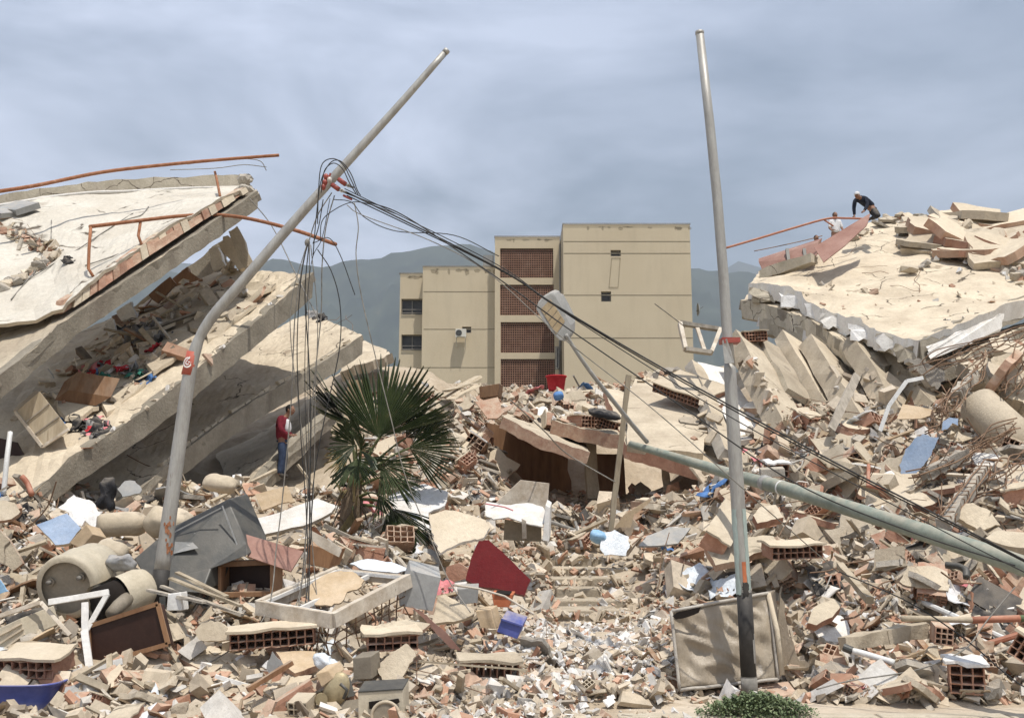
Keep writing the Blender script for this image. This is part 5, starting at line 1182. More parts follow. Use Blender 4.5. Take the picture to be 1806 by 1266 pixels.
# ---------------- single objects in the rubble ----------------
EXC=[(1292,1120,1352,1232),(556,1190,722,1280),(1376,1160,1440,1235)]; HERO=[]
def D(px,py):
    g=G(px,py); return g.y if g else 20.0
def reg(pts,phrase,pad=2):
    xs=[p[0] for p in pts]; ys=[p[1] for p in pts]; EXC.append((min(xs)-pad,min(ys)-pad,max(xs)+pad,max(ys)+pad))
    HERO.append((sum(xs)/len(xs),sum(ys)/len(ys),phrase))
def near(pts,lift=.22):
    b=max(pts,key=lambda p:p[1]); return D(b[0],b[1])-lift
def pan(name,label,cat,pts,th,mats,phrase=None,Y=None,tilt=0.0,amp=.012,n=3,mside=None,**k):
    """flat piece lying or leaning in the heap: lower points nearer, upper points further back by `tilt` metres per metre"""
    Y0=Y if Y is not None else near(pts); yb=max(p[1] for p in pts)
    q=[(p[0],p[1],Y0+(yb-p[1])*mpp(Y0)*tilt+(p[2] if len(p)>2 else 0)) for p in pts]
    if phrase: reg(pts,phrase)
    return panel(name,label,cat,q,th,mats if isinstance(mats,list) else [mats],amp=amp,n=n,mside=mside,**k)
def flatpan(name,label,cat,pts,th,mats,phrase=None,**k):
    """a piece lying nearly flat: corners take their own depth from a gently sloping plane"""
    k.setdefault('tilt',1.6); return pan(name,label,cat,pts,th,mats,phrase,**k)
def hexp(name,front,Y,depth,mats,parent=None,label=None,cat=None,phrase=None,bevel=.008,tilt=0,group=None):
    Y0=Y if Y is not None else near(front); yb=max(p[1] for p in front)
    f=[P(p[0],p[1],Y0+(yb-p[1])*mpp(Y0)*tilt+(p[2] if len(p)>2 else 0)) for p in front]; dv=Vector(depth)
    o=MB().hexa(f+[q+dv for q in f]).build(name,mats,parent,bevel=bevel)
    if parent is None: meta(o,label,cat,group)
    if phrase: reg(front,phrase)
    return o,f
def bar(mb,a,b,w_,h_,Y=None,up=Vector((0,0,1)),m=0):
    return mb.beam(P(*a) if len(a)==3 else P(a[0],a[1],Y),P(*b) if len(b)==3 else P(b[0],b[1],Y),w_,h_,up,m,3,.003)
# --- left bottom -------------------------------------------------
# water tank seen on its round end
def drum(name,label,cat,cx,cy,r_px,Y,axis,L_,m,mface,phrase,squash=1):
    c=P(cx,cy,Y); ax=Vector(axis).normalized(); u=ax.cross(Vector((0,0,1))).normalized(); v=u.cross(ax); r=r_px*mpp(Y); t=thing(name,c-Vector((0,0,r)),label,cat)
    mb=MB(); prof=[(0,.80),(.0,.93),(.03,1.0),(.12,1.02),(.16,.99),(.45,1.0),(.5,1.03),(.55,1.0),(.88,.99),(.96,.93),(1.0,.6),(1.01,.01)]; k=32
    for s_,q in prof:
        for i in range(k): a=2*math.pi*i/k; mb.v.append(tuple(c+ax*s_*L_+(u*math.cos(a)+v*math.sin(a)*squash)*r*q*(1+.012*math.sin(3*a+s_*4))))
    for j in range(len(prof)-1):
        for i in range(k): a=j*k+i;b=j*k+(i+1)%k; mb.f.append((a,b,b+k,a+k)); mb.m.append(0)
    mb.build('shell',m,t,smooth=True)
    mb=MB(); k=32; mb.v=[tuple(c+ax*.06+(u*math.cos(2*math.pi*i/k)+v*math.sin(2*math.pi*i/k)*squash)*r*.9) for i in range(k)]+[tuple(c+ax*.08)]; mb.f=[(i,(i+1)%k,k) for i in range(k)]; mb.m=[0]*k
    fc_=mb.build('end_disc',mface,t,fix=False)
    for (a,b) in ((-.55,.15),(.45,.3)):
        q=c+(u*a+v*b)*r+ax*.05; MB().tube([q,q-ax*.07],.028,10).build('fitting','cable_grey',t,smooth=True); MB().tube([q+ax*.0,q-ax*.02],.05,12).build('flange','tank_face',t)
    reg([(cx-r_px,cy-r_px),(cx+r_px,cy+r_px)],phrase); return t
drum('water_tank','big round dusty beige water tank on its side at lower left','water tank',116,1036,56,12.6,(.12,1,.22),.75,'tank','tank_face','by the round water tank')
dt=thing('water_heater',P(215,1085,12.3),'beige cylindrical heater shell torn open beside the round tank, dark inside','water heater')
c0_=P(180,1068,12.5);c1_=P(252,1038,12.9)
axh=(c1_-c0_).normalized(); uh=axh.cross(Vector((0,-1,.3))).normalized(); vh=uh.cross(axh)
mb=MB(); k=26; prof=[(-.14,.1),(-.12,.55),(-.05,.88),(.05,1),(.3,1.0),(.32,1.04),(.36,1.0),(.60,1.0)]
for s_,q in prof:
    for i in range(k): a=2*math.pi*i/k; mb.v.append(tuple(c1_-axh*s_+(uh*math.cos(a)+vh*math.sin(a))*.27*q))
for j in range(len(prof)-1):
    for i in range(k):
        if j>=5 and 3<i<12: continue
        a=j*k+i;b=j*k+(i+1)%k; mb.f.append((a,b,b+k,a+k)); mb.m.append(0)
mb.build('shell','tank',dt,smooth=True,fix=False)
MB().tube([c1_-axh*.2,c1_-axh*.58],.235,24).build('inner_shade_core','void',dt,smooth=True)  # black core painting in the shade inside the torn shell
MB().tube([P(196,1082,12.1),P(210,1068,12.3),P(228,1052,12.6)],[.07,.085,.085],18).build('inner_vessel','tank_face',dt,smooth=True)
reg([(165,1010),(282,1085)],'by the torn heater shell')
# dark framed board
db,f=hexp('cabinet_door',[(159,1174),(297,1135),(279,1064),(156,1104)],12.0,(.05,.06,-.01),'dark_board',None,'dark brown framed board standing on its edge in front of the torn heater shell','board','by the dark framed board')
mb=MB()
for i in range(4): mb.beam(f[i]+Vector((0,-.012,0)),f[(i+1)%4]+Vector((0,-.012,0)),.05,.035,Vector((0,-1,0)))
for i in range(4): 
    m1=MB(); m1.beam(f[i]+Vector((0,-.012,0)),f[(i+1)%4]+Vector((0,-.012,0)),.05,.035,Vector((0,-1,0))); m1.build('frame_bar','wood_brown',db)
# white broken table frame
tf=thing('white_window_frame',P(150,1180,12.0),'broken white window frame standing crooked before the round water tank','window frame')
for a,b,w_ in (((86,1062,12.0),(192,1044,12.1),.07),((150,1062,11.98),(150,1115,11.95),.075),((149,1112,11.93),(158,1178,11.8),.08),((190,1046,12.1),(152,1112,11.96),.06),((72,1062,12.1),(124,1120,11.95),.045),((0,1086,12.0),(72,1062,12.1),.05),((96,1194,11.6),(216,1166,11.7),.07)):
    m1=MB(); m1.beam(P(*a),P(*b),w_,.04,Vector((.2,-1,.3)),n=3,jit=.003); m1.build('frame_bar','cream_frame' if w_<.055 else 'white_paint',tf,bevel=.004)
reg([(85,1045),(160,1190)],'by the broken white frame')
# ribbed drawer block
t,f=hexp('drawer_unit',[(5,1157),(46,1124),(36,1090),(-12,1112)],12.0,(.22,.35,.12),'tank',None,'cream ribbed plastic drawer block at the left edge','drawers','by the cream drawer block')
for k in range(3):
    a=f[0].lerp(f[3],.2+.27*k); b=f[1].lerp(f[2],.2+.27*k); MB().beam(a+Vector((0,-.008,0)),b+Vector((0,-.008,0)),.02,.03,Vector((0,-1,0))).build('drawer_front','plaster_beige',t)
# dark grey-blue tub
tb=thing('plastic_tub',P(45,1250,10.9),'dusty dark blue plastic tub at bottom left corner','tub')
mb=MB(); c=P(28,1248,11.1); k=28; prof=[(0,.36,.24),(.22,.44,.29),(.26,.475,.32),(.27,.46,.31),(.23,.42,.28),(.02,.34,.22)]
for z,a_,b_ in prof:
    for i in range(k): an=2*math.pi*i/k; e=.6; mb.v.append((c.x+math.copysign(abs(math.cos(an))**e,math.cos(an))*a_,c.y+math.copysign(abs(math.sin(an))**e,math.sin(an))*b_,c.z+z))
for j in range(5):
    for i in range(k): a=j*k+i;b=j*k+(i+1)%k; mb.f.append((a,b,b+k,a+k)); mb.m.append(0)
mb.f.append(tuple(range(k))); mb.m.append(0); mb.f.append(tuple(range(5*k,6*k))); mb.m.append(0)
mb.build('tub_body','blue_plastic',tb,smooth=True,fix=False); 
MB().tube([Vector((c.x+math.copysign(abs(math.cos(2*math.pi*i/k))**.6,math.cos(2*math.pi*i/k))*.47,c.y+math.copysign(abs(math.sin(2*math.pi*i/k))**.6,math.sin(2*math.pi*i/k))*.315,c.z+.265)) for i in range(k+1)],.014,6).build('rim','blue_plastic',tb,smooth=True)
reg([(-10,1200),(100,1252)],'by the dark blue tub')
pan('plastic_scrap','light blue plastic scrap at the left edge beside the round tank','plastic piece',[(-12,1012),(4,1028),(15,1042),(-8,1052)],.02,'light_blue',None,Y=12.5)
brick_sheet(P(-6,1195,11.3),P(92,1198,11.2),(0,1,.25),'long terracotta hollow block wall piece above the dark blue tub',rows=2,deep=.4,cell=.09)
reg([(0,1165),(95,1200)],'by the long terracotta wall piece')
pan('plaster_plate','jagged bright white panel piece standing behind the grey blue wall piece at left','panel',[(103,895),(116,885),(130,872),(144,878),(162,883),(177,906),(167,931),(150,918),(144,928),(128,923),(122,905)],.02,'chunk_white','by the jagged white panel',Y=14.6,tilt=.5)
pan('painted_wall_piece','wall piece with flaking grey blue paint in front of the jagged white panel','wall piece',[(64,925),(118,904),(143,931),(122,958),(98,961),(84,945)],.05,['blue_paint','plaster_beige'],'by the flaking grey blue wall piece',Y=14.1,tilt=.8,mside=1)
hexp('box',[(142,967),(164,942),(152,924),(122,957)],13.9,(.12,.18,-.05),'cardboard',None,'tan open carton beside the flaking grey blue wall piece','box','by the tan carton')
pan('plaster_plate','pale beige wall piece with rounded edge at the left edge of the heap','wall piece',[(-12,882),(10,882),(26,886),(36,902),(20,915),(-12,921)],.06,['plaster_beige','brick_dusty'],'by the pale rounded wall piece',Y=14.8,tilt=.6,mside=1)
pan('plaster_plate','shaded beige wall piece leaning at the left edge below the pale rounded one','wall piece',[(-10,925),(14,950),(30,975),(40,993),(22,1006),(-10,985)],.06,['floor_tan','brick_dusty'],None,Y=13.2,tilt=.1,mside=1)
# rolled mattress and sacks
rm=thing('rolled_mattress',P(210,948,14.3),'beige rolled mattress lying behind the tan carton','mattress')
MB().tube(spline([P(172,927,14.2),P(200,925,14.3),P(230,923,14.4),P(257,926,14.5)],5),[.13,.155,.165]+[.168]*10+[.16,.14,.11],20).build('roll','cushion',rm,smooth=True); reg([(168,905),(258,948)],'by the beige rolled mattress')
def pillow(name,label,cat,c,ax1,ax2,r,m,phrase=None,wr=.03):
    mb=MB(); a=Vector(ax1).normalized(); b=Vector(ax2); b=(b-a*b.dot(a)).normalized(); n=a.cross(b); k=24; rg=14
    for j in range(rg+1):
        v=math.pi*j/rg
        for i in range(k):
            u=2*math.pi*i/k; x=math.copysign(abs(math.cos(u))**.6,math.cos(u))*math.sin(v)**.6*r[0]; y=math.copysign(abs(math.sin(u))**.6,math.sin(u))*math.sin(v)**.6*r[1]; z=math.cos(v)*r[2]
            p=c+a*x+b*y+n*z; w_=noise.noise(p*7)*wr+noise.noise(p*17)*wr*.4; mb.v.append(tuple(p+(p-c).normalized()*w_))
    for j in range(rg):
        for i in range(k): q=j*k+i;w2=j*k+(i+1)%k; mb.f.append((q,w2,w2+k,q+k)); mb.m.append(0)
    bmv=mb.build(name,m,None,smooth=True); meta(bmv,label,cat)
    return bmv
s1_=pillow('stuffed_sack','full beige sack with stitched seam behind the leaning lamp post foot','sack',P(298,922,14.3),(1,0,-.1),(0,.5,.5),(.33,.20,.2),'cushion'); reg([(262,895),(345,945)],'by the full beige sack')
pillow('cushion','small crumpled beige cushion under the rolled mattress','cushion',P(196,968,13.6),(1,0,-.3),(0,.6,.5),(.20,.12,.1),'cushion'); reg([(172,950),(225,986)],'by the crumpled cushion')
pillow('cushion','smooth pale cushion lying high between the leaning post and the person','cushion',P(388,853,17.5),(1,0,-.15),(0,.6,.4),(.30,.16,.13),'cushion'); reg([(355,838),(415,862)],'by the smooth pale cushion')
bb=pillow('plastic_bag','crumpled grey black plastic bag between round tank and lamp post','bag',P(212,990,12.9),(1,0,0),(0,.6,.6),(.16,.08,.08),'cloth_grey',wr=.09)
for o_ in (bb,): reg([(185,975),(236,1008)],'by the grey black bag')
# dark cabinet shell
dc=thing('dark_cabinet',P(350,1045,13.3),'dark grey plastic refrigerator shell tipped over behind the leaning lamp post foot','refrigerator')
q=[(236,985,13.5),(300,931,13.75),(402,880,13.9),(436,960,13.6),(437,978,13.4),(372,1003,13.35),(356,1046,13.1),(300,1042,13.1),(262,1030,13.2)]
pl2=pts3(q); MB().prism(pl2,Vector((.12,.55,.1)),0).build('shell','dark_plastic',dc,bevel=.02)
for a,b in (((314,938),(396,896)),((398,892),(424,960)),((300,975),(350,952)),((350,940),(375,990)),((300,1000),(420,960))):
    MB().beam(P(a[0],a[1],13.78)+Vector((0,-.16,0)),P(b[0],b[1],13.74)+Vector((0,-.17,0)),.018,.012,Vector((0,-1,0))).build('rib','grey_sheet',dc)
MB().hexa([P(306,976,13.42),P(350,966,13.42),P(340,956,13.48),P(309,955,13.46),P(306,976,13.44),P(350,966,13.44),P(340,956,13.5),P(309,955,13.48)]).build('label_plate','grey_sheet',dc)
reg([(236,885),(436,1045)],'by the dark refrigerator shell')
# wooden cupboard and leaning top board
cb=thing('wooden_cupboard',P(440,1055,13.5),'brown wooden cupboard broken open under the pinkish board','cupboard')
for a in ([(385,990),(476,986),(476,996),(385,1000)],[(385,1044),(476,1042),(476,1052),(385,1054)]): hexp('shelf',[(x,y) for x,y in reversed(a)],13.5,(0,.4,0),'wood_brown',cb)
hexp('side_panel',[(476,1050),(498,1046),(498,994),(476,992)],13.45,(0,.03,0),'wood_brown',cb); hexp('side_panel',[(384,1054),(390,1054),(390,988),(384,988)],13.5,(0,.4,0),'wood_brown',cb)
hexp('back_panel',[(385,1052),(476,1050),(476,986),(385,988)],13.92,(0,.02,0),'dark_board',cb); reg([(385,985),(500,1055)],'by the broken brown cupboard',0)  # near-black back paints the shade of the open cupboard's interior
pan('board','smooth pinkish brown board lying tilted over the brown cupboard','board',[(428,940),(535,972),(513,1007),(437,981)],.02,'red_rust_panel','by the pinkish brown board',Y=13.3,tilt=.9,amp=0)
hexp('broken_cabinet',[(540,994),(580,1003),(591,972),(541,958)],14.2,(.1,.3,.05),'wood_brown',None,'dark brown cabinet side under the long pale ceiling strip','cabinet','by the dark brown cabinet side')
pan('ceiling_strip','long pale ceiling strip running down right over the brown cabinet side','strip',[(532,936),(542,932),(602,966),(598,982),(560,962)],.04,'cream_frame',None,Y=14.0,amp=.01)
pan('ceiling_panel','large white ceiling panel lying across the heap between lamp post and palm','panel',[(431,919),(455,914),(500,902),(520,893),(560,878),(575,885),(592,893),(585,903),(548,922),(500,934),(462,943),(450,932)],.05,['plaster','chunk'],'by the large white ceiling panel',Y=15.2,tilt=1.6,amp=.02,mside=1)
for i,(a,b,c,e) in enumerate(((300,1020,425,1068),(285,1034,428,1084),(312,1010,400,1052),(262,1040,360,1062))):
    mb=MB(); mb.beam(P(a,b,12.9-.1*i),P(c,e,12.4-.1*i),.07,.03,n=5,jit=.006); meta(mb.build('lath',['wood_pale','wood_grey'][i%2]),['topmost pale lath of the bundle under the dark refrigerator shell','lowest long grey lath of the bundle under the refrigerator shell','short pale lath at the back of the bundle under the refrigerator shell','grey lath sticking left out of the bundle at the lamp post foot'][i],'lath','bundle of laths')
reg([(290,1030),(425,1080)],'by the bundle of laths')
wd,f=hexp('meter_box',[(293,1077),(321,1076),(318,1044),(296,1047)],12.3,(.02,.2,0),'white_paint',None,'small white electrical box right of the torn heater shell','electrical box','by the small white electrical box')
MB().hexa([P(281,1075,12.25),P(292,1074,12.25),P(292,1050,12.25),P(281,1052,12.25),P(281,1075,12.35),P(292,1074,12.35),P(292,1050,12.35),P(281,1052,12.35)]).build('terminal_block','dark_plastic',wd)
# tiled slab and red brick slab at the bottom
ts=flatpan('tiled_slab','broken slab with cream floor tiles on top, near the bottom left of centre','tiled slab',[(292,1149),(313,1134),(366,1136),(429,1157),(458,1183),(460,1194),(438,1214),(380,1192)],.17,['floor_tan','brick_dusty'],'by the slab with cream tiles',Y=11.55,mside=1,amp=.01)
tl=[(313,1134),(366,1136),(429,1157),(460,1190),(437,1212),(292,1149)]
for (x,y,sx,sy) in ((325,1144,22,9),(352,1150,20,9),(378,1150,20,9),(398,1163,22,10),(372,1165,22,9),(345,1160,20,8),(420,1176,22,9),(398,1184,22,9),(425,1195,20,9)):
    yb=1214; q=[(x-sx*.5,y-sy*.2),(x+sx*.1,y-sy*.75),(x+sx*.62,y+sy*.1),(x,y+sy*.72)]
    poly=[P(a,b,11.55+(yb-b)*mpp(11.55)*1.6-.012)+Vector((0,0,.012)) for a,b in q]; MB().prism(poly,Vector((0,.01,-.012)),0).build('tile','plaster_beige',ts)
pan('white_strip','clean white plastic strip on the lower edge of the slab with cream tiles','strip',[(380,1189),(441,1207),(436,1214),(378,1195)],.03,'white_paint',None,Y=11.45,amp=0)
rs_,f=hexp('wall_fragment',[(467,1262),(552,1215),(549,1190),(420,1250)],11.0,(0,.0,0),'terracotta',None,'x','x') if False else (None,None)
o=pan('wall_fragment','long red hollow brick wall piece with smooth plaster, slanting at the bottom left of centre','wall piece',[(418,1249),(432,1230),(448,1218),(485,1202),(522,1190),(550,1189),(545,1196),(500,1222),(475,1240),(462,1264)],.04,['plaster_beige','terracotta'],'by the slanting red brick wall piece',Y=11.0,tilt=1.2,amp=.01,mside=1)
for k in range(3):
    a=P(466,1262,10.94).lerp(P(462,1264,10.94),0); p0=P(466+k*1.5,1252+k*6+2,10.97); p1=P(549+k*1.0,1200+k*8,11.12); MB().beam(p0,p1,.16,.045,n=6,jit=.004).build('block_row','terracotta',o)
def hb(px,py,Y,rot,label,nx=3,ny=3,cell=.062,L_=.28,m='brick_dusty',s=3):
    mb=hollow(L_,nx,ny,cell,s,.004); me=mb.mesh('hollow_block',m); o=bpy.data.objects.new('hollow_block',me); SC.collection.objects.link(o); o.location=P(px,py,Y); o.rotation_euler=[R(q) for q in rot]; return meta(o,label,'hollow block')
hb(534,1248,10.75,(0,-12,80),'hollow block with nine open cells at the bottom beside the rusty gold gearbox',m='plaster_beige')
hb(388,1248,10.9,(0,0,85),'two celled end of a hollow block peeking out at the bottom left of the red brick piece',2,1)
mb=MB(); mb.beam(P(436,1216,11.0),P(515,1168,11.3),.06,.05,n=4,jit=.004); meta(mb.build('timber','wood_brown'),'dark timber bar behind the slanting red brick wall piece','timber')
pan('curved_wall_piece','rounded upright concrete piece under the lath bundle','wall piece',[(343,1112),(356,1098),(371,1093),(390,1098),(404,1110),(409,1128),(384,1130),(352,1128)],.12,['plaster_beige','chunk'],'by the rounded upright piece',Y=11.9,tilt=.2)
brick_sheet(P(378,1133,11.9),P(402,1128,12.0),(.6,1,.1),'x',rows=2,deep=.3,cell=.07) if False else None
brick_sheet(P(405,1148,11.8),P(552,1136,11.9),(0,1,.1),'long row of broken hollow blocks with mortar crust above the slab with cream tiles',rows=2,deep=.3,cell=.085)
reg([(405,1112),(552,1145)],'by the long row of broken hollow blocks',0)
pan('grey_board','grey corrugated board scrap standing behind the dark timber bar','board',[(470,1178),(480,1148),(500,1172),(497,1180),(478,1190)],.015,'grey_sheet',None,Y=11.35)
flatpan('wall_fragment','plain yellow cream wall plate behind the dark timber bar','wall piece',[(486,1148),(556,1148),(560,1172),(520,1186),(500,1172)],.08,['cardboard','brick_dusty'],'by the yellow cream wall plate',Y=11.5,mside=1)
pillow('plastic_bag','clear crumpled plastic bag above the washing machine motor','bag',P(578,1166,11.3),(1,0,-.5),(0,.6,.5),(.13,.08,.07),'clear_film',wr=.09)
# washing machine motor
wm=thing('washing_machine_drive',P(600,1250,10.8),'rusty gold washing machine gearbox with a pulley disc at the bottom','machine part')
MB().ell(P(593,1216,10.95),(.13,.07,.19),Matrix.Rotation(R(22),3,'Y'),22,10).build('housing','gold_metal',wm,smooth=True)
MB().tube([P(566,1232,10.85),P(567,1233,10.80)],.062,18).build('pulley','gold_metal',wm); MB().hexa([P(572,1266,10.9),P(632,1258,10.9),P(632,1232,10.95),P(600,1236,10.95),P(572,1266,11.2),P(632,1258,11.2),P(632,1232,11.2),P(600,1236,11.2)]).build('mount','tank_face',wm)
MB().tube([P(600,1205,10.84),P(612,1216,10.84),P(606,1232,10.84)],.018,8).build('bearing_arm','dark_plastic',wm,smooth=True)
MB().hexa([P(604,1232,11.0),P(626,1226,11.0),P(618,1196,11.1),P(605,1198,11.1),P(604,1232,11.2),P(626,1226,11.2),P(618,1196,11.3),P(605,1198,11.3)]).build('motor_block','dark_plastic',wm)
reg([(560,1190),(632,1266)],'by the rusty gold gearbox')
hexp('box',[(567,1212),(588,1196),(578,1182),(556,1188)],10.9,(.1,.1,.08),'cardboard',None,'small open tan box above the rusty gold gearbox','box')
# stereo
sp,f=hexp('stereo_speaker',[(632,1275),(712,1272),(711,1216),(631,1221)],10.55,(.03,.25,.06),'tank',None,'dusty stereo speaker with round cone and dark vents at the bottom','speaker','by the dusty stereo speaker')
c=P(680,1262,10.5); ring=[c+Vector((math.cos(a)*.135,-.01,math.sin(a)*.135)) for a in [i*math.pi/14 for i in range(29)]]; MB().tube(ring,.017,8).build('cone_ring','cushion',sp,smooth=True)
MB().tube([c+Vector((0,.01,0)),c+Vector((0,-.014,0))],.118,28).build('cone','tank_face',sp)
for a in ([(651,1250),(680,1246),(674,1234),(650,1237)],[(684,1246),(705,1238),(703,1231),(684,1234)]): hexp('vent',a,10.53,(0,.01,0),'void',sp)
MB().hexa([f[3]+Vector((0,-.01,.004)),f[2]+Vector((0,-.01,.004)),f[2]+Vector((.03,.25,.066)),f[3]+Vector((.03,.25,.066)),f[3]+Vector((0,-.01,.014)),f[2]+Vector((0,-.01,.014)),f[2]+Vector((.03,.25,.076)),f[3]+Vector((.03,.25,.076))]).build('top_plate','dark_plastic',sp)
hexp('box',[(623,1199),(656,1197),(654,1157),(622,1160)],11.35,(.07,.2,.04),'tank_face',None,'brown grey square box standing left of the angular beige wall plate','box','by the brown grey square box')
pan('wall_fragment','angular beige wall plate standing upright left of the long pale lath','wall piece',[(666,1179),(676,1164),(700,1145),(716,1134),(730,1146),(733,1157),(722,1170),(712,1190),(693,1208),(678,1198),(670,1190)],.06,['floor_tan','chunk'],'by the angular beige wall plate',Y=11.4,tilt=.35,mside=1)
# big window frame with grille
wf=thing('large_window_frame',P(585,1110,11.9),'heavy cream wooden window frame lying flat above its metal grille, left of centre','window frame')
A1=P(455,1060,12.5);A2=P(594,1000,13.6);A3=P(722,1012,12.9);A4=P(587,1082,11.8)
cs=[A1,A2,A3,A4]
for i in range(4):
    a,b=cs[i],cs[(i+1)%4]; m1=MB(); m1.beam(a+Vector((0,0,-.075)),b+Vector((0,0,-.075)),.085,.17 if i!=1 else .12,n=6,jit=.004); m1.build('frame_bar','cream_frame',wf,bevel=.006)
    m1=MB(); ins=(sum(cs,Vector())/4); m1.beam(a.lerp(ins,.09)+Vector((0,0,-.03)),b.lerp(ins,.09)+Vector((0,0,-.03)),.04,.04,n=2); m1.build('inner_bar','white_paint',wf)
m1=MB(); m1.beam(A1.lerp(A4,.5)+Vector((0,0,-.05)),A2.lerp(A3,.5)+Vector((0,0,-.05)),.05,.05); m1.build('inner_bar','white_paint',wf)
gr=MB()
for k in range(9):
    for (u,v,n_) in ((A4,A3,9),(A1,A4,9)):
        p=u.lerp(v,(k+.5)/n_)+Vector((0,.06,-.15)); q=MB().tube([p,p+Vector((random.uniform(-.04,.04),.03,-.2)),p+Vector((random.uniform(-.06,.06),.05,-.36))],.009,5); q.build('grille_rod','rebar',wf)
for z in (-.24,-.34):
    MB().tube([A1+Vector((0,.08,z)),A4+Vector((0,.08,z)),A3+Vector((0,.08,z))],.008,5).build('grille_rod','rebar',wf)
reg([(455,1000),(722,1120)],'by the heavy cream window frame',0)
pan('cardboard_sheet','crumpled tan sheet draped inside the heavy cream window frame','sheet',[(537,1050),(548,1030),(575,1012),(602,1006),(622,1008),(643,1024),(638,1034),(612,1044),(602,1062),(585,1068),(556,1066)],.02,'cardboard',None,Y=12.35,tilt=1.2,amp=.02)
# grey sheet box
hexp('grey_cistern',[(704,1068),(763,1078),(778,1018),(724,1005)],12.9,(-.05,.3,.12),'grey_sheet',None,'smooth grey sheet metal cistern behind the heavy cream window frame','cistern','by the grey metal cistern')
pan('grey_sheet','light grey folded plastic sheet left of the grey metal cistern','sheet',[(617,994),(648,985),(690,990),(722,1003),(700,1010),(640,1004)],.02,'clear_film',None,Y=13.6,tilt=1.2,amp=.02)
flatpan('wall_fragment','flat tan wall plate stacked on red hollow blocks right of the big window frame','wall piece',[(637,1124),(668,1100),(718,1090),(759,1099),(733,1120),(680,1126)],.04,['floor_tan','brick_dusty'],'by the flat tan plate on red blocks',Y=11.9,mside=1)
brick_sheet(P(648,1150,11.8),P(735,1146,11.9),(.1,1,.15),'terracotta hollow block row under the flat tan plate right of the big window frame',rows=2,deep=.4,cell=.08)
reg([(645,1125),(740,1150)],'by the terracotta row under the tan plate')
pan('bent_sheet','rusty brown bent sheet strip dropping right beside the flat tan plate','sheet',[(725,1068),(744,1078),(757,1090),(790,1118),(813,1147),(795,1143),(770,1118),(755,1100)],.012,'red_rust_panel','by the rusty bent strip',Y=12.2,amp=.006)
pan('wall_fragment','light tan plate leaning before the small grey meter box','wall piece',[(762,1100),(772,1052),(785,1048),(812,1064),(836,1074),(834,1085),(800,1096)],.05,['floor_tan','chunk'],'by the light tan plate',Y=12.9,tilt=.8,mside=1)
hexp('meter_box',[(812,1066),(842,1063),(844,1036),(806,1038)],13.3,(0,.15,.05),'grey_sheet',None,'small grey meter box just left of the red panel foot','electrical box','by the small grey meter box')
hexp('box',[(847,1107),(874,1109),(865,1074),(838,1077)],12.7,(.08,.15,.04),'cardboard',None,'dark tan carton between grey meter box and blue plastic box','box','by the dark tan carton')
pt=hexp('flower_pot',[(871,1070),(897,1071),(905,1048),(867,1046)],13.2,(.03,.18,.03),'orange_patch',None,'square brown orange flower pot in front of the red panel','flower pot','by the square flower pot')[0]
hexp('soil',[(872,1049),(899,1050),(899,1047),(872,1046)],13.18,(.03,.15,.03),'void',pt)
bx,f=hexp('plastic_box',[(876,1114),(912,1127),(921,1104),(884,1092)],12.7,(.07,.2,.10),'blue_plastic',None,'violet blue plastic box left of the path to the steps','box','by the violet blue plastic box')
m1=MB(); m1.beam(f[3]+Vector((0,-.01,.005)),f[2]+Vector((0,-.01,.005)),.02,.03,Vector((0,-1,0))); m1.build('rim','blue_plastic',bx)
pan('red_board','large deep red panel standing slanted right of the palm','panel',[(845,953),(862,952),(885,972),(936,1022),(925,1049),(880,1038),(845,1034),(821,1022),(831,983)],.30,'red_panel','by the deep red panel',Y=13.9,tilt=.15,amp=.008)
mb=MB(); mb.tube([P(799,1031,13.0),P(845,1038,13.1),P(890,1051,13.0),P(942,1083,12.9)],.014,7); meta(mb.build('thin_pipe','cream_frame'),'thin cream pipe running right below the red panel','pipe')
mb=MB(); mb.beam(P(738,1166,11.5),P(930,1181,11.8),.035,.02,n=4,jit=.003); meta(mb.build('lath','wood_pale'),'long thin pale lath lying left of the white plaster lumps','lath')
brick_sheet(P(815,1197,11.7),P(912,1197,11.8),(0,1,.15),'grey mortared block row under the long thin pale lath',rows=1,deep=.3,cell=.16,cols=8,skin='concrete')
reg([(812,1172),(914,1198)],'by the grey mortared block row')
hexp('box',[(688,1160),(690,1176),(705,1180),(703,1160)],11.6,(.1,.2,.05),'cardboard',None,'x','x') if False else None
pan('bottle_crate_piece','small rust lined box piece standing behind the deep red panel left edge','box',[(787,1000),(808,992),(828,1004),(826,1020),(800,1026),(786,1018)],.12,'terracotta',None,Y=14.7,amp=.005)
# --- middle ------------------------------------------------------
pan('ceiling_panel','cream ceiling plate with flaking white paint, right of the palm','panel',[(757,908),(785,899),(812,903),(856,917),(864,930),(853,948),(838,950),(808,958),(777,974),(766,955),(761,938)],.05,['plaster_beige','plaster'],'by the cream plate with flaking paint',Y=15.6,tilt=1.1,amp=.02,mside=1)
pan('ceiling_panel','bright white sheet lying behind the cream plate with flaking paint','panel',[(684,876),(712,862),(748,853),(772,862),(790,868),(784,892),(756,904),(757,935),(742,930),(720,905),(695,900)],.03,'chunk_white','by the bright white sheet',Y=16.6,tilt=1.6,amp=.02)
wv_=thing('crushed_white_cabinet',P(905,950,17.2),'crushed white steel cabinet with caved in top, left of the dark hollow','cabinet')
pan('top_sheet',None,None,[(856,909),(858,884),(880,888),(901,890),(930,886),(957,893),(967,913),(957,929),(925,922),(896,912),(870,916)],.02,'white_paint',None,Y=17.0,tilt=1.8,amp=.02,parent=wv_)
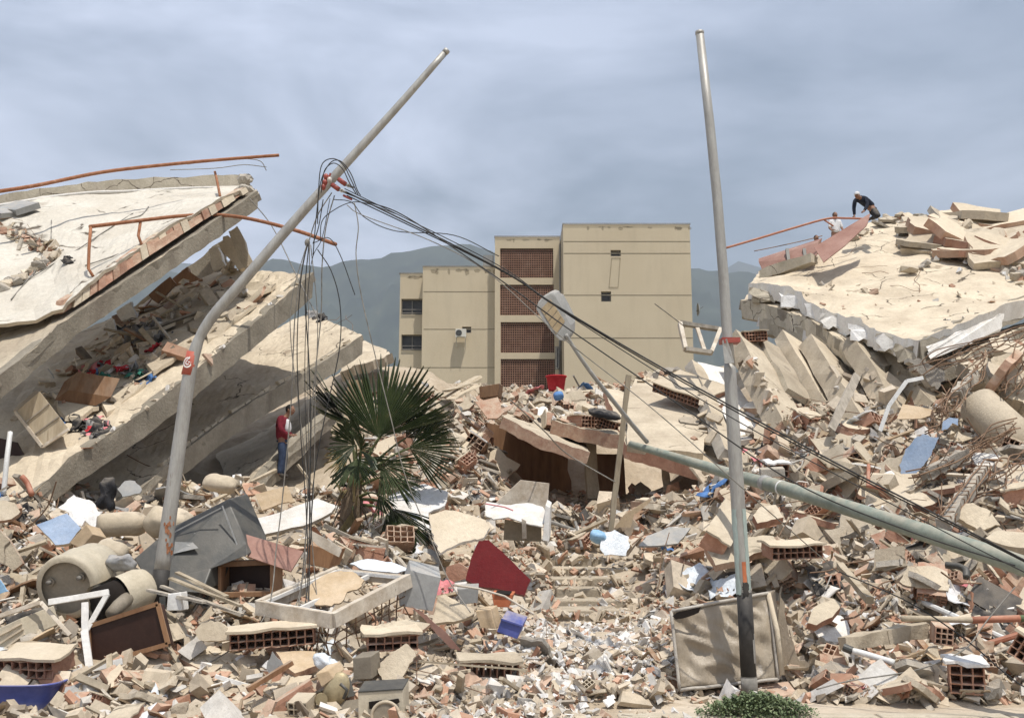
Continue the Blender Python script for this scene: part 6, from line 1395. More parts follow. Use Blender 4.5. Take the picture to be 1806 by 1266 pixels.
hexp('side_wall',[(957,953),(968,955),(970,895),(962,890)],17.0,(.05,.5,.1),'white_paint',wv_); hexp('back_wall',[(860,900),(965,900),(969,852),(918,846)],18.3,(0,.03,0),'cream_frame',wv_); hexp('front_stay',[(921,950),(929,950),(928,918),(920,914)],17.05,(0,.05,0),'cream_frame',wv_); hexp('inner_wall',[(888,952),(955,955),(955,930),(890,915)],17.6,(0,.03,0),'tank_face',wv_)
reg([(856,850),(970,950)],'by the crushed white cabinet',0)
mb=MB(); mb.tube([P(856,888,17.1),P(890,894,17.0),P(905,900,17)],.012,6); meta(mb.build('pink_rod','cloth_pink'),'pink rod lying on the crushed white cabinet','rod')
bb2=pillow('water_bag','light blue plastic container lying left of the clear plastic sheet','container',P(1055,947,19.2),(1,0,-.4),(0,.6,.5),(.17,.10,.12),'light_blue'); reg([(1040,934),(1072,960)],'by the light blue container')
pan('plastic_sheet','clear crumpled plastic sheet standing right of the light blue container','sheet',[(1062,938),(1084,934),(1109,946),(1110,966),(1104,980),(1066,979),(1058,968)],.03,'clear_film','by the clear plastic sheet',Y=19.0,amp=.02,tilt=.4)
mb=MB(); mb.beam(P(1109,662,19.6),P(1077,936,19.6),.10,.10,Vector((0,1,0)),n=10,jit=.006); meta(mb.build('wooden_post','wood_pale'),'slim pale wooden post standing before the plain beige wall panel','wooden post')
pan('panel','long brown gutter board pointing up right at the foot of the wooden post','board',[(1084,930),(1100,908),(1141,882),(1150,880),(1144,888),(1118,908),(1112,930)],.03,'cardboard',None,Y=19.4,amp=.01)
rt_=thing('red_tub',P(980,690,34),'red plastic tub on the crest before the lattice stairwell','tub')
mb=MB(); c=P(981,689,34); k=20
for z,r in ((0,.26),(.45,.33),(.46,.36),(.5,.36),(.47,.31),(.05,.24)):
    for i in range(k): an=2*math.pi*i/k; mb.v.append((c.x+math.cos(an)*r,c.y+math.sin(an)*r,c.z+z))
for j in range(5):
    for i in range(k): a=j*k+i;b=j*k+(i+1)%k; mb.f.append((a,b,b+k,a+k)); mb.m.append(0)
mb.f.append(tuple(range(100,120))); mb.m.append(0); mb.build('tub_body','cloth_red',rt_,smooth=True,fix=False)
pillow('bucket','small blue can lying below the red tub','can',P(985,698,31),(1,0,.2),(0,.5,.6),(.16,.12,.14),'cloth_blue',wr=0)
reg([(955,660),(1005,705)],'by the red tub')
# frame on the crest
uf=thing('window_frame',P(1232,622,26),'empty white window frame with one bar, propped left of the tall pole','window frame')
cs=[P(1199,570,26.3),P(1270,581,26.3),P(1254,622,25.6),P(1209,616,25.6)]
for i in range(4): m1=MB(); m1.beam(cs[i],cs[(i+1)%4],.10,.16,Vector((0,-1,.2)),n=3,jit=.006); m1.build('frame_bar','wood_grey' if i in(0,2) else 'cream_frame',uf)
m1=MB(); m1.beam(P(1229,576,26.3),P(1243,619,25.6),.09,.07,Vector((0,-1,.2))); m1.build('frame_bar','cream_frame',uf)
reg([(1197,566),(1272,622)],'by the empty white window frame')
# crest pieces left
cr1=pan('ribbed_panel','ribbed salmon wall panel on the crest below the left block of the apartment building','panel',[(838,708),(878,700),(888,728),(876,738),(860,738)],.05,['brick_dusty','terracotta'],'by the ribbed salmon panel',Y=26.5,tilt=.5)
hexp('wooden_crate',[(846,702),(878,698),(881,676),(845,682)],29,(.1,.6,0),'wood_brown',None,'brown crate on the crest beside the ribbed salmon panel','crate','by the brown crate on the crest')
for i,(a,b,c,d) in enumerate(((782,700,843,664),(786,690,840,672),(795,705,842,680))):
    mb=MB(); mb.beam(P(a,b,28.5-.3*i),P(c,d,29.5-.3*i),.3,.05,n=4,jit=.02); meta(mb.build('plank','wood_pale'),['highest','middle','lowest'][i]+' weathered board of the fan pointing right on the crest','board','boards fanned on the crest')
reg([(782,662),(843,705)],'by the fanned boards on the crest')
pan('rug','rolled brown carpet leaning behind the palm top','carpet',[(604,706),(616,668),(648,672),(640,714)],.3,['cardboard','cardboard'],'by the brown carpet',Y=29,amp=.03)
pillow('seat_cushion','dark upholstered seat cushion on the crest left of the wooden post','cushion',P(1066,730,24.9),(1,0,-.2),(0,1,.3),(.40,.3,.10),'cloth_black',wr=.05); reg([(1035,715),(1096,746)],'by the dark seat cushion')
sc_=thing('wall_slab',P(660,620,33),'pale slab rising behind the palm at the end of the left stack','slab piece')
loft(pts3([(600,655,31),(640,640,31),(690,628,31.5)]),pts3([(600,598,34),(640,600,34.5),(680,616,34)]),.3,12,8,.08,.12,('floor_tan','chunk'),'slab',sc_)
# --- right -------------------------------------------------------
# torn foam block behind the tall pole foot
fm_=thing('torn_mattress_block',P(1290,1215,12.2),'torn beige mattress box wrapped in crumpled film, standing behind the tall pole foot','mattress')
fr_=[P(1198,1216,11.85),P(1372,1196,11.95),P(1354,1045,12.1),P(1183,1077,12.05)]
def puffed(corners,dep,m,name,parent,nu=34,nv=30,amp=.06):
    mb=MB(); 
    def pt(u,v): 
        p=corners[0].lerp(corners[1],u).lerp(corners[3].lerp(corners[2],u),v); q=p*3.2; e=min(u,1-u,v,1-v); bul=-.07*math.sin(math.pi*u)**.4*math.sin(math.pi*v)**.4
        fold=abs(noise.noise(Vector((q.x*1.2+q.z*1.4,1,q.z*.6-q.x*.4))))*amp*2.6*min(1,e*8)
        return p+Vector((.02*noise.noise(q),bul+fold,.025*noise.noise(q+Vector((5,5,5)))))
    g=[[pt(i/nu,j/nv) for j in range(nv+1)] for i in range(nu+1)]; n=(nu+1)*(nv+1); vs=[p for r in g for p in r]+[p*1.0+Vector(dep)-Vector((0,(p.y-corners[0].y)*.5,0)) for r in g for p in r]; idx=lambda i,j:i*(nv+1)+j
    fs=[(idx(i,j),idx(i+1,j),idx(i+1,j+1),idx(i,j+1)) for i in range(nu) for j in range(nv)]; fs+=[tuple(a+n for a in reversed(f)) for f in fs]
    for i in range(nu): fs+=[(idx(i+1,0),idx(i,0),idx(i,0)+n,idx(i+1,0)+n),(idx(i,nv),idx(i+1,nv),idx(i+1,nv)+n,idx(i,nv)+n)]
    for j in range(nv): fs+=[(idx(0,j),idx(0,j+1),idx(0,j+1)+n,idx(0,j)+n),(idx(nu,j+1),idx(nu,j),idx(nu,j)+n,idx(nu,j+1)+n)]
    return mb.add(vs,fs).build(name,m,parent,smooth=True)
puffed(fr_,(.16,.42,.02),'foam','core',fm_)
for i,(a,b) in enumerate(((0,1),(1,2),(2,3),(3,0))):
    p=[fr_[a].lerp(fr_[b],k/8)+Vector((.01*noise.noise(Vector((k,i,0))),-.03,.012*noise.noise(Vector((k*1.3,i,4))))) for k in range(9)]; MB().tube(p,.02,7).build('piping','foam_edge',fm_,smooth=True)
MB().tube([P(1354,1045,12.1)+Vector((.0,-.02,0)),P(1366,1110,12.0)+Vector((.02,-.03,0)),P(1380,1190,11.9)],.03,8).build('side_strip','plaster_beige',fm_,smooth=True)
pan('torn_flap',None,None,[(1376,1044),(1384,1064),(1392,1120),(1410,1165),(1432,1172),(1408,1186),(1382,1184),(1372,1100)],.03,'foam',None,Y=12.2,parent=fm_,amp=.02)
pan('gap_shade_patch',None,None,[(1186,1086),(1198,1078),(1236,1070),(1232,1080),(1205,1090),(1192,1092)],.01,'void',None,Y=11.92,parent=fm_,amp=.005)  # black patch, painted shade of an opening in the wrapping
reg([(1183,1040),(1432,1218)],'by the torn mattress box',0)
# weed at the kerb
wt=thing('weed_bush',P(1330,1262,10.75),'low grey green weed bush growing at the kerb below the tall pole','weed')
lv=MB(); r=random.Random(3)
for k in range(8200):
    u=r.gauss(0,.42); 
    if abs(u)>1: continue
    v=r.random()**.7; px=1328+u*105; top=1224+abs(u)**1.5*30; z=(1272-top)*mpp(10.8)*v; yy=10.62+r.uniform(-.2,.22)*(1-.5*v); b=P(px,1268,10.8); c=Vector((b.x,yy,max(.06,.10+z*.92+.02*math.sin(px*.4)))); s_=r.uniform(.010,.022)
    q=Euler((r.uniform(-.9,.9),r.uniform(-.9,.9),r.uniform(0,6.3))).to_matrix(); lv.add([c+q@Vector((-s_,0,0)),c+q@Vector((0,-s_*.6,.2*s_)),c+q@Vector((s_,0,0)),c+q@Vector((0,s_*.6,.2*s_))],[(0,1,2,3)])
lv.build('leaves','weed',wt,fix=False)
for k in range(14):
    x=1328+random.uniform(-80,80); b=P(x,1266,10.8); MB().tube([Vector((b.x*.99,10.62,.1)),Vector((b.x,10.6,.2)),Vector((b.x+random.uniform(-.05,.05),10.6,.3))],.004,4).build('stem','petiole',wt)
reg([(1236,1222),(1432,1270)],'by the weed bush')
pan('painted_wall_piece','upright wall piece painted pale blue, on the right slope','wall piece',[(1590,842),(1586,820),(1592,806),(1602,788),(1613,773),(1627,765),(1640,770),(1656,771),(1648,790),(1642,803),(1632,815),(1623,829),(1613,841)],.08,['blue_paint','plaster_beige'],'by the upright pale blue wall piece',Y=19.2,tilt=.3,amp=.02,mside=1)
pan('painted_wall_piece','small pale blue wall scrap above the upright blue one','wall piece',[(1661,759),(1664,742),(1676,736),(1690,738),(1690,750),(1680,746),(1670,757)],.06,['blue_paint','plaster_beige'],'by the small pale blue scrap',Y=20.5,tilt=.3,amp=.01,mside=1)
mb=MB(); mb.beam(P(1466,758,21.6),P(1511,662,23.2),.18,.07,Vector((.3,-1,.3)),n=6,jit=.01); meta(mb.build('plank','wood_grey'),'pale split timber leaning on the shaded slab at right','timber'); reg([(1462,655),(1515,760)],'by the pale split timber')
mb=MB(); mb.beam(P(1552,760,21.2),P(1566,716,21.3),.07,.03,Vector((0,-1,0)),n=2); mb.beam(P(1566,716,21.3),P(1599,672,21.4),.07,.03,Vector((0,-1,0)),n=2,m=0); m1=mb
t=thing('bent_metal_strip',P(1552,760,21.2),'bent white metal strip standing against the big shaded slab','metal strip')
for a,b in (((1552,760,21.2),(1568,715,21.3)),((1568,715,21.3),(1599,672,21.4)),((1599,672,21.4),(1628,666,21.5))): MB().beam(P(*a),P(*b),.08,.025,Vector((0,-1,0)),n=2).build('strip_segment','pvc',t)
pan('board','thin tan board jutting out below the bent white strip','board',[(1582,739),(1592,712),(1620,716),(1651,724),(1640,733),(1625,738)],.02,'cardboard','by the thin jutting tan board',Y=21.0,tilt=.9)
pan('concrete_fragment','rough grey broken slab end under the roof slab corner','slab piece',[(1604,631),(1630,636),(1668,655),(1664,672),(1654,687),(1640,678),(1628,660),(1612,652)],.3,['chunk_grey','chunk'],'by the rough grey slab end',Y=23.4,amp=.05,n=4)
pan('concrete_fragment','broad cracked beige slab at the right edge above the grey column','slab piece',[(1745,664),(1768,650),(1830,640),(1840,716),(1806,712),(1786,706),(1762,690)],.5,['floor_tan','chunk'],'by the broad cracked slab at right edge',Y=21.6,tilt=.8,amp=.06,n=4,mside=1)
pan('concrete_fragment','long flat beige slab at right edge under the roof side beam','slab piece',[(1690,640),(1740,618),(1830,590),(1836,628),(1780,642),(1720,655)],.35,['floor_tan','chunk_grey'],None,Y=24.0,tilt=1.2,amp=.05,n=4,mside=1)
mb=MB(); mb.tube([P(1726,715,21.5),P(1775,760,20.8),P(1836,812,20.2)],.42,22); meta(mb.build('round_column','concrete',None,smooth=True),'toppled round grey column at the right edge','column'); reg([(1715,700),(1806,800)],'by the toppled round column',0)
# rebar cages
def cage(label,a,b,n,rad,wob=.05,stir=8,conc=None):
    a=P(*a);b=P(*b); t=thing('rebar_cage',a,label,'reinforcing bars'); ax=(b-a).normalized(); u=ax.cross(Vector((0,0,1))).normalized(); v=u.cross(ax)
    for k in range(n):
        an=2*math.pi*k/n; o_=(u*math.cos(an)+v*math.sin(an))*rad; p=[a.lerp(b,q/6)+o_*(1+.3*random.uniform(-1,1))+Vector((random.uniform(-wob,wob),random.uniform(-wob,wob),random.uniform(-wob,wob)))*(1 if 0<q else 1.5) for q in range(7)]; MB().tube(spline(p,3),.014,5).build('bar','rebar',t,smooth=True)
    for k in range(stir):
        c=a.lerp(b,(k+.5)/stir)+Vector((random.uniform(-.02,.02),0,0)); MB().tube([c+(u*math.cos(q)+v*math.sin(q))*rad*1.15 for q in [math.pi/4+i*math.pi/2 for i in range(5)]],.009,4).build('stirrup','rebar',t)
    if conc: MB().beam(a.lerp(b,conc[0]),a.lerp(b,conc[1]),rad*1.5,rad*1.5,n=10,jit=.035).build('concrete_core','chunk_grey',t)
cage('tangle of long reinforcing bars running up right beside the roof slab side beam',(1610,655,23.4),(1830,578,23.6),8,.16,.12,7)
cage('steep bundle of reinforcing bars above the small blue wall scrap',(1655,735,20.6),(1745,630,22.6),7,.13,.10,7,(.35,.7))
cage('cage of reinforcing bars lying low right of the upright blue wall piece',(1610,850,18.6),(1790,752,19.6),7,.12,.08,12,(.1,.5))
cage('concrete beam stripped to its ladder of bars above the fallen green pole end',(1664,925,14.6),(1738,822,17.6),4,.11,.02,15,(.0,.95))
cage('short fan of bars at the right edge above the toppled column',(1770,700,21),(1840,560,22),6,.10,.14,4)
cage('thin loose bars curving over the jutting tan board',(1640,760,20.4),(1672,690,21.4),5,.06,.12,3)
cage('bare bars sprouting low at the right edge under the toppled column',(1720,870,17.2),(1820,800,18.2),5,.12,.10,5)
for r_ in ([(1610,585),(1806,680)],): HERO.append((1700,640,'by the bar tangle under the roof slab'))
t=thing('waste_pipe',P(1540,1160,11.7),'white plastic drain pipe with socket at the bottom right','pipe'); MB().tube(spline([P(1502,1147,11.7),P(1520,1151,11.7),P(1550,1160,11.6),P(1577,1168,11.5)],4),.034,12).build('tube','pvc',t,smooth=True); MB().tube([P(1488,1141,11.75),P(1503,1147,11.7)],.045,12).build('socket','dark_plastic',t); reg([(1488,1140),(1580,1172)],'by the white drain pipe')
t=thing('waste_pipe',P(1700,1095,12.3),'long pipe, pinkish grey then orange, pointing out of the right edge','pipe'); MB().tube([P(1590,1090,12.2),P(1716,1093,12.2)],.036,12).build('tube','cushion',t,smooth=True); MB().tube([P(1714,1093,12.2),P(1798,1090,12.2)],.041,12).build('coupling','orange_pipe',t,smooth=True); MB().tube([P(1796,1090,12.2),P(1840,1091,12.2)],.038,12).build('tube','weed',t,smooth=True); reg([(1590,1082),(1806,1100)],'by the long orange ended pipe')
meta(MB().beam(P(1486,1135,11.95),P(1560,1122,12.05),.16,.15,n=5,jit=.012).build('kerb_stone','concrete'),'left half of the beige concrete kerb stone pair at lower right','kerb stone'); meta(MB().beam(P(1562,1121,12.05),P(1632,1110,12.15),.17,.16,n=5,jit=.014).build('kerb_stone','concrete'),'right half of the beige concrete kerb stone pair at lower right','kerb stone'); reg([(1486,1105),(1635,1145)],'by the concrete kerb stones')
hb(1662,1118,11.9,(6,-8,78),'nine celled hollow block set on edge right of the kerb stones'); reg([(1645,1105),(1682,1135)],'by the nine celled block')
bw=brick_sheet(P(1676,1222,11.25),P(1736,1226,11.15),(.0,1,.1),'red hollow block chunk capped with thick white plaster at bottom right',rows=3,deep=.3,cell=.095,skin='chunk_white'); reg([(1665,1175),(1740,1226)],'by the white capped red block')
brick_sheet(P(1775,1150,11.6),P(1826,1182,11.4),(.2,1,.2),'stacked terracotta blocks leaning out of the right edge',rows=3,deep=.3,cell=.08); reg([(1765,1130),(1806,1180)],'by the stacked blocks at the right edge')
flatpan('wall_fragment','beige wall plate with brick underside right of the torn mattress box','wall piece',[(1424,1098),(1436,1070),(1470,1055),(1484,1066),(1468,1088),(1440,1102)],.10,['floor_tan','terracotta'],'by the beige plate right of the mattress box',Y=12.6,tilt=1.0,mside=1)
meta(MB().beam(P(1482,997,14.0),P(1534,1058,12.6),.09,.09,n=6,jit=.008).build('timber','wood_pale'),'round edged timber pointing down right under the fallen green pole','timber'); reg([(1480,992),(1536,1062)],'by the slanting timber')
t=cable([P(1668,996,13.2),P(1690,998,13.1),P(1703,1005,13.0),P(1704,1018,12.9)],.045,'dark_plastic','pipe_elbow','black plastic pipe elbow below the fallen green pole','pipe elbow')
pan('wall_fragment','bent beige wall plate lying above the end of the fallen green pole','wall piece',[(1688,912),(1704,887),(1722,890),(1748,902),(1764,926),(1740,932),(1728,936),(1712,926)],.10,['floor_tan','chunk'],'by the bent beige plate',Y=15.0,tilt=.5,amp=.02,mside=1)
flatpan('wall_fragment','big cream slab at the right edge above the fallen green pole','wall piece',[(1738,948),(1760,934),(1830,938),(1836,968),(1780,964)],.2,['floor_tan','concrete'],'by the big cream slab at the right edge',Y=13.9,mside=1,amp=.03)
brick_sheet(P(1232,962,15.2),P(1266,908,16.2),(.8,1,.3),'upright broken column of open hollow blocks left of the tall pole',rows=3,deep=.35,cell=.085); reg([(1222,905),(1268,965)],'by the column of open blocks')
brick_sheet(P(1362,988,14.6),P(1450,984,14.7),(.0,1,.15),'row of hollow blocks half crushed, right of the tall pole middle',rows=2,deep=.4,cell=.085); reg([(1360,965),(1450,990)],'by the half crushed block row')
flatpan('wall_fragment','large flat cream wall slab behind the tall pole middle','wall piece',[(1243,960),(1262,946),(1300,950),(1345,944),(1385,952),(1372,972),(1330,976),(1300,990),(1262,996)],.12,['floor_tan','brick_dusty'],'by the large flat cream slab',Y=14.9,mside=1,tilt=1.3,amp=.03)
flatpan('wall_fragment','beige wall plate with red brick face between tall pole and white bag','wall piece',[(1328,908),(1340,894),(1368,890),(1382,912),(1360,916),(1336,922)],.13,['plaster_beige','terracotta'],'by the plate with red brick face',Y=16.3,mside=1,tilt=1.3,amp=.01)
flatpan('metal_sheet','bent grey metal sheet left of the column of open blocks','metal sheet',[(1126,962),(1140,945),(1180,928),(1218,930),(1208,944),(1196,958),(1160,962)],.03,'grey_sheet','by the bent grey metal sheet',Y=17.3,tilt=1.4)
brick_sheet(P(1356,842,18.6),P(1390,842,18.6),(0,1,.2),'hollow block chunk with bright white plaster top above the fallen green pole',rows=2,deep=.4,cell=.11,skin='chunk_white'); reg([(1350,798),(1395,842)],'by the white topped block chunk')
hexp('concrete_block',[(1342,843),(1385,840),(1384,826),(1342,828)],17.0,(.03,.25,.05),'chunk_grey',None,'long grey concrete block resting above the fallen green pole','concrete block','by the long grey concrete block')
meta(MB().tube([P(1532,820,18.9),P(1531,857,18.3),P(1560,862,18.1)],.035,8).build('pink_pipe','orange_pipe'),'pinkish red pipe bent at its foot on the right slope','pipe')
brick_sheet(P(950,1040,15.6),P(1000,1046,15.6),(.1,1,.3),'x') if False else None
# left interior of the collapsed floors
cab,f=hexp('wardrobe',[(76,788),(122,757),(70,690),(28,726)],18.8,(-.35,.6,.1),'wood_pale',None,'beige wooden wardrobe tipped on the low left end of the second slab','wardrobe','by the tipped wardrobe')
for k in (1,2): MB().beam(f[0].lerp(f[3],k/3)+Vector((0,-.01,0)),f[1].lerp(f[2],k/3)+Vector((0,-.01,0)),.02,.03,Vector((0,-1,0))).build('door_edge','wood_grey',cab)
MB().beam(f[3]+Vector((0,-.02,0)),f[0]+Vector((0,-.02,0)),.05,.06,Vector((0,-1,0))).build('frame_bar','cream_frame',cab)
MB().beam(f[0]+Vector((0,-.02,0)),f[1]+Vector((0,-.02,0)),.05,.06,Vector((0,-1,0))).build('frame_bar','cream_frame',cab)
hexp('drawer',[(96,706),(168,716),(196,700),(120,688)],20.4,(.1,.15,.4),'wood_brown',None,'long brown drawer lying on the second slab behind the wardrobe','drawer')
t=cable([P(6,872,17.5),P(12,810,17.6),P(18,762,17.8)],.045,'pvc','drain_pipe','upright white drain pipe at the left edge under the slabs','pipe')
meta(MB().tube(spline([P(56,872,16.8),P(50,856,16.9),P(44,846,16.9),P(38,840,16.9)],3),.045,10).build('orange_pipe','orange_pipe',None,smooth=True),'short orange pipe elbow sticking up at far left','pipe'); reg([(34,838),(58,872)],'by the orange pipe elbow')
pan('dark_board','dark panel leaning behind the white drain pipe at the left edge','panel',[(-20,880),(22,862),(60,830),(30,780),(-20,770)],.05,'dark_board',None,Y=19,amp=.02)
# jacket hanging over the rubble, cartons
pillow('dark_jacket','black jacket draped over the rubble behind the rolled mattress','jacket',P(190,872,15.4),(0,0,1),(1,0,0),(.24,.13,.08),'cloth_black',wr=.1); reg([(176,845),(206,900)],'by the black jacket')
pan('white_board','small white board propped right of the black jacket','board',[(207,862),(220,848),(238,848),(250,862),(246,870),(216,876)],.02,'grey_sheet','by the small white board',Y=15.3,tilt=.6)
flatpan('board','yellowish chipboard piece left of the large white ceiling panel','board',[(450,872),(506,856),(520,884),(500,886),(462,900)],.03,'cardboard','by the yellowish chipboard',Y=17.2,tilt=.6)
# concrete steps
stp=thing('concrete_steps',P(1050,1090,15.6),'flight of low concrete steps leading up to the dark hollow','steps')
rows=[(1090,972,1094),(1071,970,1106),(1051,980,1060),(1031,972,1100),(1013,974,1148),(995,928,1138)]
zz=None; Y=15.5
for i,(yb,xa,xb) in enumerate(rows):
    z=CAMZ+ray(1000,yb).z/ray(1000,yb).y*0; 
    Yi=15.6+i*.88; a=P(xa,yb,Yi);b=P(xb,yb,Yi); top=a.z+.125; n=1
    for k in range(n):
        x0=a.x+(b.x-a.x)*k/n; x1=a.x+(b.x-a.x)*(k+1)/n-.012
        MB().box(((x0+x1)/2,Yi+.38+random.uniform(-.03,.03),top-.24+random.uniform(-.012,.012)),(x1-x0,.8,.46),Matrix.Rotation(random.uniform(-.02,.02),3,'Z')@Matrix.Rotation(random.uniform(-.02,.02),3,'Y')).build('step','concrete',stp,bevel=.02)
        ia=int((x0-GX0)/GS);ib=int((x1-GX0)/GS)+1;ja=int((Yi-GY0)/GS);jb=int((Yi+.8-GY0)/GS)
        for Hq in (H,H0,CAPH): Hq[ia:ib,ja:jb]=np.maximum(Hq[ia:ib,ja:jb],top-.03)
HERO.append((1045,1030,'beside the low concrete steps')); STEPBOX=[(xa,yb-18,xb-12,yb+4) for yb,xa,xb in rows]
HERO+=[(1320,1225,'at the tall pole foot'),(1440,890,'below the fallen green pole'),(1650,960,'below the end of the fallen green pole'),(1200,820,'under the orange edged slab'),(1000,850,'in the dark hollow'),(950,1150,'in front of the concrete steps'),(1100,1200,'by the kerb right of centre'),(1560,1230,'by the kerb at lower right'),(500,850,'by the feet of the person in maroon'),(620,960,'at the palm foot'),(780,800,'right of the palm crown'),(900,760,'left of the low slabs'),(1180,700,'above the plain beige wall panel'),(1400,800,'at the foot of the long cream slab'),(1560,800,'at the foot of the big shaded slab'),(100,850,'under the low end of the second slab'),(280,860,'behind the sacks'),(1750,850,'at the right edge of the slope'),(60,1230,'at the bottom left corner'),(250,1190,'below the dark framed board'),(760,1240,'at the bottom right of the stereo speaker')]
# ---------------- loose rubble: placing ----------------
ALL=[(-30,1140,1190,1275,3),(-30,860,640,1140,6),(640,940,960,1140,2.5),(640,700,900,940,2.6),(800,640,1240,760,2.5),(880,860,1200,980,1.4),(1150,860,1840,1225,9),(1240,720,1840,880,4.5),(1600,600,1840,740,1.6),(1290,560,1400,640,.3)]
WIDE=ALL+[(1840,700,2200,1240,3),(-330,860,-30,1260,2)]
RIGHT=[(1150,880,1840,1215,6),(1280,740,1700,900,3),(1120,640,1240,700,.5),(1640,640,1840,800,1)]
LEFT=[(-30,860,640,1250,6),(640,930,940,1200,2)]
CREST=[(640,680,880,760,1),(830,650,1230,740,2),(1150,600,1300,680,.7)]
def sz(Y): return .55+.34*min(Y,30)/22
T_wall=[]
for s in range(9):
    random.seed(s); nx=random.choice([3,4,5,6]); h=hollow(.42+.1*(s%3),nx,random.choice([2,3]),.082,s,.012)
    lo=max(v[2] for v in h.v); W=nx*.082
    me=h.mesh('wall_piece',random.choice(['terracotta','brick_dusty']))
    pl=plate_t(s+60,.62,W+.16,.028,8,0); pl.v=[(v[0],v[1],v[2]+lo+.018) for v in pl.v]
    T_wall.append((me,('plaster_skin',pl.mesh('plaster_skin',random.choice(['plaster_beige','plaster_beige','plaster','floor_tan'])))))
T_hollow=[(hollow(.30,2,3,.068,s,.004).mesh('hollow_block',['terracotta','brick_dusty','plaster_beige'][s%3]),) for s in range(6)]
T_brick=[(hull(9,.26,.17,.10,80+s).mesh('brick_piece',['terracotta','brick_dusty'][s%2]),) for s in range(8)]+[(plate_t(90+s,.3,.24,.022,7,0).mesh('brick_piece','terracotta'),) for s in range(5)]
T_chunk=[(hull(13,.46,.34,.24,120+s).mesh('concrete_chunk',['chunk','chunk','chunk_grey'][s%3]),) for s in range(12)]
T_slabp=[(plate_t(150+s,.85,.62,.09,9,1).mesh('slab_piece',[['floor_tan','plaster_beige','plaster_beige','chunk'][s%4],['chunk','brick_dusty','terracotta','chunk_grey'][s%4]]),) for s in range(12)]
T_white=[(hull(14,.26,.2,.17,200+s).mesh('plaster_lump','chunk_white'),) for s in range(8)]
T_plank=[(plank_t(1.25,.11,.05,s).mesh('plank',['wood_pale','wood_grey','wood_brown','wood_pale'][s%4]),) for s in range(8)]+[(plank_t(1.6,.05,.045,s+30).mesh('plank',['wood_pale','cream_frame'][s%2]),) for s in range(4)]
T_board=[(plate_t(230+s,.75,.5,.022,6,0,.08).mesh('board',['wood_brown','cardboard','wood_brown','grey_sheet','wood_pale'][s%5]),) for s in range(10)]
T_sheet=[(sheet_t(.6,.42,s,.07).mesh('cloth',['cloth_white','cloth_grey','cloth_black','clear_film','cloth_pink','cushion','cardboard','cloth_white','cloth_grey','clear_film','cloth_grey','cloth_black','cloth_blue'][s%14],smooth=True),) for s in range(13)]
T_pipe=[(MB().tube([(-.6,0,0),(0,0,.01),(.6,0,0)],.03,8).mesh('pipe',['pvc','orange_pipe','cable_grey'][s%3],smooth=False),) for s in range(3)]
T_rod=[]
for s in range(6):
    random.seed(s+40); p=[Vector((-.7,0,0))]
    for k in range(5): p.append(p[-1]+Vector((.28,random.uniform(-.12,.12),random.uniform(-.02,.16))))
    T_rod.append((MB().tube(spline(p,3),.008,5).mesh('steel_rod','rebar'),))
T_beam=[]
for s in range(4):
    random.seed(s+70); mb=MB(); mb.beam((-.8,0,0),(.8,0,0),.24,.2,n=6,jit=.02); T_beam.append((mb.mesh('beam_piece',['concrete','chunk'][s%2]),))
random.seed(12)
stuff_scatter('broken_masonry',33000,WIDE,SM,PAL,lambda Y:.145*(.55+.45*Y/20),.9,.2,.5,label='loose fine masonry debris filling the whole heap',cat='rubble',raise_=.25,thin=.7)
stuff_scatter('brick_shards',2200,WIDE,SM[:5]+SM[11:18],PAL,lambda Y:.22*(.55+.45*Y/20),.8,.2,.5,label='hand sized shards of brick and concrete too many to count',cat='rubble',raise_=.5,thin=.8)
random.seed(11)
scatter('beam','beam_piece','concrete beam','concrete beam length',T_beam,26,RIGHT+LEFT,ONE,.35,.3,.26,.4,smin=.7,smax=1.3)
scatter('beam','slab_piece','slab piece','very large broken slab piece',T_slabp,22,RIGHT+CREST+[(0,860,600,1000,2)],lambda Y:1.05*sz(Y),.35,.2,.26,.3,smin=1.5,smax=2.2)
scatter('slab','slab_piece','slab piece','plastered slab piece',T_slabp,190,ALL,sz,.5,.2,.26,.3)
scatter('wall','wall_piece','wall piece','hollow block wall piece',T_wall,100,ALL,sz,.6,.25,.28,.28)
scatter('board','board','board','thin board scrap',T_board,120,LEFT+LEFT+LEFT+ALL+CREST,sz,.45,.2,.14,.26)
scatter('chunk','concrete_chunk','concrete chunk','concrete chunk',T_chunk,190,ALL,sz,.8,.25,.24,.2)
scatter('plank','plank','plank','splintered plank',T_plank,190,LEFT+LEFT+LEFT+ALL+CREST,sz,.30,.2,.10,.25)
scatter('hollow','hollow_block','hollow block','hollow block',T_hollow,80,ALL+RIGHT,ONE,.9,.2,.2,.14,smin=.8,smax=1.15)
scatter('sheet','cloth','cloth','crumpled cloth scrap',T_sheet,110,LEFT+CREST+ALL,sz,.35,.1,.1,.2)
scatter('brick','brick_piece','brick piece','brick piece',T_brick,190,ALL,sz,.9,.2,.12,.12)
scatter('white','plaster_lump','plaster lump','plaster lump',T_white,115,[(800,1090,1220,1266,11),(900,1090,1150,1180,5),(1150,900,1800,1250,3),(640,880,900,1000,1),(0,860,600,1200,1)],sz,.9,.25,.16,.1)
scatter('pipe','pipe','pipe','short pipe',T_pipe,26,ALL,ONE,.3,.1,.07,.2)
scatter('rod','steel_rod','steel rod','bent steel rod',T_rod,90,RIGHT+ALL,ONE,.5,.0,.05,.1)
stuff_scatter('wood_splinters',1300,LEFT+ALL+CREST,SPL,[(.34,.25,.16,3),(.45,.38,.28,3),(.6,.57,.52,1),(.16,.09,.05,1)],lambda Y:.22*(.6+.4*Y/20),.4,.1,.2,label='splintered wood and lath scraps strewn through the heap',cat='rubble',raise_=0)
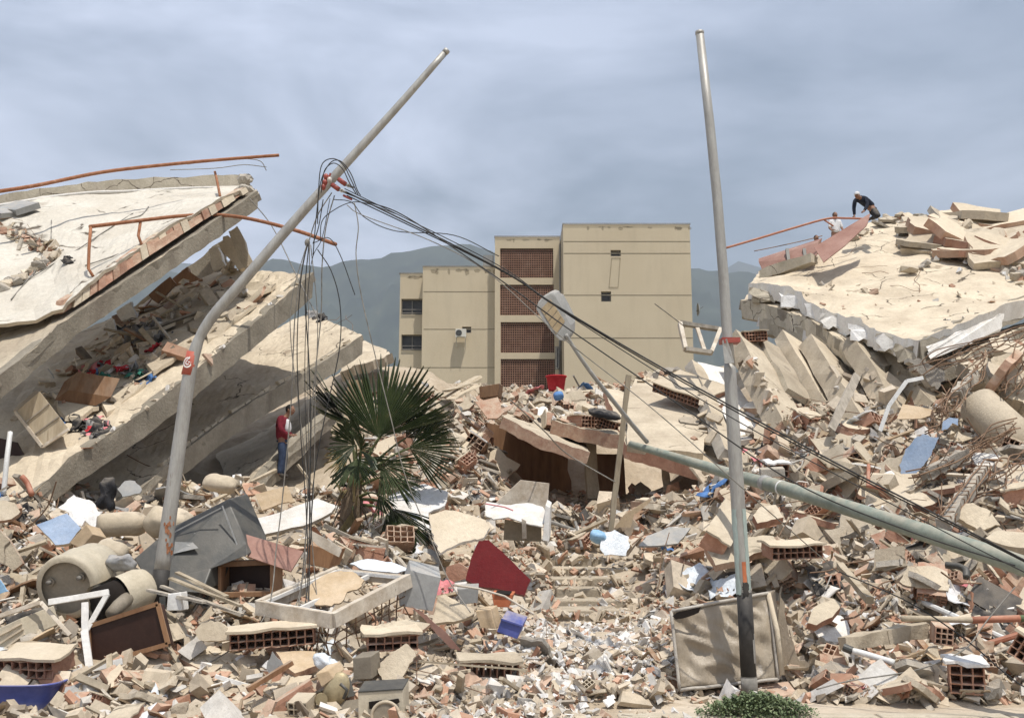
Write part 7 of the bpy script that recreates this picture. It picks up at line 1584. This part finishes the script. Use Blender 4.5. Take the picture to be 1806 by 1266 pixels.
stuff_scatter('brick_crumbs',32000,ALL+[(640,1080,1240,1262,9),(900,960,1200,1100,4)],SM,PAL,lambda Y:.062*(.5+.5*Y/14),.9,.15,.5,label='fine crumbs of brick and plaster over the ground',cat='rubble',raise_=0)
stuff_scatter('plaster_crumbs',5200,[(800,1085,1230,1262,6),(930,1090,1150,1150,3),(1240,860,1806,1220,3)],SM,[(.78,.76,.73,4),(.70,.67,.62,3),(.6,.5,.4,2)],lambda Y:.06*(.6+.4*Y/14),.9,.1,.5,label='white plaster crumbs over the trampled ground before the steps',cat='rubble',raise_=0)
# ---------------- clutter lying on the slabs: dropped along the line of sight onto real surfaces ----------------
bpy.context.view_layer.update(); DG=bpy.context.evaluated_depsgraph_get()
def hit(px,py,ok=('roof_slab','roof_screed','floor_slab','edge_beam','wall_slab','slanted_slab','floor_finish','slab','side_beam','rubble_mound','concrete_fragment')):
    d=ray(px,py).normalized(); o=Vector((0,0,CAMZ))
    for _ in range(14):
        r=SC.ray_cast(DG,o,d)
        if not r[0]: return None
        if r[4].name.split('.')[0] in ok: return r[1],r[2]
        if r[4].name.split('.')[0] in ('lamp','pole','shaft','overhead_cable','hanging_wire','cable_loop','rail','post','body','upper_shaft','lower_shaft','blade','petiole','jacket','wire_knot','arm','thin_cable','haze'): o=r[1]+d*.02; continue
        return None
CR_V=[];CR_F=[];CR_C=[]
def crumbs(spots,size,lift=.1,flat=.7):
    for (px,py) in spots:
        h=hit(px,py)
        if h is None or h[1].z<.1: continue
        n=h[1]; t=(n+Vector((random.gauss(0,flat),random.gauss(0,flat),0))).normalized(); k=size*min(2.5,math.exp(random.gauss(-.2,.5))); tv,tf=random.choice(SM); m_=np.array(t.to_track_quat('Z','Y').to_matrix()@Matrix.Rotation(random.uniform(0,6.28),3,'Z'))*k
        b=sum(len(v) for v in CR_V); CR_V.append(tv@m_.T+np.array(h[0]+n*lift*k)); c=random.choices(PAL,[q[3] for q in PAL])[0]; s_=random.uniform(.8,1.15)
        for f in tf: CR_F.append([q+b for q in f]); CR_C.append((c[0]*s_,c[1]*s_,c[2]*s_,1))
def place(kind,temps,spots,adj,cat,phrase,size=1,flat=.3,lift=0,name=None,sv=.35):
    out=[]
    for (px,py) in spots:
        h=hit(px,py)
        if h is None or h[1].z<.1: continue
        tm=random.choice(temps); o=bpy.data.objects.new(name or tm[0].name.split('.')[0],tm[0]); SC.collection.objects.link(o); n=h[1]
        k=size*random.uniform(1-sv,1+sv); o.location=h[0]+n*(lift*k); t=(n+Vector((random.gauss(0,flat),random.gauss(0,flat),0))).normalized(); o.rotation_euler=(t.to_track_quat('Z','Y').to_matrix()@Matrix.Rotation(random.uniform(0,6.28),3,'Z')).to_euler(); o.scale=(k,k,k)
        for cn,cm in tm[1:]:
            c=bpy.data.objects.new(cn,cm); SC.collection.objects.link(c); c.parent=o
        mn=tm[0].materials[0].name; colr=COLR.get(mn,''); lab=' '.join(('%s %s %s'%(colr,adj,phrase)).split()); LAB.setdefault((cat,lab),[]).append((o,k,px)); o['category']=cat; out.append(o)
    return out
COLR={'terracotta':'red','brick_dusty':'salmon','plaster_beige':'cream','floor_tan':'tan','chunk':'beige','chunk_grey':'grey','chunk_white':'white','plaster':'white','wood_pale':'pale','wood_grey':'grey','wood_brown':'brown','cream_frame':'cream','cardboard':'tan','grey_sheet':'grey','cloth_white':'white','cloth_grey':'grey','cloth_black':'black','clear_film':'clear','cloth_blue':'blue','cloth_pink':'pink','cloth_red':'red','pvc':'white','orange_pipe':'orange','cable_grey':'grey','rebar':'rusty','concrete':'beige','green_cloth':'green','maroon':'maroon'}
def line(pts,n,w=6):
    out=[]; L_=[Vector((a,b,0)) for a,b in pts]
    for k in range(n):
        t=random.random()*(len(L_)-1); i=int(t); p=L_[i].lerp(L_[i+1],t-i); out.append((p.x+random.gauss(0,w),p.y+random.gauss(0,w*.6)))
    return out
def area(x0,y0,x1,y1,n): return [(random.uniform(x0,x1),random.uniform(y0,y1)) for _ in range(n)]
random.seed(77)
T_garm=[]
for s,m_ in enumerate(['cloth_black','cloth_grey','cloth_white','cloth_red','cloth_pink','cloth_blue','cloth_black','green_cloth','cloth_grey','maroon']):
    T_garm.append((sheet_t(.55,.4,s+30,.11).mesh('garment',m_,smooth=True),))
DK=[T_garm[0],T_garm[1],T_garm[6],T_garm[8],T_garm[2]]
place('g',DK,line([(200,590),(240,575),(280,590),(250,600)],18,16),'garment','clothing','on the second slab below the roof beam',.9,.4,.02)
place('g',DK+T_garm,line([(130,675),(170,660),(215,655),(255,668)],16,9),'garment','clothing','on the second slab above the drawer',.8,.4,.02)
place('g',DK+DK+T_garm,line([(115,740),(145,745),(165,760),(175,768)],16,6),'garment','clothing','on the second slab beside the tipped wardrobe',.8,.4,.02)
crumbs(line([(60,720),(150,650),(250,590),(330,530),(400,500)],170,26),.16)
place('b',T_board+T_plank+T_slabp[:4],line([(110,690),(200,630),(300,560)],22,20),'scrap','board','strewn over the shaded second slab',.8,.4,.03)
place('g',[T_garm[3]],[(272,616)],'shirt hanging','clothing','in the shade of the second slab, brightest red cloth there',.9,.5,.05)
place('b',T_board[:6],line([(210,560),(320,530),(300,560)],9,10),'board','board','leaning in the gap under the roof slab',1.1,.4,.03)
place('b',T_board+T_plank,area(180,540,360,600,16),'board scrap','board','on the second slab under the roof edge',.9,.4,.03)
crumbs(line([(300,505),(370,470),(430,480),(395,545),(330,600),(250,650),(180,710)],46,12),0.18)
crumbs(line([(280,470),(330,500),(370,470),(400,470)],24,8),0.14)
place('c',T_brick+T_chunk,line([(280,470),(330,500),(370,470),(400,470)],24,8),'masonry lump','rubble piece','in the gap between the roof and the second slab',.9,.6,.06)
place('s',T_slabp,line([(350,520),(420,500),(440,540),(380,560)],8,10),'plate','slab piece','on the second slab near the leaning lamp post',.7,.1,.03)
crumbs(line([(340,790),(400,745),(470,690),(560,640),(620,600)],30,3),0.079)
crumbs(line([(130,812),(200,760),(300,690),(420,590),(540,487)],44,4),0.09)
# collapsed brick ridge across the roof
crumbs(line([(-5,403),(40,420),(75,440),(98,452)],60,5),0.14)
place('c',T_brick,line([(-5,403),(40,420),(75,440),(98,452)],34,5),'brick piece','brick piece','in the crushed ridge crossing the pale roof',.9,.9,.05)
place('w',T_plank[:6]+T_rod,line([(0,400),(50,425),(92,448)],26,5),'splinter','splinter','in the crushed ridge crossing the pale roof',.6,.4,.06)
crumbs(line([(98,452),(75,470),(55,480),(30,498),(0,512)],40,3),0.14)
place('c',T_brick+T_chunk,line([(98,452),(75,470),(55,480),(30,498),(0,512)],40,3),'brick piece','brick piece','in the lower arm of the ridge on the pale roof',.7,.9,.05)
place('g',[T_garm[0]],[(88,433),(118,457),(124,463)],'rag','rag','on the pale roof beyond the brick ridge',.5,.2,.02)
place('w',[(MB().box((0,0,0),(.9,.5,.12)).mesh('bed_frame_piece','grey_sheet'),)],[(14,378),(30,372)],'metal crate piece','crate','lying at the far left of the pale roof',1,.2,.06)
place('c',T_chunk,[(385,303),(392,300),(235,303)],'lump','rubble piece','stuck on the parapet by the long rusty handrail',.5,.4,.05)
# third slab corner and crest behind
place('g',DK+[T_garm[0],T_garm[6]],line([(545,556),(575,566)],9,3),'garment','clothing','on the far rim of the third slab',.6,.3,.03)
place('r',T_rod,[(600,580),(612,584),(590,577)],'bar','rod','at the right tip of the third slab',1,.2,.06)
# debris on the right roof slab
CH=T_chunk+T_brick+T_chunk
RR='on the right roof slab rim'
place('s',T_slabp,line([(1560,388),(1640,400),(1700,430)],18,12),'plate','slab piece','on top of the right roof slab',1.2,.4,.10)
crumbs(line([(1560,385),(1620,392),(1700,398),(1790,400)],110,8),0.14)
place('c',CH,line([(1560,385),(1620,392),(1700,398),(1790,400)],60,8),'lump','rubble piece','along the summit of the right roof slab',.9,.8,.10)
crumbs(line([(1600,420),(1650,440),(1700,450),(1770,470),(1806,490)],90,12),0.14)
place('c',CH,line([(1600,420),(1650,440),(1700,450),(1770,470),(1806,490)],45,12),'lump','rubble piece','on the right roof slab below its summit',.9,.8,.10)
place('s',T_slabp,line([(1620,430),(1680,450),(1750,440),(1806,420)],20,14),'plate','slab piece','on the right roof slab below its summit',1.5,.5,.14)
crumbs(line([(1600,430),(1780,480)],14,16),0.14)
place('s',[t for t in T_slabp],line([(1600,410),(1680,430),(1790,470)],14,14)+line([(1620,400),(1790,410)],9,6),'broad slab sheet','slab piece','layered on the right part of the roof slab',2.7,.22,.10,sv=.25)
place('c',[t for t in T_white],line([(1600,430),(1780,480)],14,16),'lump','plaster lump','on the right roof slab',1,.8,.08)
place('h',T_hollow,area(1600,380,1790,410,10),'hollow block','hollow block','on the summit of the right roof slab',1.3,.5,.12)
crumbs(line([(1400,455),(1460,440),(1500,420),(1530,410)],40,8),0.14)
place('c',CH,line([(1400,455),(1460,440),(1500,420),(1530,410)],40,8),'lump','rubble piece','below the reddish brown metal sheet',.9,.7,.08)
place('r',T_rod,[(1600,480),(1615,500),(1595,510),(1540,480),(1505,440),(1560,485),(1500,450)],'rod','rod','lying bare on the right roof slab',1,.1,.02)
crumbs(area(1420,500,1780,570,50),0.108)
place('k',T_chunk,[(1612,478),(1622,474),(1602,484),(1632,470)],'clod','rubble piece','in a short row amid the right roof slab',.95,.4,.10)
place('h',T_wall,[(1625,388),(1650,384),(1672,388)],'hollow block wall piece','wall piece','on the summit of the right roof slab',1.5,.3,.25)
crumbs(line([(1340,480),(1380,470),(1430,452)],18,5),0.14)
place('c',CH,line([(1340,480),(1380,470),(1430,452)],18,5),'lump','rubble piece','along the gutter on the right roof slab',.7,.7,.06)
# debris on the right-hand slabs and beams, and on the low slabs
crumbs(line([(1320,625),(1350,680),(1385,740)],30,9),0.144)
crumbs(area(1470,650,1600,760,50),0.198)
crumbs(area(1640,600,1806,700,70),0.14)
place('c',CH,area(1640,600,1806,700,40),'lump','rubble piece','on the broken slabs under the roof side beam',.8,.8,.08)
place('s',T_slabp,area(1640,620,1806,720,14),'plate','slab piece','on the broken slabs under the roof side beam',1.5,.6,.12)
place('s',T_slabp+T_wall,line([(905,738),(1000,745),(1090,750)],16,8),'plate','slab piece','on the low slabs over the dark hollow',.9,.3,.08)
crumbs(line([(900,730),(960,735),(1000,740),(1090,745)],80,10),0.14)
place('c',CH+T_white,line([(900,730),(960,735),(1000,740),(1090,745)],40,10),'lump','rubble piece','on the low slabs over the dark hollow',.8,.8,.08)
place('h',T_hollow+T_wall,line([(930,722),(1010,715),(1060,725)],16,9),'hollow block','hollow block','on the low slabs over the dark hollow',1,.5,.12)
place('g',DK+[T_garm[5]],area(900,700,1100,760,8),'rag','rag','on the low slabs over the dark hollow',1.1,.4,.05)
crumbs(line([(1120,665),(1200,670),(1250,690),(1240,790)],44,8),0.18)
place('s',T_slabp,[(1190,665),(1150,690),(1215,745)],'plate','slab piece','on the plain beige wall panel',.8,.2,.05)
finish_labels()
me=bpy.data.meshes.new('slab_crumbs'); V=np.concatenate(CR_V); ls=np.array([len(f) for f in CR_F]); me.vertices.add(len(V)); me.vertices.foreach_set('co',V.astype(np.float32).ravel()); me.loops.add(int(ls.sum())); me.loops.foreach_set('vertex_index',np.concatenate(CR_F).astype(np.int32)); me.polygons.add(len(CR_F)); me.polygons.foreach_set('loop_start',np.concatenate([[0],np.cumsum(ls)[:-1]])); me.polygons.foreach_set('loop_total',ls); me.update(calc_edges=True)
me.polygons.foreach_set('use_smooth',[False]*len(CR_F)); at=me.attributes.new('col','FLOAT_COLOR','FACE'); at.data.foreach_set('color',np.array(CR_C,dtype=np.float32).ravel()); me.materials.append(M['debris']); o=bpy.data.objects.new('slab_crumbs',me); SC.collection.objects.link(o); meta(o,'fine masonry crumbs lying on the fallen slabs','rubble',kind='stuff')
for i,(a,b) in enumerate(ROOFC):
    p=[]
    for k in range(len(a)-1):
        for t in (0,.34,.67): x=a[k][0]+(a[k+1][0]-a[k][0])*t; y=a[k][1]+(a[k+1][1]-a[k][1])*t; h=hit(x,y); 
        for t in (0,.5):
            x=a[k][0]+(a[k+1][0]-a[k][0])*t; y=a[k][1]+(a[k+1][1]-a[k][1])*t; h=hit(x,y)
            if h: p.append(h[0]+h[1]*.02)
    if len(p)>2: cable(p,.014,'cable_grey','roof_cable',b,'cable')
# ---------------- haze ----------------
hm=bpy.data.materials.new('haze'); hm.use_nodes=True; q=hm.node_tree; q.nodes.remove(q.nodes['Principled BSDF']); vv=q.nodes.new('ShaderNodeVolumePrincipled'); vv.inputs['Color'].default_value=(.80,.88,.98,1); vv.inputs['Density'].default_value=.00026; vv.inputs['Anisotropy'].default_value=.2
q.links.new(vv.outputs[0],q.nodes['Material Output'].inputs['Volume'])
hb=MB().box((0,3000,648),(20000,12200,1300)); 
ho=hb.mesh('haze',[]) if False else None
me=bpy.data.meshes.new('haze'); me.from_pydata(hb.v,[],hb.f); me.materials.append(hm); ho=bpy.data.objects.new('haze',me); SC.collection.objects.link(ho); ho['kind']='stuff'
SC.cycles.volume_bounces=0
